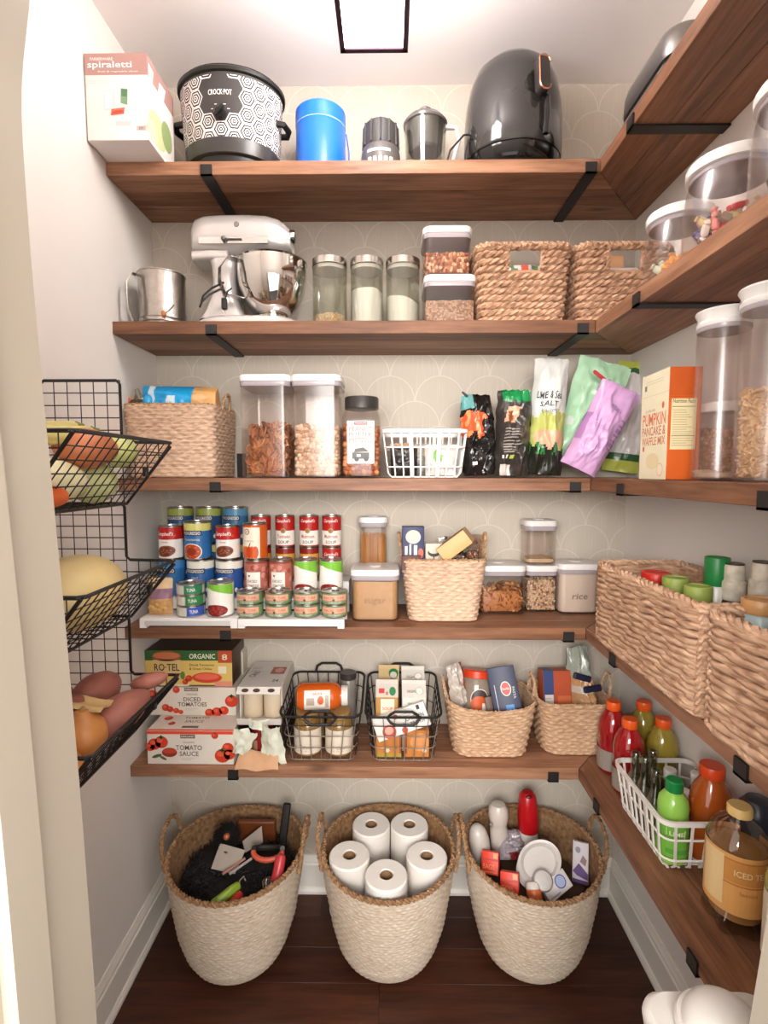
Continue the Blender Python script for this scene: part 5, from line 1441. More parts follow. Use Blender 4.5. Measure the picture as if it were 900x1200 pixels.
def d_chili(p, band, r, h):
    band('#b8201b', .04, .96); band('#f0e9e2', .04, .60, 2)
    p.text('#f4efe9', "Campbell's", -.2 * r, .76 * h, .15 * h, width=r * 1.5, lv=2, shear=.25)
    p.text('#7d6a62', 'Chunky', -.15 * r, .52 * h, .06 * h, wmax=r, lv=3); p.rect('#d9482f', .55 * r, .68 * h, .8 * r, .75 * h, lv=3, n=3)
    p.ell('#8a4a2c', -.1 * r, .25 * h, r * .82, .17 * h, lv=4, rings=6, rot=.12); p.ell('#6b2f1c', -.1 * r, .25 * h, r * .68, .13 * h, lv=5, rings=6, rot=.12)
    for k in range(9): a = k * 2.4; p.ell('#a8603a', -.1 * r + .5 * r * cos(a) * (.3 + .08 * k), .25 * h + .09 * h * sin(a) * (.3 + .08 * k), .1 * r, .022 * h, lv=6, n=8)
def d_prog(topc, basec, name='TRADITIONAL', dish=True, name_c='#d8d4cc'):
    def f(p, band, r, h):
        band(basec, .04, .96); band(topc, .76, .96, 2)
        pts = [(r * 1.9 * (i / 12 - .5), .76 * h + .05 * h * sin(i * .5)) for i in range(13)]
        p.rect('#23304f', -r * .95, .635 * h, r * .62, .775 * h, lv=3, n=10); p.text('#efe9de', 'PROGRESSO', -r * .17, .705 * h, .085 * h, width=r * 1.4, lv=4)
        p.text(name_c, name, -.1 * r, .53 * h, .05 * h, wmax=r * 1.2, lv=3)
        if dish:
            p.ell('#efe6da', -.15 * r, .22 * h, r * .78, .235 * h * .93, lv=3, rings=6); p.ell('#b8431f', -.15 * r, .22 * h, r * .70, .195 * h, lv=4, rings=6); p.ell('#8e2f16', -.15 * r, .22 * h, r * .35, .10 * h, lv=5, rings=4)
            for k in range(8): a = k * .9; p.ell('#d9713a', -.15 * r + .5 * r * cos(a), .22 * h + .13 * h * sin(a), .1 * r, .02 * h, lv=6, n=8)
        else: p.ell('#e6e0d6', .75 * r, .2 * h, .12 * r, .06 * h, lv=4)
    return f
def d_pumpkin(p, band, r, h):
    band('#cf5a18', .04, .96); p.rect('#efe3d0', -1.15 * r, .05 * h, .62 * r, .90 * h, lv=2, n=12)
    p.ell('#8a6a3c', -.45 * r, .78 * h, .24 * r, .24 * r, lv=3, rings=3); p.ell('#efe3d0', -.45 * r, .78 * h, .17 * r, .17 * r, lv=4, rings=2); p.ell('#a8885a', -.45 * r, .78 * h, .10 * r, .06 * r, lv=5, n=8)
    p.text('#b7a894', 'PUMPKIN', -.3 * r, .52 * h, .05 * h, wmax=.9 * r, lv=3)
    for k in range(-2, 3): p.ell('#d9591f' if k % 2 else '#c4491a', -.28 * r + k * .26 * r, .21 * h, .24 * r, .17 * h, lv=3 + (2 - abs(k)), rings=3)
    p.poly('#4a4a22', [(-.3 * r, .37 * h), (-.22 * r, .37 * h), (-.12 * r, .47 * h), (-.17 * r, .48 * h)], 7)
def d_tom(p, band, r, h):
    band('#b56a58', .04, .96); band('#8f4438', .90, .96, 2)
    rn = random.Random(int(r * 1e5))
    for k in range(26):
        u, v = rn.uniform(-1.5, 1.5) * r, rn.uniform(.08, .82) * h
        p.ell(rn.choice(['#c9877a', '#a84f40', '#d49a88', '#9c4436']), u, v, .22 * r, .07 * h, lv=2 + .2 * k / 26, rings=2, n=10, rot=k)
    p.rect('#efe7dd', -.62 * r, .12 * h, .55 * r, .68 * h, lv=4, n=8); p.text('#6b4a3e', 'DICED', -.1 * r, .44 * h, .07 * h, wmax=.8 * r, lv=5); p.text('#8a5a4a', 'TOMATOES', -.03 * r, .32 * h, .07 * h, width=.95 * r, lv=5); p.ell('#5d6b48', -.35 * r, .58 * h, .08 * r, .03 * h, lv=5, n=10)
def d_green(p, band, r, h):
    band('#efe9e0', .04, .96)
    n_ = 14; us = [(-1.4 + 2.8 * i / n_) * r for i in range(n_ + 1)]
    lo = lambda u: (.80 - .10 * (u / r + .4)) * h if u > -.4 * r else .84 * h
    for i in range(n_): p.poly('#7cba3a', [(us[i], max(.62 * h, lo(us[i]))), (us[i + 1], max(.62 * h, lo(us[i + 1]))), (us[i + 1], .955 * h), (us[i], .955 * h)], 2)
    p.lines('#b9b2a6', -.3 * r, .70 * h, r, 3, .06 * h, lv=2); p.lines('#cfc8bc', -.1 * r, .49 * h, r * 1.2, 2, .05 * h, lv=2)
    p.ell('#7d231d', -.1 * r, .20 * h, .92 * r, .17 * h, lv=3, rings=6)
    for k in range(14): a = k * 2.4; q = sqrt(k / 14); p.ell('#a8352b', -.1 * r + .75 * r * q * cos(a), .20 * h + .13 * h * q * sin(a), .12 * r, .03 * h, lv=4, n=8)
def d_tuna_a(p, band, r, h):
    band('#6f8a5f', .07, .93); p.rect('#d9a48a', -1.1 * r, .30 * h, 1.0 * r, .80 * h, lv=2, n=14); p.text('#b5543f', 'ALBACORE', -.45 * r, .57 * h, .20 * h, width=.85 * r, lv=3); p.text('#b5543f', 'TUNA', .45 * r, .57 * h, .20 * h, width=.6 * r, lv=3)
    p.rect('#8f5a46', -1.0 * r, .34 * h, .9 * r, .37 * h, lv=3, n=10); p.ell('#3c4a36', -.1 * r, .40 * h, .10 * r, .09 * h, lv=4, n=10); p.text('#d9dccb', 'WILD CAUGHT', 0, .19 * h, .10 * h, width=r, lv=3)
def d_tuna_b(c2):
    def f(p, band, r, h):
        band('#b9b4a6', .07, .93); p.rect('#cfcabd', -1.2 * r, .1 * h, -.10 * r, .9 * h, lv=2, n=8); p.rect(c2, -.05 * r, .1 * h, 1.3 * r, .9 * h, lv=2, n=10)
        p.lines('#7d8476', -.65 * r, .65 * h, .8 * r, 3, .2 * h, t=.0018, lv=3); p.text('#e6e6d8', 'TUNA', .42 * r, .5 * h, .32 * h, width=.6 * r, lv=3)
    return f
Z1, Z2, Z3 = S4 + .030, S4 + .068, S4 + .107
Y1, Y2, Y3 = 1.553, 1.645, 1.741
orden = ['first', 'second', 'third', 'fourth']
for k, px in enumerate((292, 325.5, 359, 391.5)):
    for j, w_ in enumerate(('bottom', 'top')):
        tin(f'green and salmon tuna tin, {w_} of the {orden[k]} front pair from the left', px, Y1, Z1 + j * .0385, .0405, .038, d_tuna_a, rot=.06 * (k - 1.5) + .05 * j, group='green tuna tins on the riser front')
for j, (c2, lab) in enumerate((('#3554a8', 'flat silver tin with a blue label at the bottom of the three-tin stack'), ('#2f7d45', 'flat silver and green tin in the middle of the three-tin stack'), ('#2c7a52', 'flat silver and green tin with bare lid on top of the three-tin stack'))):
    tin(lab, 222.5, Y1, Z1 + j * .0335, .0425, .033, d_tuna_b(c2), rot=.1 - .08 * j)
tin('white and green tin of red diced tomatoes at the riser front, beside the three-tin stack', 257.5, Y1, Z1, .0405, .104, d_green)
t, fm = pouch('walnut_pouch', 'purple-topped walnut pouch at the left end of the riser front', 'pouch', (at(188, 700, Y1).x, Y1, Z1 + .001), (0, 0, .05), .078, .112, .035, [M('#8f6a7c', .4, var=.08), M('#c99a62', .5, var=.25, scale=90), M('#d8b98e', .4)], lambda u, v: 2 if v > .72 else (0 if v > .42 else 1), seed=71, crumple=.003, nu=16, nv=18)
b = MB()
rn = random.Random(9)
for k in range(8): b.ball((-.022 + .0062 * k, -.0205 - .001 * (k % 2), .018 + .016 * rn.random()), (.009, .004, .008), nu=8, nv=5)
stuff(b.build('walnut_picture', M('#c79a5c', .6, var=.25, scale=80), t))
# second row: lower tins then upper tins
HB = .121
lower = [(201, .0415, d_prog('#3f86bf', '#2f6ea8', 'CHICKEN', False), 'blue soup tin low in the second row, half behind the wire tier'),
         (235, .0437, d_prog('#e6e2d6', '#2d5f9a', 'LIGHT', False), 'blue and white soup tin under the yellow-topped soup tin'),
         (268.5, .0437, d_prog('#e6e2d6', '#254f93', 'LIGHT', False), 'blue and white soup tin under the second red and white chili tin'),
         (300, .0395, d_tom, 'red tomato tin under the pumpkin tin'),
         (328.5, .0385, d_tom, 'red tomato tin with a white panel, right of the one under the pumpkin'),
         (358, .0385, d_green, 'white and green tin behind the third pair of tuna tins'),
         (388, .0385, d_green, 'white and green tin at the right end of the second row')]
for px, r_, dg, lab in lower: tin(lab, px, Y2, Z2, r_, HB, dg)
for px, r_, hh_, dg, lab in [(201, .0385, .107, d_chili, 'red and white chili tin on top at the left, next to the wire tier'),
        (232.5, .0430, .121, d_prog('#d6cf7a', '#2a6aa6'), 'tall blue soup tin with a yellow top band and orange soup bowl'),
        (267.5, .0385, .107, d_chili, 'red and white chili tin between the yellow-topped soup tin and pumpkin tin'),
        (299.5, .0395, .115, d_pumpkin, 'orange and cream pumpkin tin')]:
    tin(lab, px, Y2, Z2 + HB + .001, r_, hh_, dg)
# back row
for k, (px, dg, lab) in enumerate([(213, d_prog('#98a24a', '#28527f', 'VEGETABLE', False), 'leftmost green-topped soup tin on top in the back row'), (246, d_prog('#98a24a', '#2a4a78', 'LENTIL', False), 'green-topped soup tin behind the yellow-topped soup tin'), (277, d_prog('#4f86a6', '#33688f', 'CLAM', False), 'all blue soup tin on top in the back row')]):
    tin(lab, px, Y3, Z3 + .1225, .0425, .121, dg)
    tin('blue soup tin hidden below the ' + ('leftmost green-topped', 'second green-topped', 'all blue')[k] + ' tin in the back row', px, Y3, Z3, .0425, .121, d_prog('#d6cf7a', '#2a6aa6', 'BEEF', False))
for k, (px, tp, lab) in enumerate([(306.5, 'Tomato', 'red and white soup tin behind the pumpkin tin'), (334.5, 'Tomato', 'red and white tomato soup tin, first clear one in the back row'), (362.5, 'Mushroom', 'red and white mushroom soup tin in the middle of the back right tins'), (389, 'Mushroom', 'red and white mushroom soup tin at the right end of the back row')]):
    tin(lab, px, Y3, Z3 + .108, .0335, .107, d_soup(tp))
    tin(['gold noodle soup tin below the tin behind the pumpkin', 'gold-banded soup tin below the tomato soup', 'gold-banded soup tin below the middle mushroom soup', 'red soup tin below the rightmost mushroom soup'][k], px, Y3, Z3, .0335, .107, d_redsoup if k == 3 else d_noodle)

# containers right of the riser
def place_pop(label, px0, px1, pyt, Yf, z, dep, **kw):
    cx, _, w_, hh = span(px0, px1, pyt, Yf, z=z)
    pop_container(label, cx, Yf + dep / 2, z, w_ - .004, dep, hh, **kw)
    return cx, Yf + dep / 2, w_ - .012, dep - .010, hh
def pr(txt, hz_, d, wd_): 
    def f(t):
        p = Print(front(d / 2 + .0012)); p.text('#a07c58' if txt == 'sugar' else '#8a7766', txt, 0, hz_, .020, width=wd_, shear=.2); p.build('lettering', t)
    return f
x_, y_, w_, d_, hh = place_pop('square clear container of brown sugar with white lid, right of the riser', 410.5, 468, 668, 1.580, S4, .135, print_=pr('sugar', .062, .135, .07))
powder('brown sugar nearly filling the square clear container', 'sugar', x_, y_, S4 + .005, w_, d_, hh * .74, M('#c59a6a', .9, var=.08, scale=120, bump=.4, bscale=400), seed=2, amp=.004, name='brown_sugar')
x_, y_, w_, d_, hh = place_pop('tall clear container of spaghetti behind the brown sugar', 420, 454, 606, 1.725, S4, .062, r=.018) if False else place_pop('tall clear container of spaghetti behind the brown sugar', 420, 454, 606, 1.722, S4, .070)
b = MB(); rn = random.Random(2)
for k in range(120):
    xx, yy = rn.uniform(-w_ / 2 + .004, w_ / 2 - .004), rn.uniform(-d_ / 2 + .003, d_ / 2 - .003)
    b.tube([(xx, yy, .002), (xx + rn.uniform(-.003, .003), yy + rn.uniform(-.002, .002), .25 + rn.uniform(-.012, .006))], .0016, 4)
tag(b.build('spaghetti', M('#c98d4a', .5, var=.12), None, loc=(x_, y_, S4 + .005)), 'bundle of dry spaghetti in the tall clear container', 'spaghetti', None, 'stuff')
x_, y_, w_, d_, hh = place_pop('clear container of dry pasta half behind the seagrass basket', 560, 618, 663, 1.662, S4, .125)
heap('brown dry pasta twists in the clear container', 'pasta', x_, y_, S4 + .005, w_, d_, hh * .50, 'curl', .013, [M('#b9783f', .5, var=.12), M('#cd9358', .5, var=.12), M('#9d5f30', .5)], (1, .5, .8), seed=81, name='pasta_twists', tilt=1, dens=1.2)
x_, y_, w_, d_, hl = place_pop('small clear container of grain under an almost empty one', 617, 655.5, 663, 1.690, S4, .100)
heap('speckled grain in the lower small container', 'grain', x_, y_, S4 + .005, w_, d_, hl * .66, 'bead', .0058, [M('#c9a684', .7), M('#8d6a4c', .7), M('#dcc4a4', .7)], (1, .8, .6), seed=83, name='speckled_grain')
x_, y_, w_, d_, hu = place_pop('small almost empty clear container on top of the grain one', 617, 655, 610, 1.690, S4 + hl + .0035, .094)
powder('thin pale grain layer in the upper small container', 'grain', x_, y_, S4 + hl + .009, w_, d_, .012, M('#d3b48f', .9), seed=5, amp=.004, name='pale_grain')
x_, y_, w_, d_, hh = place_pop('square clear container full of white rice next to the big wicker basket', 656, 706, 661, 1.672, S4, .112, print_=pr('rice', .060, .112, .05))
powder('white rice filling the square container', 'rice', x_, y_, S4 + .005, w_, d_, hh * .80, M('#e3d3c2', .9, var=.04, scale=200, bump=.4, bscale=500), seed=3, amp=.003, name='rice')

# seagrass basket with packets
hb4 = at(520, 658, 1.56).z - S4
x0, x1 = at(483, 728, 1.565).x, at(564, 728, 1.565).x; xa, xb = at(470, 658, 1.555).x, at(574, 658, 1.555).x
bx4 = (xa + xb) / 2
seagrass_basket('pale seagrass basket of packets in the middle of the second lowest shelf', bx4, 1.665, S4 + .001, x1 - x0, .17, xb - xa - .008, .195, hb4, rad=.035, hh=.075)
zt4 = S4 + hb4
t = carton('pasta_packet', 'tall navy packet with a pale top picture standing in the pale seagrass basket', 'packet', at(484, 640, 1.62).x, 1.625, zt4 - .06, .070, .035, at(484, 615, 1.62).z - zt4 + .055, '#33385c')
p = Print(front(.0175)); hk = at(484, 615, 1.62).z - zt4 + .055
p.ell('#c9c0b4', 0, hk * .80, .024, .022, lv=1); p.rect('#e6e0d6', -.026, hk * .42, -.018, hk * .62); p.rect('#e6e0d6', -.012, hk * .42, -.006, hk * .66); p.rect('#cfe0e6', .002, hk * .42, .013, hk * .64); p.ell('#d9604a', .024, hk * .48, .008, .016, lv=2); p.build('printed_front', t)
t = carton('small_box', 'dark maroon small box at the front left of the pale seagrass basket', 'box', at(482, 652, 1.59).x, 1.592, zt4 - .03, .060, .028, .043, '#5d3634')
t = carton('paper_packet', 'cream packet with black line drawing in the pale seagrass basket', 'packet', at(509, 645, 1.62).x, 1.650, zt4 - .05, .055, .03, .095, '#d6c9b6')
p = Print(front(.015)); p.ell('#3a332e', 0, .066, .020, .014, lv=1); p.ell('#d6c9b6', 0, .072, .017, .010, lv=2); p.rect('#3a332e', -.002, .042, .002, .055); p.rect('#8fb7c9', -.02, .03, .0, .045); p.build('printed_front', t)
t = carton('kraft_box', 'kraft brown box lying tilted across the pale seagrass basket', 'box', at(541, 646, 1.60).x + .01, 1.640, zt4 - .030, .050, .11, .105, '#cfa56c', rot=(0, radians(52), radians(-12)))
t.location.x = at(524, 655, 1.60).x - .01; t.location.z = zt4 + .012
MB().box(-.0255, -.0252, -.05, .05, .008, .098).build('darker_flap', M('#8c5f3a', .6), t, smooth=False)  # darker brown sheet on one side of the kraft box
t, fm = pouch('snack_pouch', 'clear crinkled pouch of red snacks at the right of the pale seagrass basket', 'pouch', (at(552, 650, 1.66).x, 1.695, zt4 - .05), (radians(-5), 0, 0), .085, .115, .05, [clear('#efe6e0', .2, .15, 'cellophane'), M('#b06a50', .5), M('#6d7a50', .5)], lambda u, v: 1 if noise.noise(Vector((u * 6, v * 6, 4))) > .2 else (2 if noise.noise(Vector((u * 6, v * 6, 8))) > .3 else 0), seed=85, crumple=.008)
t, fm = pouch('snack_pouch', 'small crumpled silver and black pouch behind the kraft box', 'pouch', (at(532, 640, 1.70).x, 1.725, zt4 - .05), (0, 0, .1), .10, .105, .04, [shiny('#b9aea2', .25, .3), shiny('#3b332e')], lambda u, v: 1 if noise.noise(Vector((u * 7, v * 7, 14))) > .15 else 0, seed=87, crumple=.010)

# ------------------------------------------------------------------ right shelf: two big water-hyacinth baskets
def big_basket(label, x0, x1, y0, y1, z, h, seed):
    t = thing('hyacinth_basket', label, 'basket', ((x0 + x1) / 2, (y0 + y1) / 2, z), 0, 'big plaited baskets on the right shelf')
    w_, d = x1 - x0, y1 - y0
    b = twined(w_ - .020, d - .020, w_ - .016, d - .016, h - .012, .022, 14, .17, .0078, .0046, seed)
    stuff(b.build('plaited_wall', HYA2, t, angle=80))
    b = MB(); b.loft([[(x, y, zz) for x, y in rr(w_ - .026 - 2 * i_, d - .026 - 2 * i_, .02, 4)] for zz, i_ in ((.003, 0), (h - .012, 0), (h - .012, .005), (.010, .005))], cap0=True, cap1=True); b.build('inner_wall', HYA, t)
    X_, Nn, _ = even_loop(rr(w_ - .016, d - .016, .022, 5), 160)
    b = MB(); rope(b, [(p[0], p[1], h - .007) for p in X_], .0105, .040); b.build('rim', HYA2, t)
    b = MB()
    for sx_ in (-1, 1):
        for sy_ in (-1, 1): rope(b, dense([(sx_ * (w_ / 2 - .012), sy_ * (d / 2 - .012), .004), (sx_ * (w_ / 2 - .012), sy_ * (d / 2 - .012), h - .014)], .008, False), .0075, .03, closed=False)
    stuff(b.build('corner_cord', HYA2, t))
    b = MB(); rope(b, [(p[0], p[1], .007) for p in X_], .007, .03); b.build('foot_cord', HYA2, t)
big_basket('big plaited basket of jars, the farther one on the right second lowest shelf', .577, .815, .942, 1.438, S4 + .0005, .222, 5)
big_basket('big plaited basket at the near end of the right second lowest shelf', .577, .815, .562, .932, S4 + .0005, .222, 9)
def jar_in(name, label, cat, px, X_, pytop, r_, lid_c, body_c, hl=.028, band=None, rough=.4, tall=.11):
    Y = X_ * 600 / (px - 457); zt_ = onx(px, pytop, X_).z; zb_ = max(S4 + .012, zt_ - tall) if tall else S4 + .012
    t = thing(name, label, cat, (X_, Y, zb_)); h = zt_ - zb_
    MB().lathe([(r_ - .003, 0), (r_, .003), (r_, h - hl - .008), (r_ * .85, h - hl), (.001, h - hl)], 28).build('body', M(body_c, .3, var=.08), t)
    MB().lathe([(r_ * .92, h - hl + .0005), (r_ * .94, h - hl + .002), (r_ * .94, h - .002), (r_ * .90, h), (r_ * .74, h), (r_ * .70, h - .002), (.001, h - .002)], 30).build('lid', M(lid_c, rough, var=.05), t)
    if band:
        p = Print(around(r_)); p.rect(band, -r_ * 2, (h - hl) * .15, r_ * 2, (h - hl) * .85, n=14); p.build('paper_label', t)
    return t
jar_in('spice_jar', 'jar with a bright red lid in the farther plaited basket', 'jar', 771, .668, 671, .036, '#c8281c', '#8d6a4a', .030, tall=.2)
jar_in('pickle_jar', 'jar with a green patterned lid, left of the two green-lidded jars in the plaited basket', 'jar', 794, .652, 677, .0295, '#8f9e4a', '#6f7a3e', .034, rough=.5, tall=.2)
jar_in('pickle_jar', 'jar with a green patterned lid, right of the two green-lidded jars in the plaited basket', 'jar', 821, .656, 687, .029, '#8f9e4a', '#6f7a3e', .034, rough=.5, tall=.2)
jar_in('sauce_bottle', 'white bottle with a tall green cap in the farther plaited basket', 'bottle', 842, .715, 653, .026, '#1b7a3a', '#e3ddd4', .062, tall=.2)
for px, X_, py, lab in ((862, .735, 660, 'white marbled grinder jar just right of the green-capped bottle'), (896, .745, 658, 'white marbled grinder jar at the edge, beyond the near plaited basket')):
    Y = X_ * 600 / (px - 457); zt_ = onx(px, py, X_).z
    t = thing('grinder_jar', lab, 'jar', (X_, Y, S4 + .012), 0); h = zt_ - S4 - .012; r_ = .024
    MB().lathe([(r_ * .9, 0), (r_, .004), (r_, h - .085), (r_ * .9, h - .078)], 26).build('body', M('#3a2218', .4), t)
    MB().lathe([(r_ * .9, h - .080), (r_ * 1.0, h - .078), (r_ * 1.0, h - .040), (r_ * .85, h - .036), (r_ * .85, h - .006), (r_ * .8, h - .003)], 26).build('cap', M('#cfc4b2', .5, var=.2, scale=60), t)
    MB().lathe([(r_ * .78, h - .004), (r_ * .78, h), (.001, h)], 22).build('cap_ring', M('#3a2a20', .4), t)
jar_in('spice_jar', 'jar with a tan wooden lid in the near plaited basket', 'jar', 896, .672, 703, .033, '#c08f5c', '#9fb0b0', .026, tall=.2)
t = thing('paper_packet', 'crumpled pale paper packet by the rim of the near plaited basket', 'packet', (.632, .900, S4 + .08))
MB().ball((0, 0, .055), (.022, .026, .055), nu=16, nv=10, fn=lambda q: q * (1 + .15 * noise.noise(q * 60))).build('paper_wrap', M('#d3c3b6', .5), t)
# ================================================================== lowest shelf, back wall
CART = '#dcd3c6'
def tomatoes(p, spots, lv=2):
    for u, v, r_, *e in spots:
        p.ell('#c5391f', u, v, r_, r_ * .92, lv=lv, n=16); p.ell('#e0563a', u - r_ * .25, v + r_ * .25, r_ * .45, r_ * .35, lv=lv + 1, n=12)
        if e: p.ell('#55613a', u, v + r_ * .8, r_ * .5, r_ * .15, lv=lv + 2, n=8); p.ell('#55613a', u, v + r_ * .75, r_ * .15, r_ * .4, lv=lv + 2, n=8)
hA_ = at(210, 857, 1.525).z - S5
wA = .270; xA = -.622
t = carton('tomato_sauce_case', 'white tomato sauce case with a red top edge, bottom of the carton stack', 'box', xA, 1.527 + .13, S5 + .0006, wA, .26, hA_, CART)
p = Print(front(.13)); H = hA_
p.rect('#d8452a', -wA / 2, H - .011, wA / 2, H - .001); p.rect('#5d4a44', -.030, H - .024, .016, H - .012, lv=2); p.text('#e6ded2', 'KIRKLAND', -.007, H - .018, .006, width=.040, lv=3)
p.text('#8a7d70', 'ORGANIC', -.004, H * .66, .006, lv=2); p.text('#5d5048', 'TOMATO', -.004, H * .50, .016, width=.082, lv=2); p.text('#5d5048', 'SAUCE', -.004, H * .32, .015, width=.060, lv=2); p.lines('#b3a89c', -.004, H * .18, .05, 2, .005, lv=2)
tomatoes(p, [(-.112, H * .60, .020), (-.090, H * .66, .021, 1), (-.125, H * .52, .015), (.118, H * .50, .018), (.100, H * .26, .024, 1), (.122, H * .30, .018), (.078, H * .86, .011, 1)])
p.ell('#8f2c1b', -.065, H * .36, .024, .015, lv=5); p.ell('#b8412a', -.065, H * .40, .022, .008, lv=6); p.ell('#4f5a36', -.105, H * .25, .016, .005, lv=5, rot=.3); p.ell('#4f5a36', -.085, H * .19, .012, .004, lv=5, rot=-.5)
p.build('printed_front', t)
p = Print(topf(hA_)); p.rect('#d8452a', -wA / 2, -.1299, wA / 2, -.121); p.rect('#5d4a44', -.034, -.112, .018, -.100, lv=2); p.text('#7d7066', 'SAUCE', -.008, -.070, .016, width=.06, lv=2); p.text('#5d5048', 'TOMATO', -.008, -.046, .013, width=.08, lv=2); tomatoes(p, [(-.075, -.085, .011, 1), (-.1, -.05, .014)]); p.build('printed_top', t)
zB = S5 + hA_ + .0014; y2 = 1.6249; hB_ = (-.7076 + EYE) - zB; wB = .295; xB = -.655
t = carton('diced_tomato_case', 'white diced tomatoes case in the middle of the carton stack', 'box', xB, y2 + .082, zB, wB, .160, hB_, '#d9cfc1')
p = Print(front(.080)); H = hB_
p.rect('#5d4a44', -.022, H - .012, .024, H - .001, lv=2); p.text('#e6ded2', 'KIRKLAND', .001, H - .0065, .006, width=.040, lv=3)
p.text('#8a7d70', 'ORGANIC', .004, H * .76, .006, lv=2); p.text('#5d5048', 'DICED', .004, H * .58, .014, width=.058, lv=2); p.text('#5d5048', 'TOMATOES', .004, H * .40, .014, width=.096, lv=2); p.lines('#b3a89c', .004, H * .25, .05, 2, .005, lv=2)
tomatoes(p, [(-.128, H * .72, .020), (-.048, H * .92, .012), (.134, H * .52, .022, 1), (-.085, H * .28, .013), (-.070, H * .22, .011), (-.050, H * .17, .010), (-.035, H * .12, .008), (.060, H * .10, .015), (.085, H * .13, .017), (.108, H * .18, .016)])
p.build('printed_front', t)
zC = zB + hB_ + .001; y3 = 1.632; hC_ = (-.5864 + EYE) - zC; wC = .288; xC = -.664
t = carton('canned_tomato_case', 'green and yellow eight-pack of canned tomatoes on top of the carton stack', 'box', xC, y3 + .075, zC, wC, .140, hC_, '#45301f')
p = Print(front(.070)); H = hC_
p.rect('#d8b866', -wC / 2, .004, wC / 2, H, lv=.5)
p.rect('#2f5f2c', -wC / 2, H * .72, wC / 2, H); p.text('#efe9d2', 'ORGANIC', .046, H * .84, .017, width=.086, lv=2); p.rect('#b5482a', .098, H * .66, wC / 2, H, lv=2); p.text('#e8dfb8', '8', .120, H * .82, .020, width=.018, lv=3)
p.ell('#a8502f', -.072, H * .84, .048, .017, lv=2); p.ell('#c4724a', -.072, H * .86, .044, .011, lv=3); p.rect('#d8b878', -.118, H * .34, -.026, H * .74, lv=2); p.text('#3c3226', 'RO·TEL', -.072, H * .53, .024, width=.084, lv=4); p.rect('#7d5a30', -.118, H * .33, -.026, H * .36, lv=4)
p.text('#5a4a24', 'Diced Tomatoes', .044, H * .60, .008, width=.082, lv=2); p.text('#5a4a24', '& Green Chilies', .040, H * .49, .008, width=.075, lv=2)
p.ell('#c9412a', .060, H * .24, .050, .018, lv=2); p.ell('#e0664a', .060, H * .27, .040, .011, lv=3); tomatoes(p, [(.000, H * .22, .012), (-.012, H * .12, .010)], 4); p.ell('#5f7a34', -.02, H * .30, .008, .014, lv=4); p.rect('#e6dcc0', .098, H * .36, .125, H * .56, lv=2); p.rect('#d98a74', .085, 0, wC / 2, H * .14, lv=2)
p.rect('#ded4bd', -wC / 2, -.0, -.0, .006, lv=2); p.build('printed_front', t)
t = thing('milk_carton', 'white gable-top carton tip behind the tomato case stack by the back wall', 'carton', (at(278, 760, 1.76).x, 1.765, S5 + .0006))
hh = at(278, 752, 1.76).z - S5; b = MB(); b.rbox(.052, .052, hh - .035, r=.002, bev=.001, n=1); b.build('carton_body', M('#cfc8b4', .4), t, smooth=False)
b = MB().loft([[(-.026, -.026, 0), (.026, -.026, 0), (.026, .026, 0), (-.026, .026, 0)], [(-.004, -.026, .028), (.004, -.026, .028), (.004, .026, .028), (-.004, .026, .028)], [(-.003, -.026, .034), (.003, -.026, .034), (.003, .026, .034), (-.003, .026, .034)]]); b.build('gable', M('#d6cfbc', .4), t, smooth=False, loc=(0, 0, hh - .0348))

# torn-open case below, can case above
tw, tx, ty = .140, -.411, 1.550
th = (-.797 + EYE) - S5
t = thing('torn_case', 'torn-open case with pale green crumpled wrap under the white can case', 'box', (tx, ty, S5 + .0006))
b = MB(); b.box(-tw / 2, tw / 2, .20, .205, 0, th); b.box(-tw / 2, -tw / 2 + .004, .002, .20, 0, th); b.box(tw / 2 - .004, tw / 2, .002, .20, 0, th); b.box(-tw / 2 + .004, tw / 2 - .004, .002, .20, 0, .004); b.box(-tw / 2 + .004, tw / 2 - .004, .012, .20, th - .004, th)
b.build('case_walls', M('#3b2416', .7), t, smooth=False)
def flap(nm, pts_fn, mat, nu=14, nv=10):
    b = MB().grid(pts_fn, nu, nv); b.grid(lambda u, v: tuple(Vector(pts_fn(u, v)) + Vector((0, .0014, -.0006))), nu, nv, flip=True); return b.build(nm, mat, t, angle=60)
WRAP = M('#dadbc8', .35, var=.10, scale=30)
def cr(u, v, s_): return .009 * noise.noise(Vector((u * 4 + s_, v * 4, s_))) + .004 * noise.noise(Vector((u * 11, v * 11, s_)))
flap('torn_wrap', lambda u, v: (-tw / 2 - .014 + u * (.045 + .035 * v) + cr(u, v, 1), -.010 - .022 * sin(pi * u) * (1 - .4 * v) + cr(u, v, 2), .030 + .075 * v + .012 * sin(u * 4) + cr(u, v, 3)), WRAP)
flap('torn_wrap', lambda u, v: (.008 + u * (.080 - .02 * v) + cr(u, v, 4), -.012 - .028 * sin(pi * u) * (.3 + .7 * v) + cr(u, v, 5), .016 + .122 * v - .02 * u + cr(u, v, 6)), WRAP)
flap('torn_wrap', lambda u, v: (-.03 + u * .06 + cr(u, v, 7), -.006 - .016 * sin(pi * u) + cr(u, v, 8), .112 + .03 * v + cr(u, v, 9)), WRAP, 8, 6)
flap('case_flap', lambda u, v: (-.062 + u * .125 + .02 * (v - .5) * (u - .5), -.006 - .040 * v + cr(u, v, 12) * .3, .026 - .030 * v ** 2 + .004 * sin(u * 9) + .012 * (1 - v)), M('#c79a74', .7, var=.06), 10, 6)
t2 = thing('red_can', 'dark red can showing inside the torn-open case', 'tin can', (tx - .004, ty + .052, S5 + .0056))
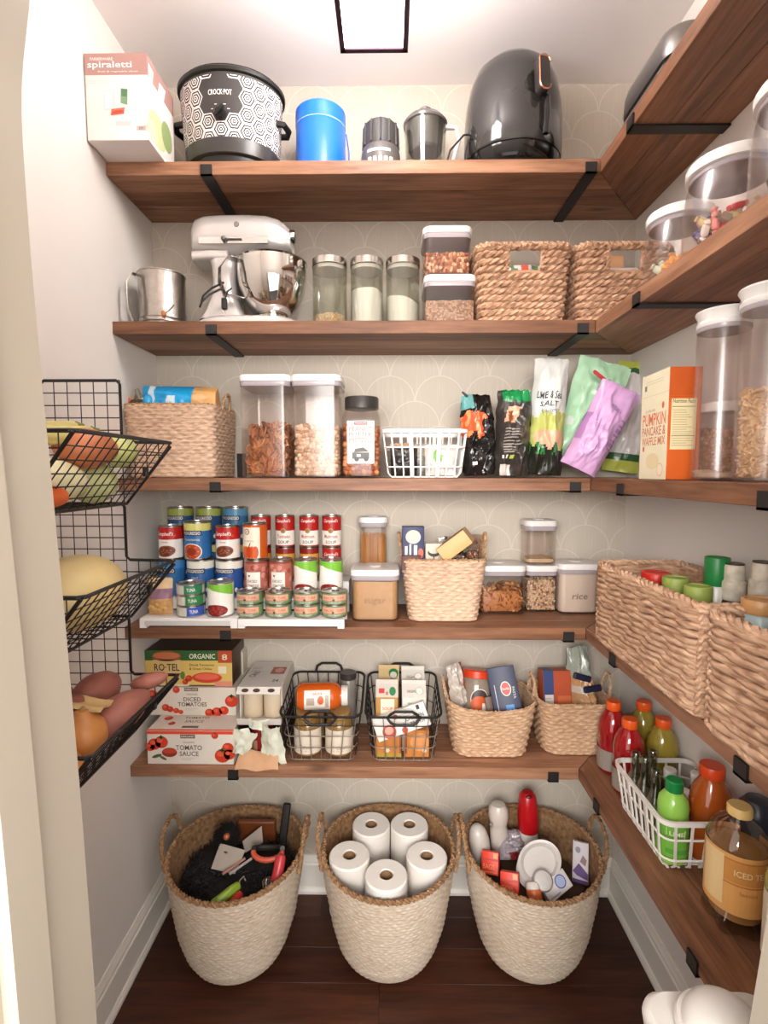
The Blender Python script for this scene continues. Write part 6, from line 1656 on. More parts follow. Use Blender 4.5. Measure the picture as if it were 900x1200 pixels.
MB().lathe([(.033, 0), (.034, .002), (.034, .108), (.032, .110), (.001, .109)], 28).build('tin_body', TIN, t2); p = Print(around(.0341)); p.rect('#8e1f18', -.1, .006, .1, .104, n=28); p.rect('#b5826a', -.040, .006, -.008, .05, lv=3, n=5); p.build('paper_label', t2)
t2 = thing('brown_can', 'brown-labelled can beside the red one inside the torn-open case', 'tin can', (tx - .030, ty + .125, S5 + .0056))
MB().lathe([(.028, 0), (.030, .002), (.030, .108), (.028, .110), (.001, .109)], 24).build('tin_body', M('#6b5a34', .4), t2)
# white case of cans
zW = S5 + th + .0014; hW = at(300, 806, 1.56).z - zW + .004
t = thing('can_case', 'white printed case with an open front showing two pale cans', 'box', (tx, 1.557, zW))
cw, cd = .136, .215; WC = M('#e0d9d0', .45, var=.03)
b = MB(); q = .003
b.box(-cw / 2, cw / 2, 0, cd, 0, q); b.box(-cw / 2, cw / 2, .0, cd, hW - q, hW); b.box(-cw / 2, -cw / 2 + q, .02, cd, q, hW - q); b.box(cw / 2 - q, cw / 2, .02, cd, q, hW - q); b.box(-cw / 2 + q, cw / 2 - q, cd - q, cd, q, hW - q)
b.build('case_walls', WC, t, smooth=False)
b = MB(); b.loft([[(cw / 2 * sx_, y_, z_) for sx_, y_, z_ in ((-1, -.001, 0), (1, -.001, 0), (1, -.004, 0), (-1, -.004, 0))], [(cw / 2 * sx_ * 1.03, y_, z_) for sx_, y_, z_ in ((-1, -.010, .024), (1, -.010, .024), (1, -.013, .024), (-1, -.013, .024))]]); b.build('front_lip', WC, t, smooth=False)
b = MB(); b.loft([[(cw / 2 * sx_, y_, hW + z_) for sx_, y_, z_ in ((-1, 0, 0), (1, 0, 0), (1, 0, -.003), (-1, 0, -.003))], [(cw / 2 * sx_, y_, hW + z_) for sx_, y_, z_ in ((-1, -.016, -.016), (1, -.016, -.016), (1, -.014, -.019), (-1, -.014, -.019))]]); b.build('top_flap', WC, t, smooth=False)
p = Print(lambda u, v, l: (u, -.0165 * v / .022 - l * .7, hW - .0165 * v / .022 + l))
for u in (-.042, -.006, .040): p.ell('#4a302a', u, .011, .0115, .006, lv=3, n=14)
p.build('finger_holes', t)
p = Print(topf(hW)); p.rect('#b5604f', .010, .105, .056, .165); p.ell('#d9a094', .036, .135, .015, .02, lv=2); p.build('printed_panel', t); p = Print(topf(hW)); p.text('#5d5650', 'CANS', -.040, .10, .022, width=.045, lv=2, rot=1.3); p.build('lettering', t); p = Print(topf(hW)); p.text('#4a4440', '24', .04, .05, .018, width=.02, lv=2); p.build('lettering', t); p = Print(topf(hW)); p.lines('#8a827a', -.035, .16, .05, 4, .012, t=.002, lv=2); p.build('printed_lines', t)
for k, xx in enumerate((-.0325, .0325)):
    o = MB().lathe([(.0005, 0), (.027, .0), (.030, .004), (.031, .008), (.031, hW - q * 2 - .010), (.029, hW - q * 2 - .004), (.001, hW - q * 2 - .003)], 28).build('can', M('#d6c4a8', .4, var=.05), None, loc=(tx + xx, 1.557 + .052, zW + q + .0006))
    tag(o, f'pale cream can standing {"left" if k == 0 else "right"} in the open front of the white case', 'can', 'cans in the white case')

# two black wire baskets
def wire_basket(label, px0, px1, pb0, pb1):
    zr = at(340, 840, 1.53).z - S5
    x0, x1 = at(px0, 840, 1.53).x, at(px1, 840, 1.53).x; a0, a1 = at(pb0, 894, 1.545).x, at(pb1, 894, 1.545).x
    cx = (x0 + x1) / 2; w1, w0 = x1 - x0, a1 - a0; yf, yb, bf, bb = 1.528, 1.775, 1.548, 1.755
    t = thing('wire_basket', label, 'basket', (cx, 1.65, S5 + .0006), 0, 'black wire baskets on the lowest shelf')
    SLV = M('#a89c8e', .35, metal=.6, var=.06); zrb = zr + .045
    def lp(f, n=5):
        w_ = w0 + (w1 - w0) * f; y0 = bf + (yf - bf) * f - 1.65; y1 = bb + (yb - bb) * f - 1.65
        out = []
        for x, y in rr(w_, y1 - y0, .028, n): out.append((x, y + (y0 + y1) / 2, .003 + (zr + (.045 if f > .99 else .045 * f) * (.5 + y / (y1 - y0)) - .003) * f))
        return out
    top = lp(1)
    def with_handle(pts, sg):
        """the rim wire with a raised grip at that end"""
        return pts
    MB().tube(dense(top, .012), .0042, 6, closed=True).build('rim', IRON, t)
    for k, f in enumerate((.02, .30, .56, .80)): MB().tube(dense(lp(f), .015), .0017, 5, closed=True).build('ring', SLV if k < 3 else IRON, t)
    L0, L1 = lp(.02), lp(1); X0 = even_loop([(p_[0], p_[1]) for p_ in L0], 26)[0]; X1 = even_loop([(p_[0], p_[1]) for p_ in L1], 26)[0]
    y0_, y1_ = yf - 1.65, yb - 1.65
    for i in range(26):
        zt_ = zr + .045 * (.5 + X1[i][1] / (y1_ - y0_))
        MB().tube([(X0[i][0], X0[i][1], .004), (X1[i][0], X1[i][1], zt_)], .0015, 4).build('upright', SLV if X1[i][1] < y0_ + .02 else IRON, t)
    for q in range(-3, 4): MB().tube([(q * w0 * .13, bf - 1.65, .003), (q * w0 * .13, bb - 1.65, .003)], .0015, 4).build('base_wire', SLV, t)
    hw_ = .040
    zf = zr + .0
    MB().tube(dense([(-hw_ - .012, y0_ - .002, zf), (-hw_, y0_ - .008, zf + .014), (-hw_ + .014, y0_ - .012, zf + .024), (hw_ - .014, y0_ - .012, zf + .024), (hw_, y0_ - .008, zf + .014), (hw_ + .012, y0_ - .002, zf), (hw_, y0_ - .006, zf - .014), (hw_ - .014, y0_ - .006, zf - .022), (-hw_ + .014, y0_ - .006, zf - .022), (-hw_, y0_ - .006, zf - .014)], .01), .0044, 6, closed=True).build('handle', IRON, t)
    zb_ = zr + .045
    MB().tube(dense([(-hw_ - .008, y1_, zb_), (-hw_ - .002, y1_, zb_ + .022), (-hw_ + .014, y1_, zb_ + .032), (hw_ - .014, y1_, zb_ + .032), (hw_ + .002, y1_, zb_ + .022), (hw_ + .008, y1_, zb_)], .01, False), .0044, 6).build('handle', IRON, t)
    return cx, zr, w0, w1
cxa, zr, w0, w1 = wire_basket('black wire basket of jars with an orange jar lying on top', 327, 423, 337, 415)
for k, dx in enumerate((-.050, .052)):
    t = thing('sauce_jar', f'{"left" if k == 0 else "right"} cream-labelled jar at the front of the wire basket with the orange jar', 'jar', (cxa + dx, 1.605, S5 + .0056))
    MB().lathe([(.040, 0), (.044, .004), (.045, .09), (.040, .108), (.032, .114), (.032, .120), (.001, .120)], 32).build('jar_body', M('#8a6a38', .2, var=.1, coat=.3), t)
    MB().lathe([(.036, .1205), (.037, .122), (.037, .134), (.035, .136), (.001, .136)], 28).build('lid', M('#b08a52', .4), t)
    p = Print(around(.0452)); p.rect('#e0d3c0', -.066, .010, .066, .088, n=14); p.text('#a8836a', ['Alfredo', 'Classic'][k], [0, .014][k], .032, .010, width=.036, lv=2, shear=.2); p.rect('#c9b8a2', -.03, .02, .03, .022, lv=2, n=4); p.build('paper_label', t)
t = thing('orange_jar', 'orange sauce jar with white cap lying across the top of the wire basket', 'jar', (cxa - .006, 1.610, S5 + .1425 + .0435), 0, rot=(0, radians(90), radians(4)))
MB().lathe([(.020, -.080), (.036, -.076), (.043, -.062), (.043, .040), (.036, .056), (.028, .062), (.028, .064)], 36).build('jar_body', M('#cf5a1a', .15, var=.08, coat=.4), t)
MB().lathe([(.030, .0645), (.032, .066), (.032, .084), (.030, .086), (.001, .086)], 28).build('lid', M('#e0d9d0', .35), t)
p = Print(lambda u, v, l: (-v, -(.0433 + l) * 1, u) if False else ((.0432 + l) * sin(-v / .0432), -(.0432 + l) * cos(-v / .0432), u)); p.rect('#eee6da', -.052, -.034, .030, .036, m=10); p.ell('#d96a44', .0, .004, .010, .014, lv=2, rings=3); p.rect('#b9a898', -.045, -.012, -.02, .012, lv=2, m=3); p.rect('#b9a898', .014, -.02, .026, .02, lv=2, m=4); p.text('#b5442a', 'SAUCE', -.010, .024, .007, width=.03, lv=2); p.build('paper_label', t)
t = thing('broth_carton', 'brown carton with green screw cap at the back left of the jar wire basket', 'carton', (cxa - .052, 1.715, S5 + .0056))
b = MB(); b.rbox(.088, .060, at(360, 800, 1.70).z - S5 - .02, r=.003, bev=.002, n=2); b.build('carton_body', M('#a88a5a', .5), t); hq = at(360, 800, 1.70).z - S5 - .02
MB().lathe([(.018, 0), (.018, .008), (.015, .010), (.001, .010)], 20).build('screw_cap', M('#1f7a3a', .4), t, loc=(-.012, -.012, hq)); p = Print(front(.030)); p.rect('#d9cdb5', -.01, hq - .03, .04, hq - .006); p.rect('#e6dcc8', -.04, hq - .03, -.014, hq - .006); p.build('printed_front', t)
for k, (dx, dy, top) in enumerate(((.030, .065, 800), (.075, .085, 786))):
    hj_ = at(395, top + 8, 1.70).z - S5 - .012 + k * .012
    t = thing('dark_lid_jar', ['dark-lidded grey jar in the middle behind the orange jar', 'dark-lidded grey jar at the back right of the jar wire basket'][k], 'jar', (cxa + dx - .004, 1.650 + dy, S5 + .0056)); 
    MB().lathe([(.024, 0), (.027, .003), (.027, hj_ - .03), (.022, hj_ - .022)], 26).build('jar_body', M('#8a827a', .3, var=.1), t); MB().lathe([(.027, hj_ - .0215), (.029, hj_ - .020), (.029, hj_ - .002), (.027, hj_), (.001, hj_)], 26).build('lid', M('#3a3431', .35), t)

cxb, zr, w0, w1 = wire_basket('black wire basket of drink cartons with a tilted white box', 428, 518, 436, 508)
def gable(label, x, y, w_, d, h, col, topc, cap=None, cap_c=None, pr_=None, rotz=0):
    t = thing('drink_carton', label, 'carton', (x, y, S5 + .0056), rotz)
    b = MB(); b.rbox(w_, d, h - .045, r=.002, bev=.001, n=1); b.build('carton_body', M(col, .45), t, smooth=False)
    b = MB().loft([[(-w_ / 2, -d / 2, 0), (w_ / 2, -d / 2, 0), (w_ / 2, d / 2, 0), (-w_ / 2, d / 2, 0)], [(-w_ / 2, -.003, .034), (w_ / 2, -.003, .034), (w_ / 2, .003, .034), (-w_ / 2, .003, .034)], [(-w_ / 2, -.002, .046), (w_ / 2, -.002, .046), (w_ / 2, .002, .046), (-w_ / 2, .002, .046)]]); b.build('gable', M(topc, .45), t, smooth=False, loc=(0, 0, h - .0448))
    if cap: MB().lathe([(.012, 0), (.012, .012), (.010, .014), (.001, .014)], 18).build('screw_cap', M(cap, .4), t, loc=(w_ * .22, -d * .28, h - .032), rot=(.8, 0, 0))
    if pr_: p = Print(front(d / 2)); pr_(p, h - .045); p.build('printed_front', t)
    return t
hG = at(455, 800, 1.60).z - S5 - .006
def prb(p, h): p.rect('#efe0c8', -.020, h * .45, .024, h * .97); p.text('#c9644a', 'SOUP', .002, h * .80, .010, width=.034, lv=2); p.ell('#c9644a', .002, h * .66, .012, .006, lv=2)
t = gable('tan drink carton with red and green marks on its silver gable, front left', cxb - .052, 1.625, .072, .066, hG, '#b98a4e', '#c9c0b4', None, None, prb)
p = Print(lambda u, v, l: (u, -.033 + .030 * v / .036 - l, hG - .045 + v + l * .6)); p.rect('#c43a30', -.026, .010, -.008, .022); p.ell('#1f7a44', .018, .015, .0105, .011, lv=1, n=18); p.rect('#b5776a', -.004, .006, .004, .014); p.build('printed_gable', t)
t = gable('tan drink carton with a green top disc at the back left of the wire basket', cxb - .046, 1.715, .070, .062, hG + .014, '#a8804a', '#c4a878', '#c9c0b4')
MB().lathe([(.016, 0), (.016, .006), (.001, .008)], 20).build('green_cap', M('#1f7a44', .4), t, loc=(.016, -.016, hG - .01), rot=(.8, 0, 0))
for k, (y_, dh) in enumerate(((1.636, -.006), (1.711, .012))):
    t = gable(['white drink carton at the front right of the wire basket', 'white drink carton at the back right of the wire basket'][k], cxb + .036, y_, .078, .070, hG + dh, '#dcd6cc', '#d0c9be', '#e0dad0', None, (lambda p, h: (p.text('#7d6f5e', 'BROTH', 0, h * .9, .006, width=.04), p.rect('#e9e4dc', -.03, h * .5, .03, h * .85))) if k == 0 else None)
    p = Print(lambda u, v, l: (u, -.035 + .032 * v / .036 - l, hG + dh - .045 + v + l * .6)); p.text('#6b6055', 'ORGANIC', -.005, .016, .007, width=.036); p.build('printed_gable', t)
t = carton('tilted_box', 'white box with red dots tilted across the front of the carton wire basket', 'box', cxb + .006, 1.566, S5 + .088, .175, .020, .075, '#e6e0d8', rot=(radians(-8), radians(-20), 0))
p = Print(front(.010)); p.ell('#c9503c', -.012, .058, .008, .008); p.ell('#c9503c', -.045, .02, .022, .022, lv=1); p.ell('#e6a08a', -.045, .024, .014, .012, lv=2); p.ell('#c9503c', .004, .010, .010, .010); p.text('#4a403a', 'CHICKEN', .046, .040, .012, width=.06, lv=2); p.text('#4a403a', 'BROTH', .050, .022, .012, width=.045, lv=2); p.rect('#3a3230', .060, .058, .070, .072, lv=2); p.lines('#9a8f85', .02, .058, .04, 2, .008, lv=2); p.build('printed_front', t)
for k, (dx, lab) in enumerate(((-.046, 'orange broth box at the front left bottom of the carton wire basket'), (.042, 'orange broth box at the front right bottom of the carton wire basket'))):
    t = carton('broth_box', lab, 'box', cxb + dx, 1.585 if True else 0, S5 + .0056, .080, .036, .088, '#bf7a3a')
    p = Print(front(.018)); p.rect('#a8913a', -.040, 0, .040, .012) if k == 0 else p.ell('#d9925a', .01, .05, .03, .03); p.ell('#d8cbb0', -.004 + .03 * k, .022, .007, .007, lv=2); p.rect('#8f4a24', .034 - .07 * k, .012, .040 - .07 * k, .088, lv=2); p.build('printed_front', t)

# two seagrass tubs
SEA2 = straw('#dab696', '#a07c5a', 50, (1, 1, 4))
zr = at(575, 836, 1.55).z - S5
cxc = (.1771 + .4694) / 2 + .003
seagrass_basket('seagrass tub holding a red-lidded jar and a navy pasta box', cxc, 1.660, S5 + .001, .232, .165, .284, .215, zr + .018, rad=.05, hh=.055, dip=lambda x, y: -.020 * max(0, 1 - (x / .13) ** 2) * (1 if y < 0 else .3), col=SEA2)
cxd = .598
seagrass_basket('seagrass tub holding an orange box and bagged bread, in the shelf corner', cxd + .002, 1.668, S5 + .001, .190, .15, .238, .195, zr + .014, rad=.045, hh=.07, handles='x', col=SEA2)
zt = S5 + zr
t = thing('peach_jar', 'clear jar with orange-red lid and round label leaning in the seagrass tub', 'jar', (cxc - .040, 1.665, S5 + .055), 0, rot=(radians(-14), radians(4), 0))
hj_ = at(560, 786, 1.68).z - S5 - .055
MB().lathe([(.046, 0), (.050, .004), (.050, hj_ - .05), (.044, hj_ - .030), (.042, hj_ - .026)], 34).build('jar_body', M('#8f8272', .12, var=.08, coat=.4), t)
MB().lathe([(.048, hj_ - .0265), (.050, hj_ - .025), (.050, hj_ - .004), (.046, hj_), (.001, hj_)], 34).build('lid', M('#cf3d1a', .35), t)
p = Print(around(.0502)); p.ell('#d9cfc4', .004, hj_ * .52, .032, .034, lv=1, rings=5); p.ell('#4a3a3a', .004, hj_ * .52, .029, .031, lv=2, rings=5); p.ell('#cf5a24', .002, hj_ * .44, .028, .026, lv=3, rings=5); p.rect('#e6dfd6', .012, hj_ * .30, .034, hj_ * .46, lv=4, n=4); p.build('round_label', t)
t, fm = pouch('clear_packet', 'clear crinkled packet at the left side of the seagrass tub', 'packet', (cxc - .088, 1.665, S5 + .07), (radians(-6), radians(-5), radians(30)), .062, at(535, 785, 1.66).z - S5 - .055, .045, [M('#b9aca0', .25, var=.2, scale=50), M('#a8452c', .4)], lambda u, v: 1 if u > .80 and v > .2 else 0, seed=91, crumple=.010)
MB().ball((.0, -.03, .03), (.03, .012, .026), nu=14, nv=10).build('white_piece', M('#e0d9d0', .4), t)
t = carton('pasta_box', 'navy blue pasta box with a red oval leaning in the seagrass tub', 'box', cxc + .066, 1.612, S5 + .105, .090, .034, .170, '#20254a', rot=(radians(-20), radians(-12), radians(-8)))
p = Print(front(.017)); p.ell('#e6dcd2', .006, .100, .017, .023); p.ell('#c43a34', .006, .100, .014, .020, lv=2); p.text('#f0e6da', 'Barilla', .006, .100, .007, width=.022, lv=3); p.rect('#2f86d0', -.004, .030, .022, .050); p.rect('#c9c4c0', -.030, .022, -.028, .115); p.text('#c9c4c0', 'PASTA', .030, .085, .008, width=.036, lv=2, rot=-1.57); p.build('printed_front', t)
t = carton('thin_box', 'thin tan and dark box beside the navy pasta box in the seagrass tub', 'box', cxc + .010, 1.625, S5 + .075, .022, .05, .10, '#6b5348', rot=(radians(-16), radians(-8), 0))
t, fm = pouch('clear_packet', 'grey translucent packet behind the jar in the seagrass tub', 'packet', (cxc + .03, 1.705, S5 + .06), (radians(-4), 0, 0), .10, at(560, 795, 1.7).z - S5 - .06, .03, [M('#a39a92', .25, var=.15, scale=50)], lambda u, v: 0, seed=93, nu=16, nv=16)
# corner tub
t = thing('cereal_bar_box', 'blue and orange box with pale label in the corner seagrass tub', 'box', (cxd - .040, 1.662, S5 + .045), 0, rot=(radians(-10), 0, radians(3)))
hb_ = at(655, 785, 1.72).z - S5 - .03
b = MB(); b.rbox(.094, .056, hb_, r=.002, bev=.001, n=1); b.build('box_body', M('#b5502e', .5), t, smooth=False)
p = Print(front(.028)); p.rect('#3a4a78', -.047, 0, -.012, hb_); p.rect('#d6cfc2', -.043, .03, -.014, hb_ * .62, lv=2); p.lines('#8a8478', -.029, hb_ * .56, .028, 3, .010, lv=3); p.rect('#c9693f', .0, .02, .044, hb_ * .6, lv=2); p.build('printed_front', t)
p = Print(topf(hb_)); p.rect('#3a4a78', -.047, -.028, -.012, .028); p.build('printed_top', t)
t, fm = pouch('bread_bag', 'clear bag of bread closed with a navy clip in the corner seagrass tub', 'bag', (cxd + .056, 1.668, S5 + .05), (radians(-8), radians(-4), radians(6)), .100, at(690, 762, 1.72).z - S5 - .03, .10, [M('#bf9468', .3, var=.25, scale=40, coat=.3), M('#c9beb0', .25, var=.1), M('#9fa396', .2, var=.15, scale=40)], lambda u, v: 2 if v > .66 else (1 if abs(v - .52) < .05 or abs(v - .2) < .03 else 0), seed=95, crumple=.012, wtop=.8, topmode=.2, peak=.28, gusset=.6)
hbag = at(690, 762, 1.72).z - S5 - .03
for k, (q0, a) in enumerate((((-.012, -.052, hbag * .68), .35), ((.012, -.066, hbag * .55), -.05))):
    b = MB(); b.rbox(.060 - .012 * k * 0, .012, .020, r=.004, bev=.003, z=-.01); b.build('bag_clip_bar', M('#171a38', .4), t, loc=q0, rot=(0, a, 0))
MB().ball((0, 0, 0), (.022, .018, .014), nu=12, nv=8, fn=lambda q: q * (1 + .25 * noise.noise(q * 90))).build('foil_bit', M('#c9c4c0', .2, metal=.6), t, loc=(-.075, -.045, .05))

# ================================================================== lowest shelf, right wall
def drink_bottle(name, label, X_, Y, r_, h, liquid, cap_c, cap_r, waist=True, label_c=None, fill=1.0, group=None):
    t = thing(name, label, 'bottle', (X_, Y, S5 + .0004), 0, group)
    pr_ = [(r_ * .82, 0), (r_ * .96, .006), (r_, .02), (r_, h * .30), (r_ * .93, h * .36), (r_ * .93, h * .46), (r_, h * .52), (r_ * 1.0, h * .62), (r_ * .88, h * .74), (r_ * .60, h * .84), (cap_r * .92, h * .875), (cap_r * .92, h * .89)]
    MB().lathe(pr_, 36).build('bottle_body', M(liquid, .08, var=.03, coat=.6), t)
    c = MB().lathe([(cap_r * .96, h * .885), (cap_r, h * .892), (cap_r, h * .985), (cap_r * .94, h), (.001, h)], 28)
    c.build('cap', M(cap_c, .35, var=.03), t)
    if label_c:
        p = Print(around(r_ * 1.0)); p.rect(label_c, -pi * r_, h * .06, pi * r_, h * .34, n=26); p.build('paper_label', t)
    return t
for px, X_, lc, lab in ((726.6, .682, '#8e1216', 'red sports drink with orange cap, farther of the red pair'), (747, .682, '#931418', 'red sports drink with orange cap, nearer of the red pair'), (763, .775, '#8c7a2c', 'yellow-green sports drink with orange cap, farther of the yellow pair'), (787, .775, '#94822f', 'yellow-green sports drink with orange cap, nearer of the yellow pair')):
    Y = X_ * 600 / (px - 457); py = {726.6: 829, 747: 851, 763: 829, 787: 850}[px]
    drink_bottle('sports_drink', lab, X_, Y, .0425, onx(px, py, X_).z - S5, lc, '#e2591c', .021, label_c='#8f857c' if X_ < .7 else None, group='orange-capped sports drinks')
yb0, yb1 = 1.095, 1.352
grid_basket('grid_basket', 'white grid basket of bottles on the lowest right shelf', .717, (yb0 + yb1) / 2, S5 + .0005, .178, yb1 - yb0 - .03, .208, yb1 - yb0, .130, 5, 8, mat=M('#e6e0d8', .35, var=.02), r=.0026, rows=2, rad=.025)
BG = M('#a9aa98', .06, var=.05, coat=.6)
GBT = clear('#dcdfd2', .6, .05, 'bottle_glass')
for k, (px, py, X_, lab) in enumerate(((745.5, 881, .655, 'clear long-necked bottle, farthest of the four in the white basket'), (774, 888, .700, 'clear long-necked bottle nearest the wall in the white basket'), (768, 899, .662, 'clear long-necked bottle, third from far end of the white basket'), (781.6, 915, .664, 'clear long-necked bottle closest to the green-capped bottle'))):
    Y = X_ * 600 / (px - 457); h = onx(px, py, X_).z - S5 - .006
    t = thing('glass_bottle', lab, 'bottle', (X_, min(Y, 1.315), S5 + .0056), 0, 'long-necked bottles in the white basket')
    MB().lathe([(.020, 0), (.0225, .004), (.0225, h * .48), (.0215, h * .54), (.0120, h * .68), (.0105, h * .90), (.0125, h * .91), (.0125, h * .985), (.011, h), (.008, h), (.008, h * .9), (.010, h * .67), (.0195, h * .53), (.0205, .006), (.001, .005)], 26).build('glass_body', GBT, t)
    MB().lathe([(.018, .0), (.0195, .003), (.0195, h * .44), (.001, h * .44)], 20).build('drink', M('#a3a594', .3, var=.04), t, loc=(0, 0, .0065))
px = 803.6; X_ = .664; Y = X_ * 600 / (px - 457); h = onx(px, 927, X_).z - S5 - .006
t = thing('lime_bottle', 'lime green bottle with dark green cap at the near corner of the white basket', 'bottle', (X_, Y, S5 + .0056)); r_ = .034
MB().lathe([(r_ * .85, 0), (r_, .006), (r_, h * .52), (r_ * .96, h * .60), (r_ * .99, h * .68), (r_ * .90, h * .77), (r_ * .60, h * .84), (.016, h * .86)], 34).build('bottle_body', M('#8cbf4f', .2, var=.06, coat=.3), t)
b = MB().lathe([(.0185, h * .862), (.0195, h * .87), (.0195, h * .985), (.0165, h), (.001, h)], 10); b.build('cap', M('#0f7a3c', .35), t)
p = Print(around(r_ + .0004)); p.rect('#6fae3c', -.09, h * .10, .09, h * .50, n=24); p.poly('#d9e3b0', [(-.03, h * .38), (.01, h * .36), (.012, h * .46), (-.03, h * .48)], 3); p.rect('#4f9a34', -.03, h * .16, .02, h * .22, lv=2, n=6); p.text('#eaf0d0', 'LIME', -.008, h * .42, .010, width=.03, lv=5); p.build('paper_label', t)
for k, (px, py, X_, lab) in enumerate(((798, 914, .722, 'dark bottle with a white cap behind the lime green bottle'), (816, 941, .724, 'dark bottle with a white cap, half hidden right of the lime green bottle'), (831, 919, .770, 'dark bottle with a white cap beside the wall in the white basket'))):
    Y = X_ * 600 / (px - 457); h = onx(px, py, X_).z - S5 - .006
    t = thing('dark_bottle', lab, 'bottle', (X_, Y, S5 + .0056), 0, 'white-capped dark bottles in the white basket')
    MB().lathe([(.022, 0), (.025, .004), (.025, h * .62), (.016, h * .74), (.012, h * .80)], 26).build('bottle_body', M('#241a16', .12, var=.1, coat=.4) if k != 2 else M('#6b6252', .12, var=.1, coat=.4), t)
    MB().lathe([(.0145, h * .80), (.0155, h * .81), (.0155, h * .98), (.014, h), (.001, h)], 24).build('cap', M('#dcd8d2', .35), t)
X_ = .757; px = 853; Y = 1.160
drink_bottle('orange_drink', 'large amber juice bottle with orange-red cap at the near end of the white basket', X_, Y, .045, onx(px, 913, X_).z - S5, '#a8501c', '#d8481c', .027)
# iced tea jug
t = thing('tea_jug', 'clear jug with orange label and cream cap on the lowest right shelf', 'bottle', (.702, .985, S5 + .0004)); r_ = .054
h = onx(874, 951, .70).z - S5
PET = clear('#efebe4', .22, .04, 'thin_bottle_plastic')
lobes = MB(); lp = []
for rr_, z_, lob in ((.030, .006, .10), (.044, .0, .16), (.052, .014, .12), (.052, .034, .05), (.048, .048, 0), (.0535, .060, 0), (.0535, .150, 0), (.0545, .156, 0), (.0530, .162, 0), (.0545, .168, 0), (.0545, h * .72, 0), (.050, h * .78, 0), (.036, h * .86, 0), (.020, h * .91, 0), (.0185, h * .93, 0)):
    lp.append([(rr_ * (1 + lob * cos(5 * a)) * cos(a), rr_ * (1 + lob * cos(5 * a)) * sin(a), z_) for a in [2 * pi * k / 60 for k in range(60)]])
lobes.loft(lp); lobes.build('clear_body', PET, t)
MB().lathe([(.0215, h * .925), (.0225, h * .93), (.0225, h * .985), (.020, h), (.001, h)], 30).build('cap', M('#e2bd78', .4, var=.03), t)
MB().lathe([(.030, .02), (.046, .03), (.044, .048), (.050, .062), (.050, h * .66), (.001, h * .66)], 36).build('tea', M('#b98a58', .15, var=.05), t)
p = Print(around(.0560)); lt_ = h * .70
p.rect('#d9a05c', -pi * .056, .052, pi * .056, lt_, n=40); p.rect('#c98a45', -pi * .056, lt_ - .055, pi * .056, lt_ - .012, lv=2, n=40); p.rect('#b5763a', -pi * .056, lt_ - .012, pi * .056, lt_ - .009, lv=3, n=40)
p.rect('#b5763a', -pi * .056, lt_ - .060, pi * .056, lt_ - .057, lv=3, n=40); p.rect('#e0c08c', -.10, .065, -.055, lt_ - .005, lv=4, n=8); p.rect('#e8dcc4', .030, .066, .062, .096, lv=4, n=5)
for k in range(9): p.rect('#4a4038', .033 + k * .003, .070, .0345 + k * .003 - (k % 2) * .0006, .092, lv=6)
p.text('#e8d2a4', 'ICED TEA', -.008, lt_ - .034, .012, width=.06, lv=4); p.text('#b5763a', 'lemon', -.012, .10, .008, width=.03, lv=4); p.build('wrap_label', t)
t = thing('cream_bottle', 'pale-labelled bottle with green base at the right edge of the lowest shelf', 'bottle', (.725, .850, S5 + .0004)); r_ = .055
h = .27
MB().lathe([(r_ * .85, 0), (r_, .008), (r_, h * .7), (r_ * .6, h * .84), (.02, h * .9)], 34).build('bottle_body', M('#9a9a52', .2, var=.1, coat=.3), t); MB().lathe([(.022, h * .9), (.022, h), (.001, h)], 22).build('cap', M('#d8d0c0', .4), t)
p = Print(around(r_ + .0004)); p.rect('#e0d6c4', -pi * r_, h * .16, pi * r_, h * .62, n=30); p.lines('#6b5f4e', -.055, h * .50, .05, 6, .014, t=.003, lv=3); p.build('paper_label', t)
t = thing('navy_jar', 'dark navy jar against the wall behind the tea jug', 'jar', (.776, 1.035, S5 + .0004)); h = onx(892, 940, .77).z - S5
MB().lathe([(.036, 0), (.040, .004), (.040, h - .04), (.036, h - .02), (.024, h - .004), (.001, h)], 32).build('jar_body', M('#2f3440', .3, var=.08), t); MB().lathe([(.041, h * .35), (.0412, h * .352), (.0412, h * .36), (.041, h * .362)], 32, cap0=False, cap1=False).build('band', M('#8a8478', .4), t)

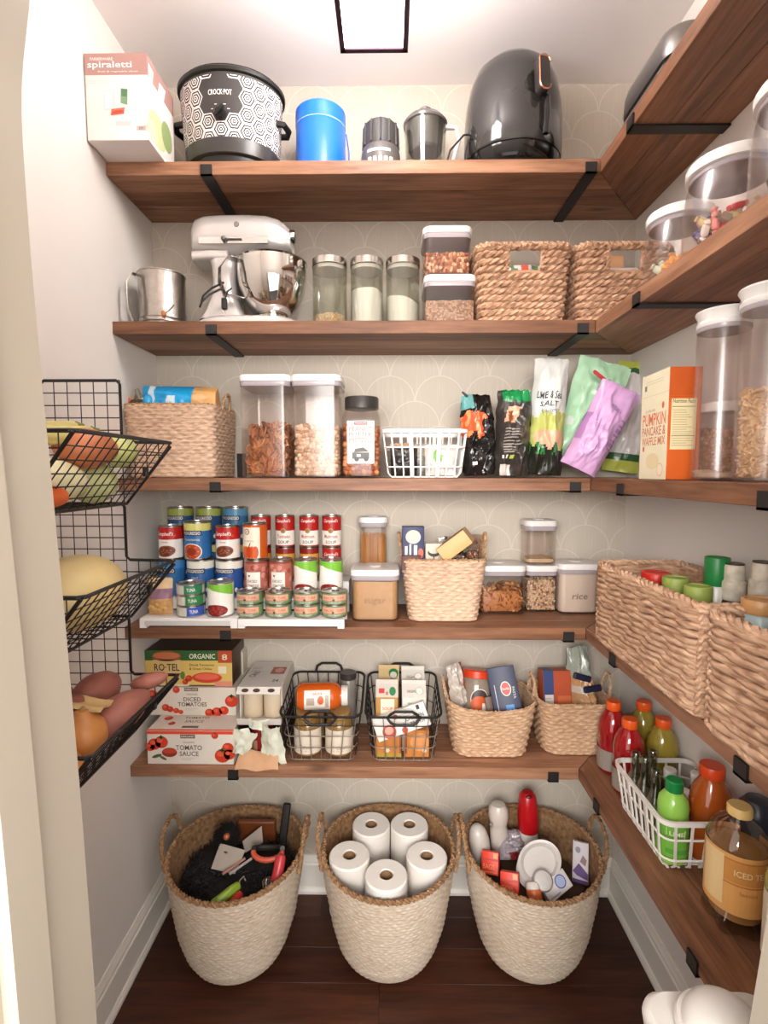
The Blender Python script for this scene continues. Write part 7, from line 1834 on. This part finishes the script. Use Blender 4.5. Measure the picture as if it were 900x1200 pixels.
# ================================================================== floor baskets
ROPE = straw('#d9cbb9', '#b09a82', 60, (1, 1, 5)); ROPE_RIM = straw('#ad8762', '#735439', 70, (1, 1, 1))
def floor_basket(label, cx, cy, a1=.211, b1=.209):
    t = thing('floor_basket', label, 'basket', (cx, cy, .0034), 0, 'round handled baskets on the floor')
    hf, hb_ = .350, .358
    dip = lambda x, y: (y / b1) * (hb_ - hf) / 2 - .012 * (1 - min(1, (abs(x) / a1) ** 2))
    h = (hf + hb_) / 2 + .006
    def sup(n=120, k=2.05): return [(.5 * abs(cos(q)) ** (2 / k) * (1 if cos(q) > 0 else -1), .5 * abs(sin(q)) ** (2 / k) * (1 if sin(q) > 0 else -1)) for q in [2 * pi * i / n for i in range(n)]]
    base = sup(); stitch = .013; cols = int(pi * (a1 + b1) / stitch); cols += cols % 2; N = cols * 3
    prof = [(0, .46), (.012, .52), (.04, .60), (.10, .69), (.20, .775), (.40, .87), (.7, .955), (1, 1.0)]
    def sc(f):
        for (f0, s0), (f1, s1) in zip(prof, prof[1:]):
            if f <= f1: q = (f - f0) / (f1 - f0); return s0 + (s1 - s0) * q
        return 1
    rows = 34; R = rows * 3; out = []
    for j in range(R + 1):
        f = j / R; s_ = sc(f); w_, d = 2 * a1 * s_, 2 * b1 * s_; X_, Nn, _ = even_loop([(q[0] * w_, q[1] * d) for q in base], N); k = int(min(f * rows, rows - .001)); sj = abs(sin(pi * f * rows))
        out.append([(X_[i][0] + Nn[i][0] * .0026 * sj * (.6 + .4 * cos(pi * i / 3 + pi * k)) + .004 * noise.noise(Vector((X_[i][0] * 9, X_[i][1] * 9, f * 3 + cx))) * Nn[i][0], X_[i][1] + Nn[i][1] * .0026 * sj * (.6 + .4 * cos(pi * i / 3 + pi * k)), h * f + dip(X_[i][0], X_[i][1]) * f) for i in range(N)])
    b = MB(); b.loft(out, cap1=False); b.build('woven_wall', ROPE, t, angle=80)
    inn = []
    for f in (1, .7, .4, .2, .1, .045):
        s_ = sc(f); X_, Nn, _ = even_loop([(q[0] * 2 * a1 * s_, q[1] * 2 * b1 * s_) for q in base], 90); inn.append([(X_[i][0] - Nn[i][0] * .007, X_[i][1] - Nn[i][1] * .007, max(.006, h * f + dip(X_[i][0], X_[i][1]) * f)) for i in range(90)])
    b = MB(); b.loft(inn, cap0=False); b.build('inner_wall', ROPE_RIM, t)
    X_, Nn, _ = even_loop([(q[0] * 2 * a1, q[1] * 2 * b1) for q in base], 160)
    b = MB(); rope(b, [(q[0] - n_[0] * .003, q[1] - n_[1] * .003, h + dip(q[0], q[1])) for q, n_ in zip(X_, Nn)], .0085, .024); b.build('rim', ROPE_RIM, t)
    for s_ in (-1, 1):
        b = MB(); hz_ = h + dip(s_ * a1, 0)
        pts = dense([(s_ * (a1 - .004), -.062, hz_ - .040), (s_ * (a1 + .006), -.060, hz_ + .02), (s_ * (a1 + .010), -.045, hz_ + .060), (s_ * (a1 + .010), -.010, hz_ + .080), (s_ * (a1 + .010), .025, hz_ + .080), (s_ * (a1 + .010), .060, hz_ + .060), (s_ * (a1 + .006), .075, hz_ + .025), (s_ * (a1 - .004), .076, hz_ - .030)], .008, False)
        rope(b, pts, .0075, .024, closed=False); b.build('handle', ROPE_RIM, t)
    return h
XLb, XMb, XRb = -.489, -.004, .454
YLb, YMb, YRb = 1.548, 1.560, 1.562
floor_basket('leftmost round handled floor basket, full of dark dusters and coloured grips', XLb, YLb)
floor_basket('middle round handled floor basket, full of white paper rolls', XMb, YMb)
floor_basket('rightmost round handled floor basket, full of bottles, plates and cartons', XRb, YRb)
proto = None
for k, (x, y, z, lab) in enumerate(((-.063, 1.657, .186, 'white paper roll at the back left of the middle floor basket'), (.067, 1.658, .186, 'white paper roll at the back right of the middle floor basket'), (-.126, 1.515, .186, 'white paper roll at the far left of the middle floor basket'), (.116, 1.516, .186, 'white paper roll at the far right of the middle floor basket'), (-.010, 1.440, .184, 'white paper roll at the front of the middle floor basket'))):
    if proto is None:
        t = proto = thing('paper_roll', lab, 'paper roll', (x, y, z), 0, 'white paper rolls in the middle floor basket'); r_ = .0640; h = .178
        MB().lathe([(r_ - .001, 0), (r_, .002), (r_, h - .005), (r_ - .004, h), (.022, h), (.019, h - .006), (.019, .01), (.019, 0)], 44, cap0=False, cap1=False).build('paper', M('#ece6de', .8, var=.02, bump=.3, bscale=160), t)
        MB().lathe([(.0188, .001), (.0188, h - .003), (.0172, h - .003), (.0172, .001)], 28, cap0=False, cap1=False).build('card_tube', M('#8f6d4c', .7), t)
    else: t = dup(proto, (x, y, z), lab, rotz=k)
t = thing('packing_paper', 'crumpled brown paper under the rolls in the middle floor basket', 'paper', (XMb, YMb, .0125)); b = MB()
b.loft([[(q * cos(a), q * sin(a), z_ + .004 * noise.noise(Vector((cos(a) * 3, sin(a) * 3, z_ * 30)))) for a in [2 * pi * k / 40 for k in range(40)]] for q, z_ in ((.095, .006), (.13, .03), (.15, .08), (.16, .160), (.10, .164), (.03, .164))]); b.build('paper_sheet', M('#6b4a34', .8, var=.15), t)
# --- left basket
def pz(px, py, z): q = onz(px, py, z); return (q.x, q.y, z)
t = thing('feather_duster', 'heap of black duster fibres filling the left floor basket', 'duster', (XLb, YLb, .0125))
b = MB(); rn = random.Random(12)
b.loft([[(q * cos(a), q * sin(a), z_ + (.010 * sin(3 * a)) * (z_ > .1)) for a in [2 * pi * k / 40 for k in range(40)]] for q, z_ in ((.09, .006), (.125, .03), (.148, .09), (.168, .18), (.178, .255), (.16, .268), (.10, .276), (.02, .278))])
for k in range(1100):
    a = rn.random() * 6.283; q = .172 * sqrt(rn.random()); x, y = q * cos(a), q * sin(a); z_ = .262 + .014 * rn.random()
    a2 = rn.random() * 6.283; ln = .016 + .018 * rn.random()
    b.tube([(x, y, z_), (x + ln * .6 * cos(a2), y + ln * .6 * sin(a2), z_ + .010), (x + ln * .9 * cos(a2), y + ln * .9 * sin(a2), z_ + .006 * rn.random())], [.0018, .0015, .0006], 3)
stuff(b.build('black_fibres', M('#14110f', .7, var=.2), t))
zf = .308
def grip(name, label, cat, p, mat, ln, rad, direc, tip=None):
    d = Vector(direc).normalized(); t = thing(name, label, cat, p)
    pr_ = [(-.5, .55), (-.46, .85), (-.38, 1), (.2, .95), (.40, .85), (.47, .7), (.5, .35)]
    MB().tube([d * ln * q for q, _ in pr_], [rad * r2 for _, r2 in pr_], 14).build('grip', mat, t)
    if tip: MB().tube([d * ln * .49, d * ln * .49 + Vector((0, .0, .012)), d * ln * .49 + Vector((.010, .008, .020)), d * ln * .49 + Vector((.018, 0, .012))], .0018, 5).build('hanging_loop', tip, t)
    return t
grip('green_grip', 'lime green handle grip at the front of the left floor basket', 'brush', pz(264, 1050, zf + .018), M('#7f9a2c', .3, coat=.2), .095, .0155, (.62, .60, .16), M('#8a8578', .4))
grip('red_grip', 'short red grip beside the lime green one in the left floor basket', 'brush', pz(276, 1056, zf + .016), M('#b8302c', .4), .050, .015, (.3, .9, .1))
grip('dusting_brush', 'pinkish red handle standing at the right of the left floor basket', 'brush', pz(326, 1021, zf + .040), M('#b8353a', .35), .090, .0175, (.12, .45, .75))
t = thing('coiled_brush', 'coral coiled brush ring at the right of the left floor basket', 'brush', pz(314, 997, zf + .052))
pts = [(.046 * cos(a), .022 * sin(a), .014 * sin(a)) for a in [pi + pi * k / 18 for k in range(19)]]
MB().tube(pts, [.0075 + .0012 * (k % 2) for k in range(19)], 8).build('coral_coil', M('#c9583f', .4, var=.1), t)
MB().tube([(q[0], -q[1], q[2] + .008) for q in pts], .008, 8).build('black_coil', M('#1a1513', .5), t)
t = thing('duster_head', 'round black duster head with an orange centre at the back of the left floor basket', 'duster', pz(266, 981, zf + .055), 0, rot=(radians(44), 0, radians(8)))
b = MB(); b.ball((0, 0, -.004), (.040, .040, .016), nu=20, nv=10)
for k in range(420):
    a = rn.random() * 6.283; q = .016 + .027 * rn.random(); b.tube([(q * cos(a) * .6, q * sin(a) * .6, .008), (q * cos(a + .2), q * sin(a + .2), .012 + .006 * rn.random()), (q * 1.14 * cos(a + .3), q * 1.14 * sin(a + .3), .002)], [.0018, .0016, .0006], 3)
stuff(b.build('black_bristles', M('#16110f', .7, var=.2), t)); MB().ball((0, 0, .010), (.010, .010, .009), nu=14, nv=8).build('orange_centre', M('#b5623c', .4), t)
MB().tube([(0, -.040, 0), (.004, -.08, -.018)], .007, 8).build('handle', M('#1a1513', .5), t)
for k, (px, py, dz, w_, h_, rot, lab) in enumerate(((261, 1022, .004, .080, .070, (radians(-50), radians(6), radians(-12)), 'grey card with a small mark leaning in the left floor basket'), (298, 994, .014, .062, .036, (radians(-52), radians(-22), radians(10)), 'pale torn card at the back of the left floor basket'))):
    t = thing('card', lab, 'card', pz(px, py, zf + dz), 0, rot=rot)
    b = MB(); b.loft([[(-w_ / 2, -.001, 0), (w_ / 2, -.001, .004), (w_ / 2, .001, .004), (-w_ / 2, .001, 0)], [(-w_ / 2 - .004, -.001, h_), (w_ / 2 + .006, -.001, h_ * (1 if k == 0 else 1.5)), (w_ / 2 + .006, .001, h_ * (1 if k == 0 else 1.5)), (-w_ / 2 - .004, .001, h_)]]); b.build('card_sheet', M('#a89c90', .6, var=.06), t, smooth=False)
    if k == 0: p = Print(front(.001)); p.ell('#4a403a', -.014, h_ * .72, .007, .003); p.build('printed_mark', t)
for k in range(2):
    t = thing('brush_stick', ['pinkish thin stick across the left floor basket', 'greyish thin stick beside the pinkish one in the left floor basket'][k], 'stick', pz(274 + 8 * k, 1016, zf + .020)); MB().tube([(-.028, -.024, -.004), (.028, .026, .008)], .0040, 8).build('stick', M(['#a87468', '#a89e96'][k], .5), t)
t = thing('steel_whisk', 'small shiny wire scrubber at the right front of the left floor basket', 'scrubber', pz(315, 1040, zf + .006)); b = MB()
for k in range(22): a = rn.random() * 6.28; c_ = rn.random() * 6.28; b.tube([(.018 * cos(a + q * .5) * cos(c_), .018 * sin(a + q * .5), .012 * sin(c_ + q) + .01) for q in range(8)], .0011, 4)
stuff(b.build('wire_curls', STEEL, t))
t = thing('black_handle', 'black flat handle leaning on the back right rim of the left floor basket', 'handle', (XLb + .122, YLb + .085, zf - .03), 0, rot=(radians(-14), radians(6), 0)); b = MB(); b.rbox(.026, .012, .155, r=.005, bev=.004); b.build('handle_body', M('#15110f', .5), t)
t = thing('amber_packet', 'amber brown packet against the back of the left floor basket', 'packet', (XLb + .030, YLb + .135, zf - .05), 0, rot=(radians(6), 0, 0)); MB().rbox(.13, .02, .105, r=.006, bev=.004).build('packet_body', M('#6e3a1c', .4, var=.15), t)
# --- right basket
t = thing('packing_paper', 'crumpled brown paper lining the bottom of the right floor basket', 'paper', (XRb, YRb, .0125)); b = MB()
b.loft([[(q * cos(a), q * sin(a), z_ + .012 * noise.noise(Vector((cos(a) * 3 * q * 6, sin(a) * 3 * q * 6, z_ * 9))) * (z_ > .1)) for a in [2 * pi * k / 48 for k in range(48)]] for q, z_ in ((.09, .006), (.125, .03), (.148, .09), (.166, .18), (.172, .225), (.13, .228), (.06, .232), (.01, .23))]); b.build('paper_sheet', M('#4d3626', .8, var=.15), t)
zf = .262
def lathe_thing(name, label, cat, px, pyb, zb, pytop, rot, build):
    q = onz(px, pyb, zb); h = (at(px, pytop, q.y).z - zb)
    t = thing(name, label, cat, (q.x, q.y, zb), 0, rot=rot); build(t, h); return t
def rb_(t, h):
    MB().lathe([(.030, 0), (.031, .002), (.031, h * .36), (.028, h * .39)], 32).build('bottle_body', M('#d8d0c8', .3), t); b = MB(); b.lathe([(.033, h * .38), (.035, h * .40), (.035, h * .62), (.032, h * .82), (.027, h * .94), (.018, h * .99), (.001, h)], 32); b.build('red_cap', M('#b3121a', .3, var=.04), t)
    MB().ball((0, -.019, h * .945), (.013, .008, .009), nu=12, nv=8).build('nozzle_dimple', M('#5d0a10', .4), t)
lathe_thing('red_spray', 'tall red bottle with dark dimple standing at the back of the right floor basket', 'bottle', 620, 1000, zf - .01, 929, (radians(-3), radians(-2), 0), rb_)
def wb_(t, h):
    MB().lathe([(.026, 0), (.030, .006), (.030, h * .50), (.026, h * .56), (.029, h * .62), (.034, h * .76), (.032, h * .90), (.022, h * .98), (.001, h)], 32).build('bottle_body', M('#cfc4b8', .3, var=.04), t)
    MB().ball((-.030, -.025, h * .68), (.006, .006, .006), nu=8, nv=6).build('spray_tip', M('#8f8a80', .4), t)
lathe_thing('white_bottle', 'white bottle with bulb top at the back left of the right floor basket', 'bottle', 585, 1000, zf - .01, 941, (0, radians(-2), 0), wb_)
lathe_thing('bleach_jug', 'shorter white jug beside the bulb-topped bottle in the right floor basket', 'bottle', 566, 1012, zf - .02, 966, (0, radians(-10), 0), lambda t, h: MB().lathe([(.030, 0), (.034, .006), (.034, h * .65), (.027, h * .88), (.014, h * .98), (.001, h)], 30).build('bottle_body', M('#d0c8bf', .3, var=.05), t))
t, fm = pouch('plastic_bag', 'clear crumpled bag with a purple tint in the middle of the right floor basket', 'bag', pz(600, 1008, zf), (radians(-40), 0, 0), .105, .085, .045, [M('#a39aa0', .2, var=.2, scale=60, coat=.4), M('#7d2a2c', .3)], lambda u, v: 1 if v < .25 and u > .4 else 0, seed=101, crumple=.012)
for k, (px, py, rz, lab) in enumerate(((575, 1024, .35, 'farther red-orange printed pack at the left of the right floor basket'), (598, 1050, .30, 'nearer red-orange printed pack at the front left of the right floor basket'))):
    q = pz(px, py, zf + .018)
    t = carton('red_pack', lab, 'box', q[0], q[1], q[2], .054, .034, .062, '#e03a1c', rot=(radians(-30), radians(-5), -rz), group=None)
    p = Print(front(.017)); p.rect('#b82a16', -.027, .038, .027, .042); p.text('#f08a5a', ['BAGS', 'FOIL'][k], -.004, .021, .014, width=.036, lv=2); p.rect('#f0835a', -.025, .005, .023, .008, lv=2); p.rect('#f59a6a', .010, .045, .024, .059, lv=2); p.build('printed_front', t)
t = thing('plastic_tray', 'stack of white oval plastic trays leaning in the right floor basket', 'tray', pz(630, 1018, zf + .050), 0, rot=(radians(38), radians(-26), radians(14)))
for k in range(3):
    q = k * .012
    MB().lathe([(.030, 0), (.052, .001), (.061, .012), (.069, .014), (.070, .016), (.061, .0145), (.051, .004), (.001, .003)], 48, sx=1.0, sy=.80).build('tray', M('#c2bbb5', .3, var=.03), t, loc=(.006 * k, .004 * k, q))
t = thing('fan_coil', 'ridged pale roll inside the white trays of the right floor basket', 'roll', pz(636, 1032, zf + .060), 0, rot=(radians(50), 0, radians(-10)))
MB().lathe([(.028, -.016), (.030, -.010), (.028, -.003), (.030, .003), (.028, .010), (.025, .014), (.010, .016), (.001, .015)], 32).build('roll_body', M('#b5aea9', .35, var=.05), t)
q = pz(656, 1048, zf + .020)
t = carton('bulb_box', 'white box with a blue ring at the front right of the right floor basket', 'box', q[0], q[1], q[2], .088, .044, .050, '#d3cdc9', rot=(radians(-42), radians(-20), radians(24)))
p = Print(topf(.050)); p.rect('#8f9ab5', -.040, -.016, .0, -.014); p.build('printed_top', t); p = Print(front(.022)); p.ell('#4a5a9a', .016, .028, .018, .018, ring_from=.8); p.ell('#9fb0d0', .016, .028, .013, .013); p.rect('#9a94a0', -.040, .006, .0, .009); p.build('printed_front', t)
q = pz(680, 1034, zf - .01)
t = carton('tall_card', 'white and purple torn box at the right of the right floor basket', 'box', q[0], q[1], q[2], .048, .020, .115, '#cdc6ca', rot=(radians(-22), radians(-2), radians(-24)))
p = Print(front(.010)); p.ell('#8a8590', -.008, .092, .008, .009); p.poly('#5a3a78', [(-.023, .03), (-.005, .055), (.023, .03), (.023, .012), (-.01, .02)], 1); p.poly('#8f6a70', [(-.002, .06), (.015, .05), (.019, .068), (.007, .08)], 2); p.rect('#5a3a78', -.0235, .0, .0235, .010, lv=2); p.build('printed_front', t)
t = thing('orange_tube', 'orange and white wrapped tube at the front of the right floor basket', 'packet', pz(628, 1058, zf + .018), 0, rot=(radians(-36), 0, radians(8))); MB().lathe([(.020, 0), (.022, .004), (.022, .030), (.021, .033)], 26).build('orange_wrap', M('#d9713a', .4, var=.08), t); MB().lathe([(.0215, .0335), (.022, .037), (.019, .048), (.014, .052), (.001, .052)], 26).build('white_end', M('#ddd6cf', .4), t)

# ================================================================== white bin by the doorway
t = thing('waste_bin', 'white plastic bin with domed lid on the floor by the doorway', 'bin', (.478, .652, 0))
BIN = M('#cdc8c1', .4, var=.02)
bh = .748
b = MB(); b.loft([[(x, y, z_) for x, y in rr(w_, d, .035, 6)] for w_, d, z_ in ((.15, .13, .002), (.154, .134, .006), (.192, .164, bh - .012), (.192, .164, bh))]); b.build('bin_body', BIN, t)
b = MB(); b.loft([[(x, y, z_) for x, y in rr(w_, d, .035, 6)] for w_, d, z_ in ((.196, .168, bh - .012), (.200, .172, bh + .002), (.196, .168, bh + .012), (.184, .156, bh + .018))]); b.build('lid_shoulder', BIN, t)
b = MB(); b.lathe([(.063, bh + .0185), (.064, bh + .030), (.060, bh + .035), (.055, bh + .034), (.053, bh + .040), (.048, bh + .052), (.036, bh + .062), (.018, bh + .068), (.001, bh + .069)], 44); b.build('dome_lid', BIN, t, loc=(-.008, .010, 0))
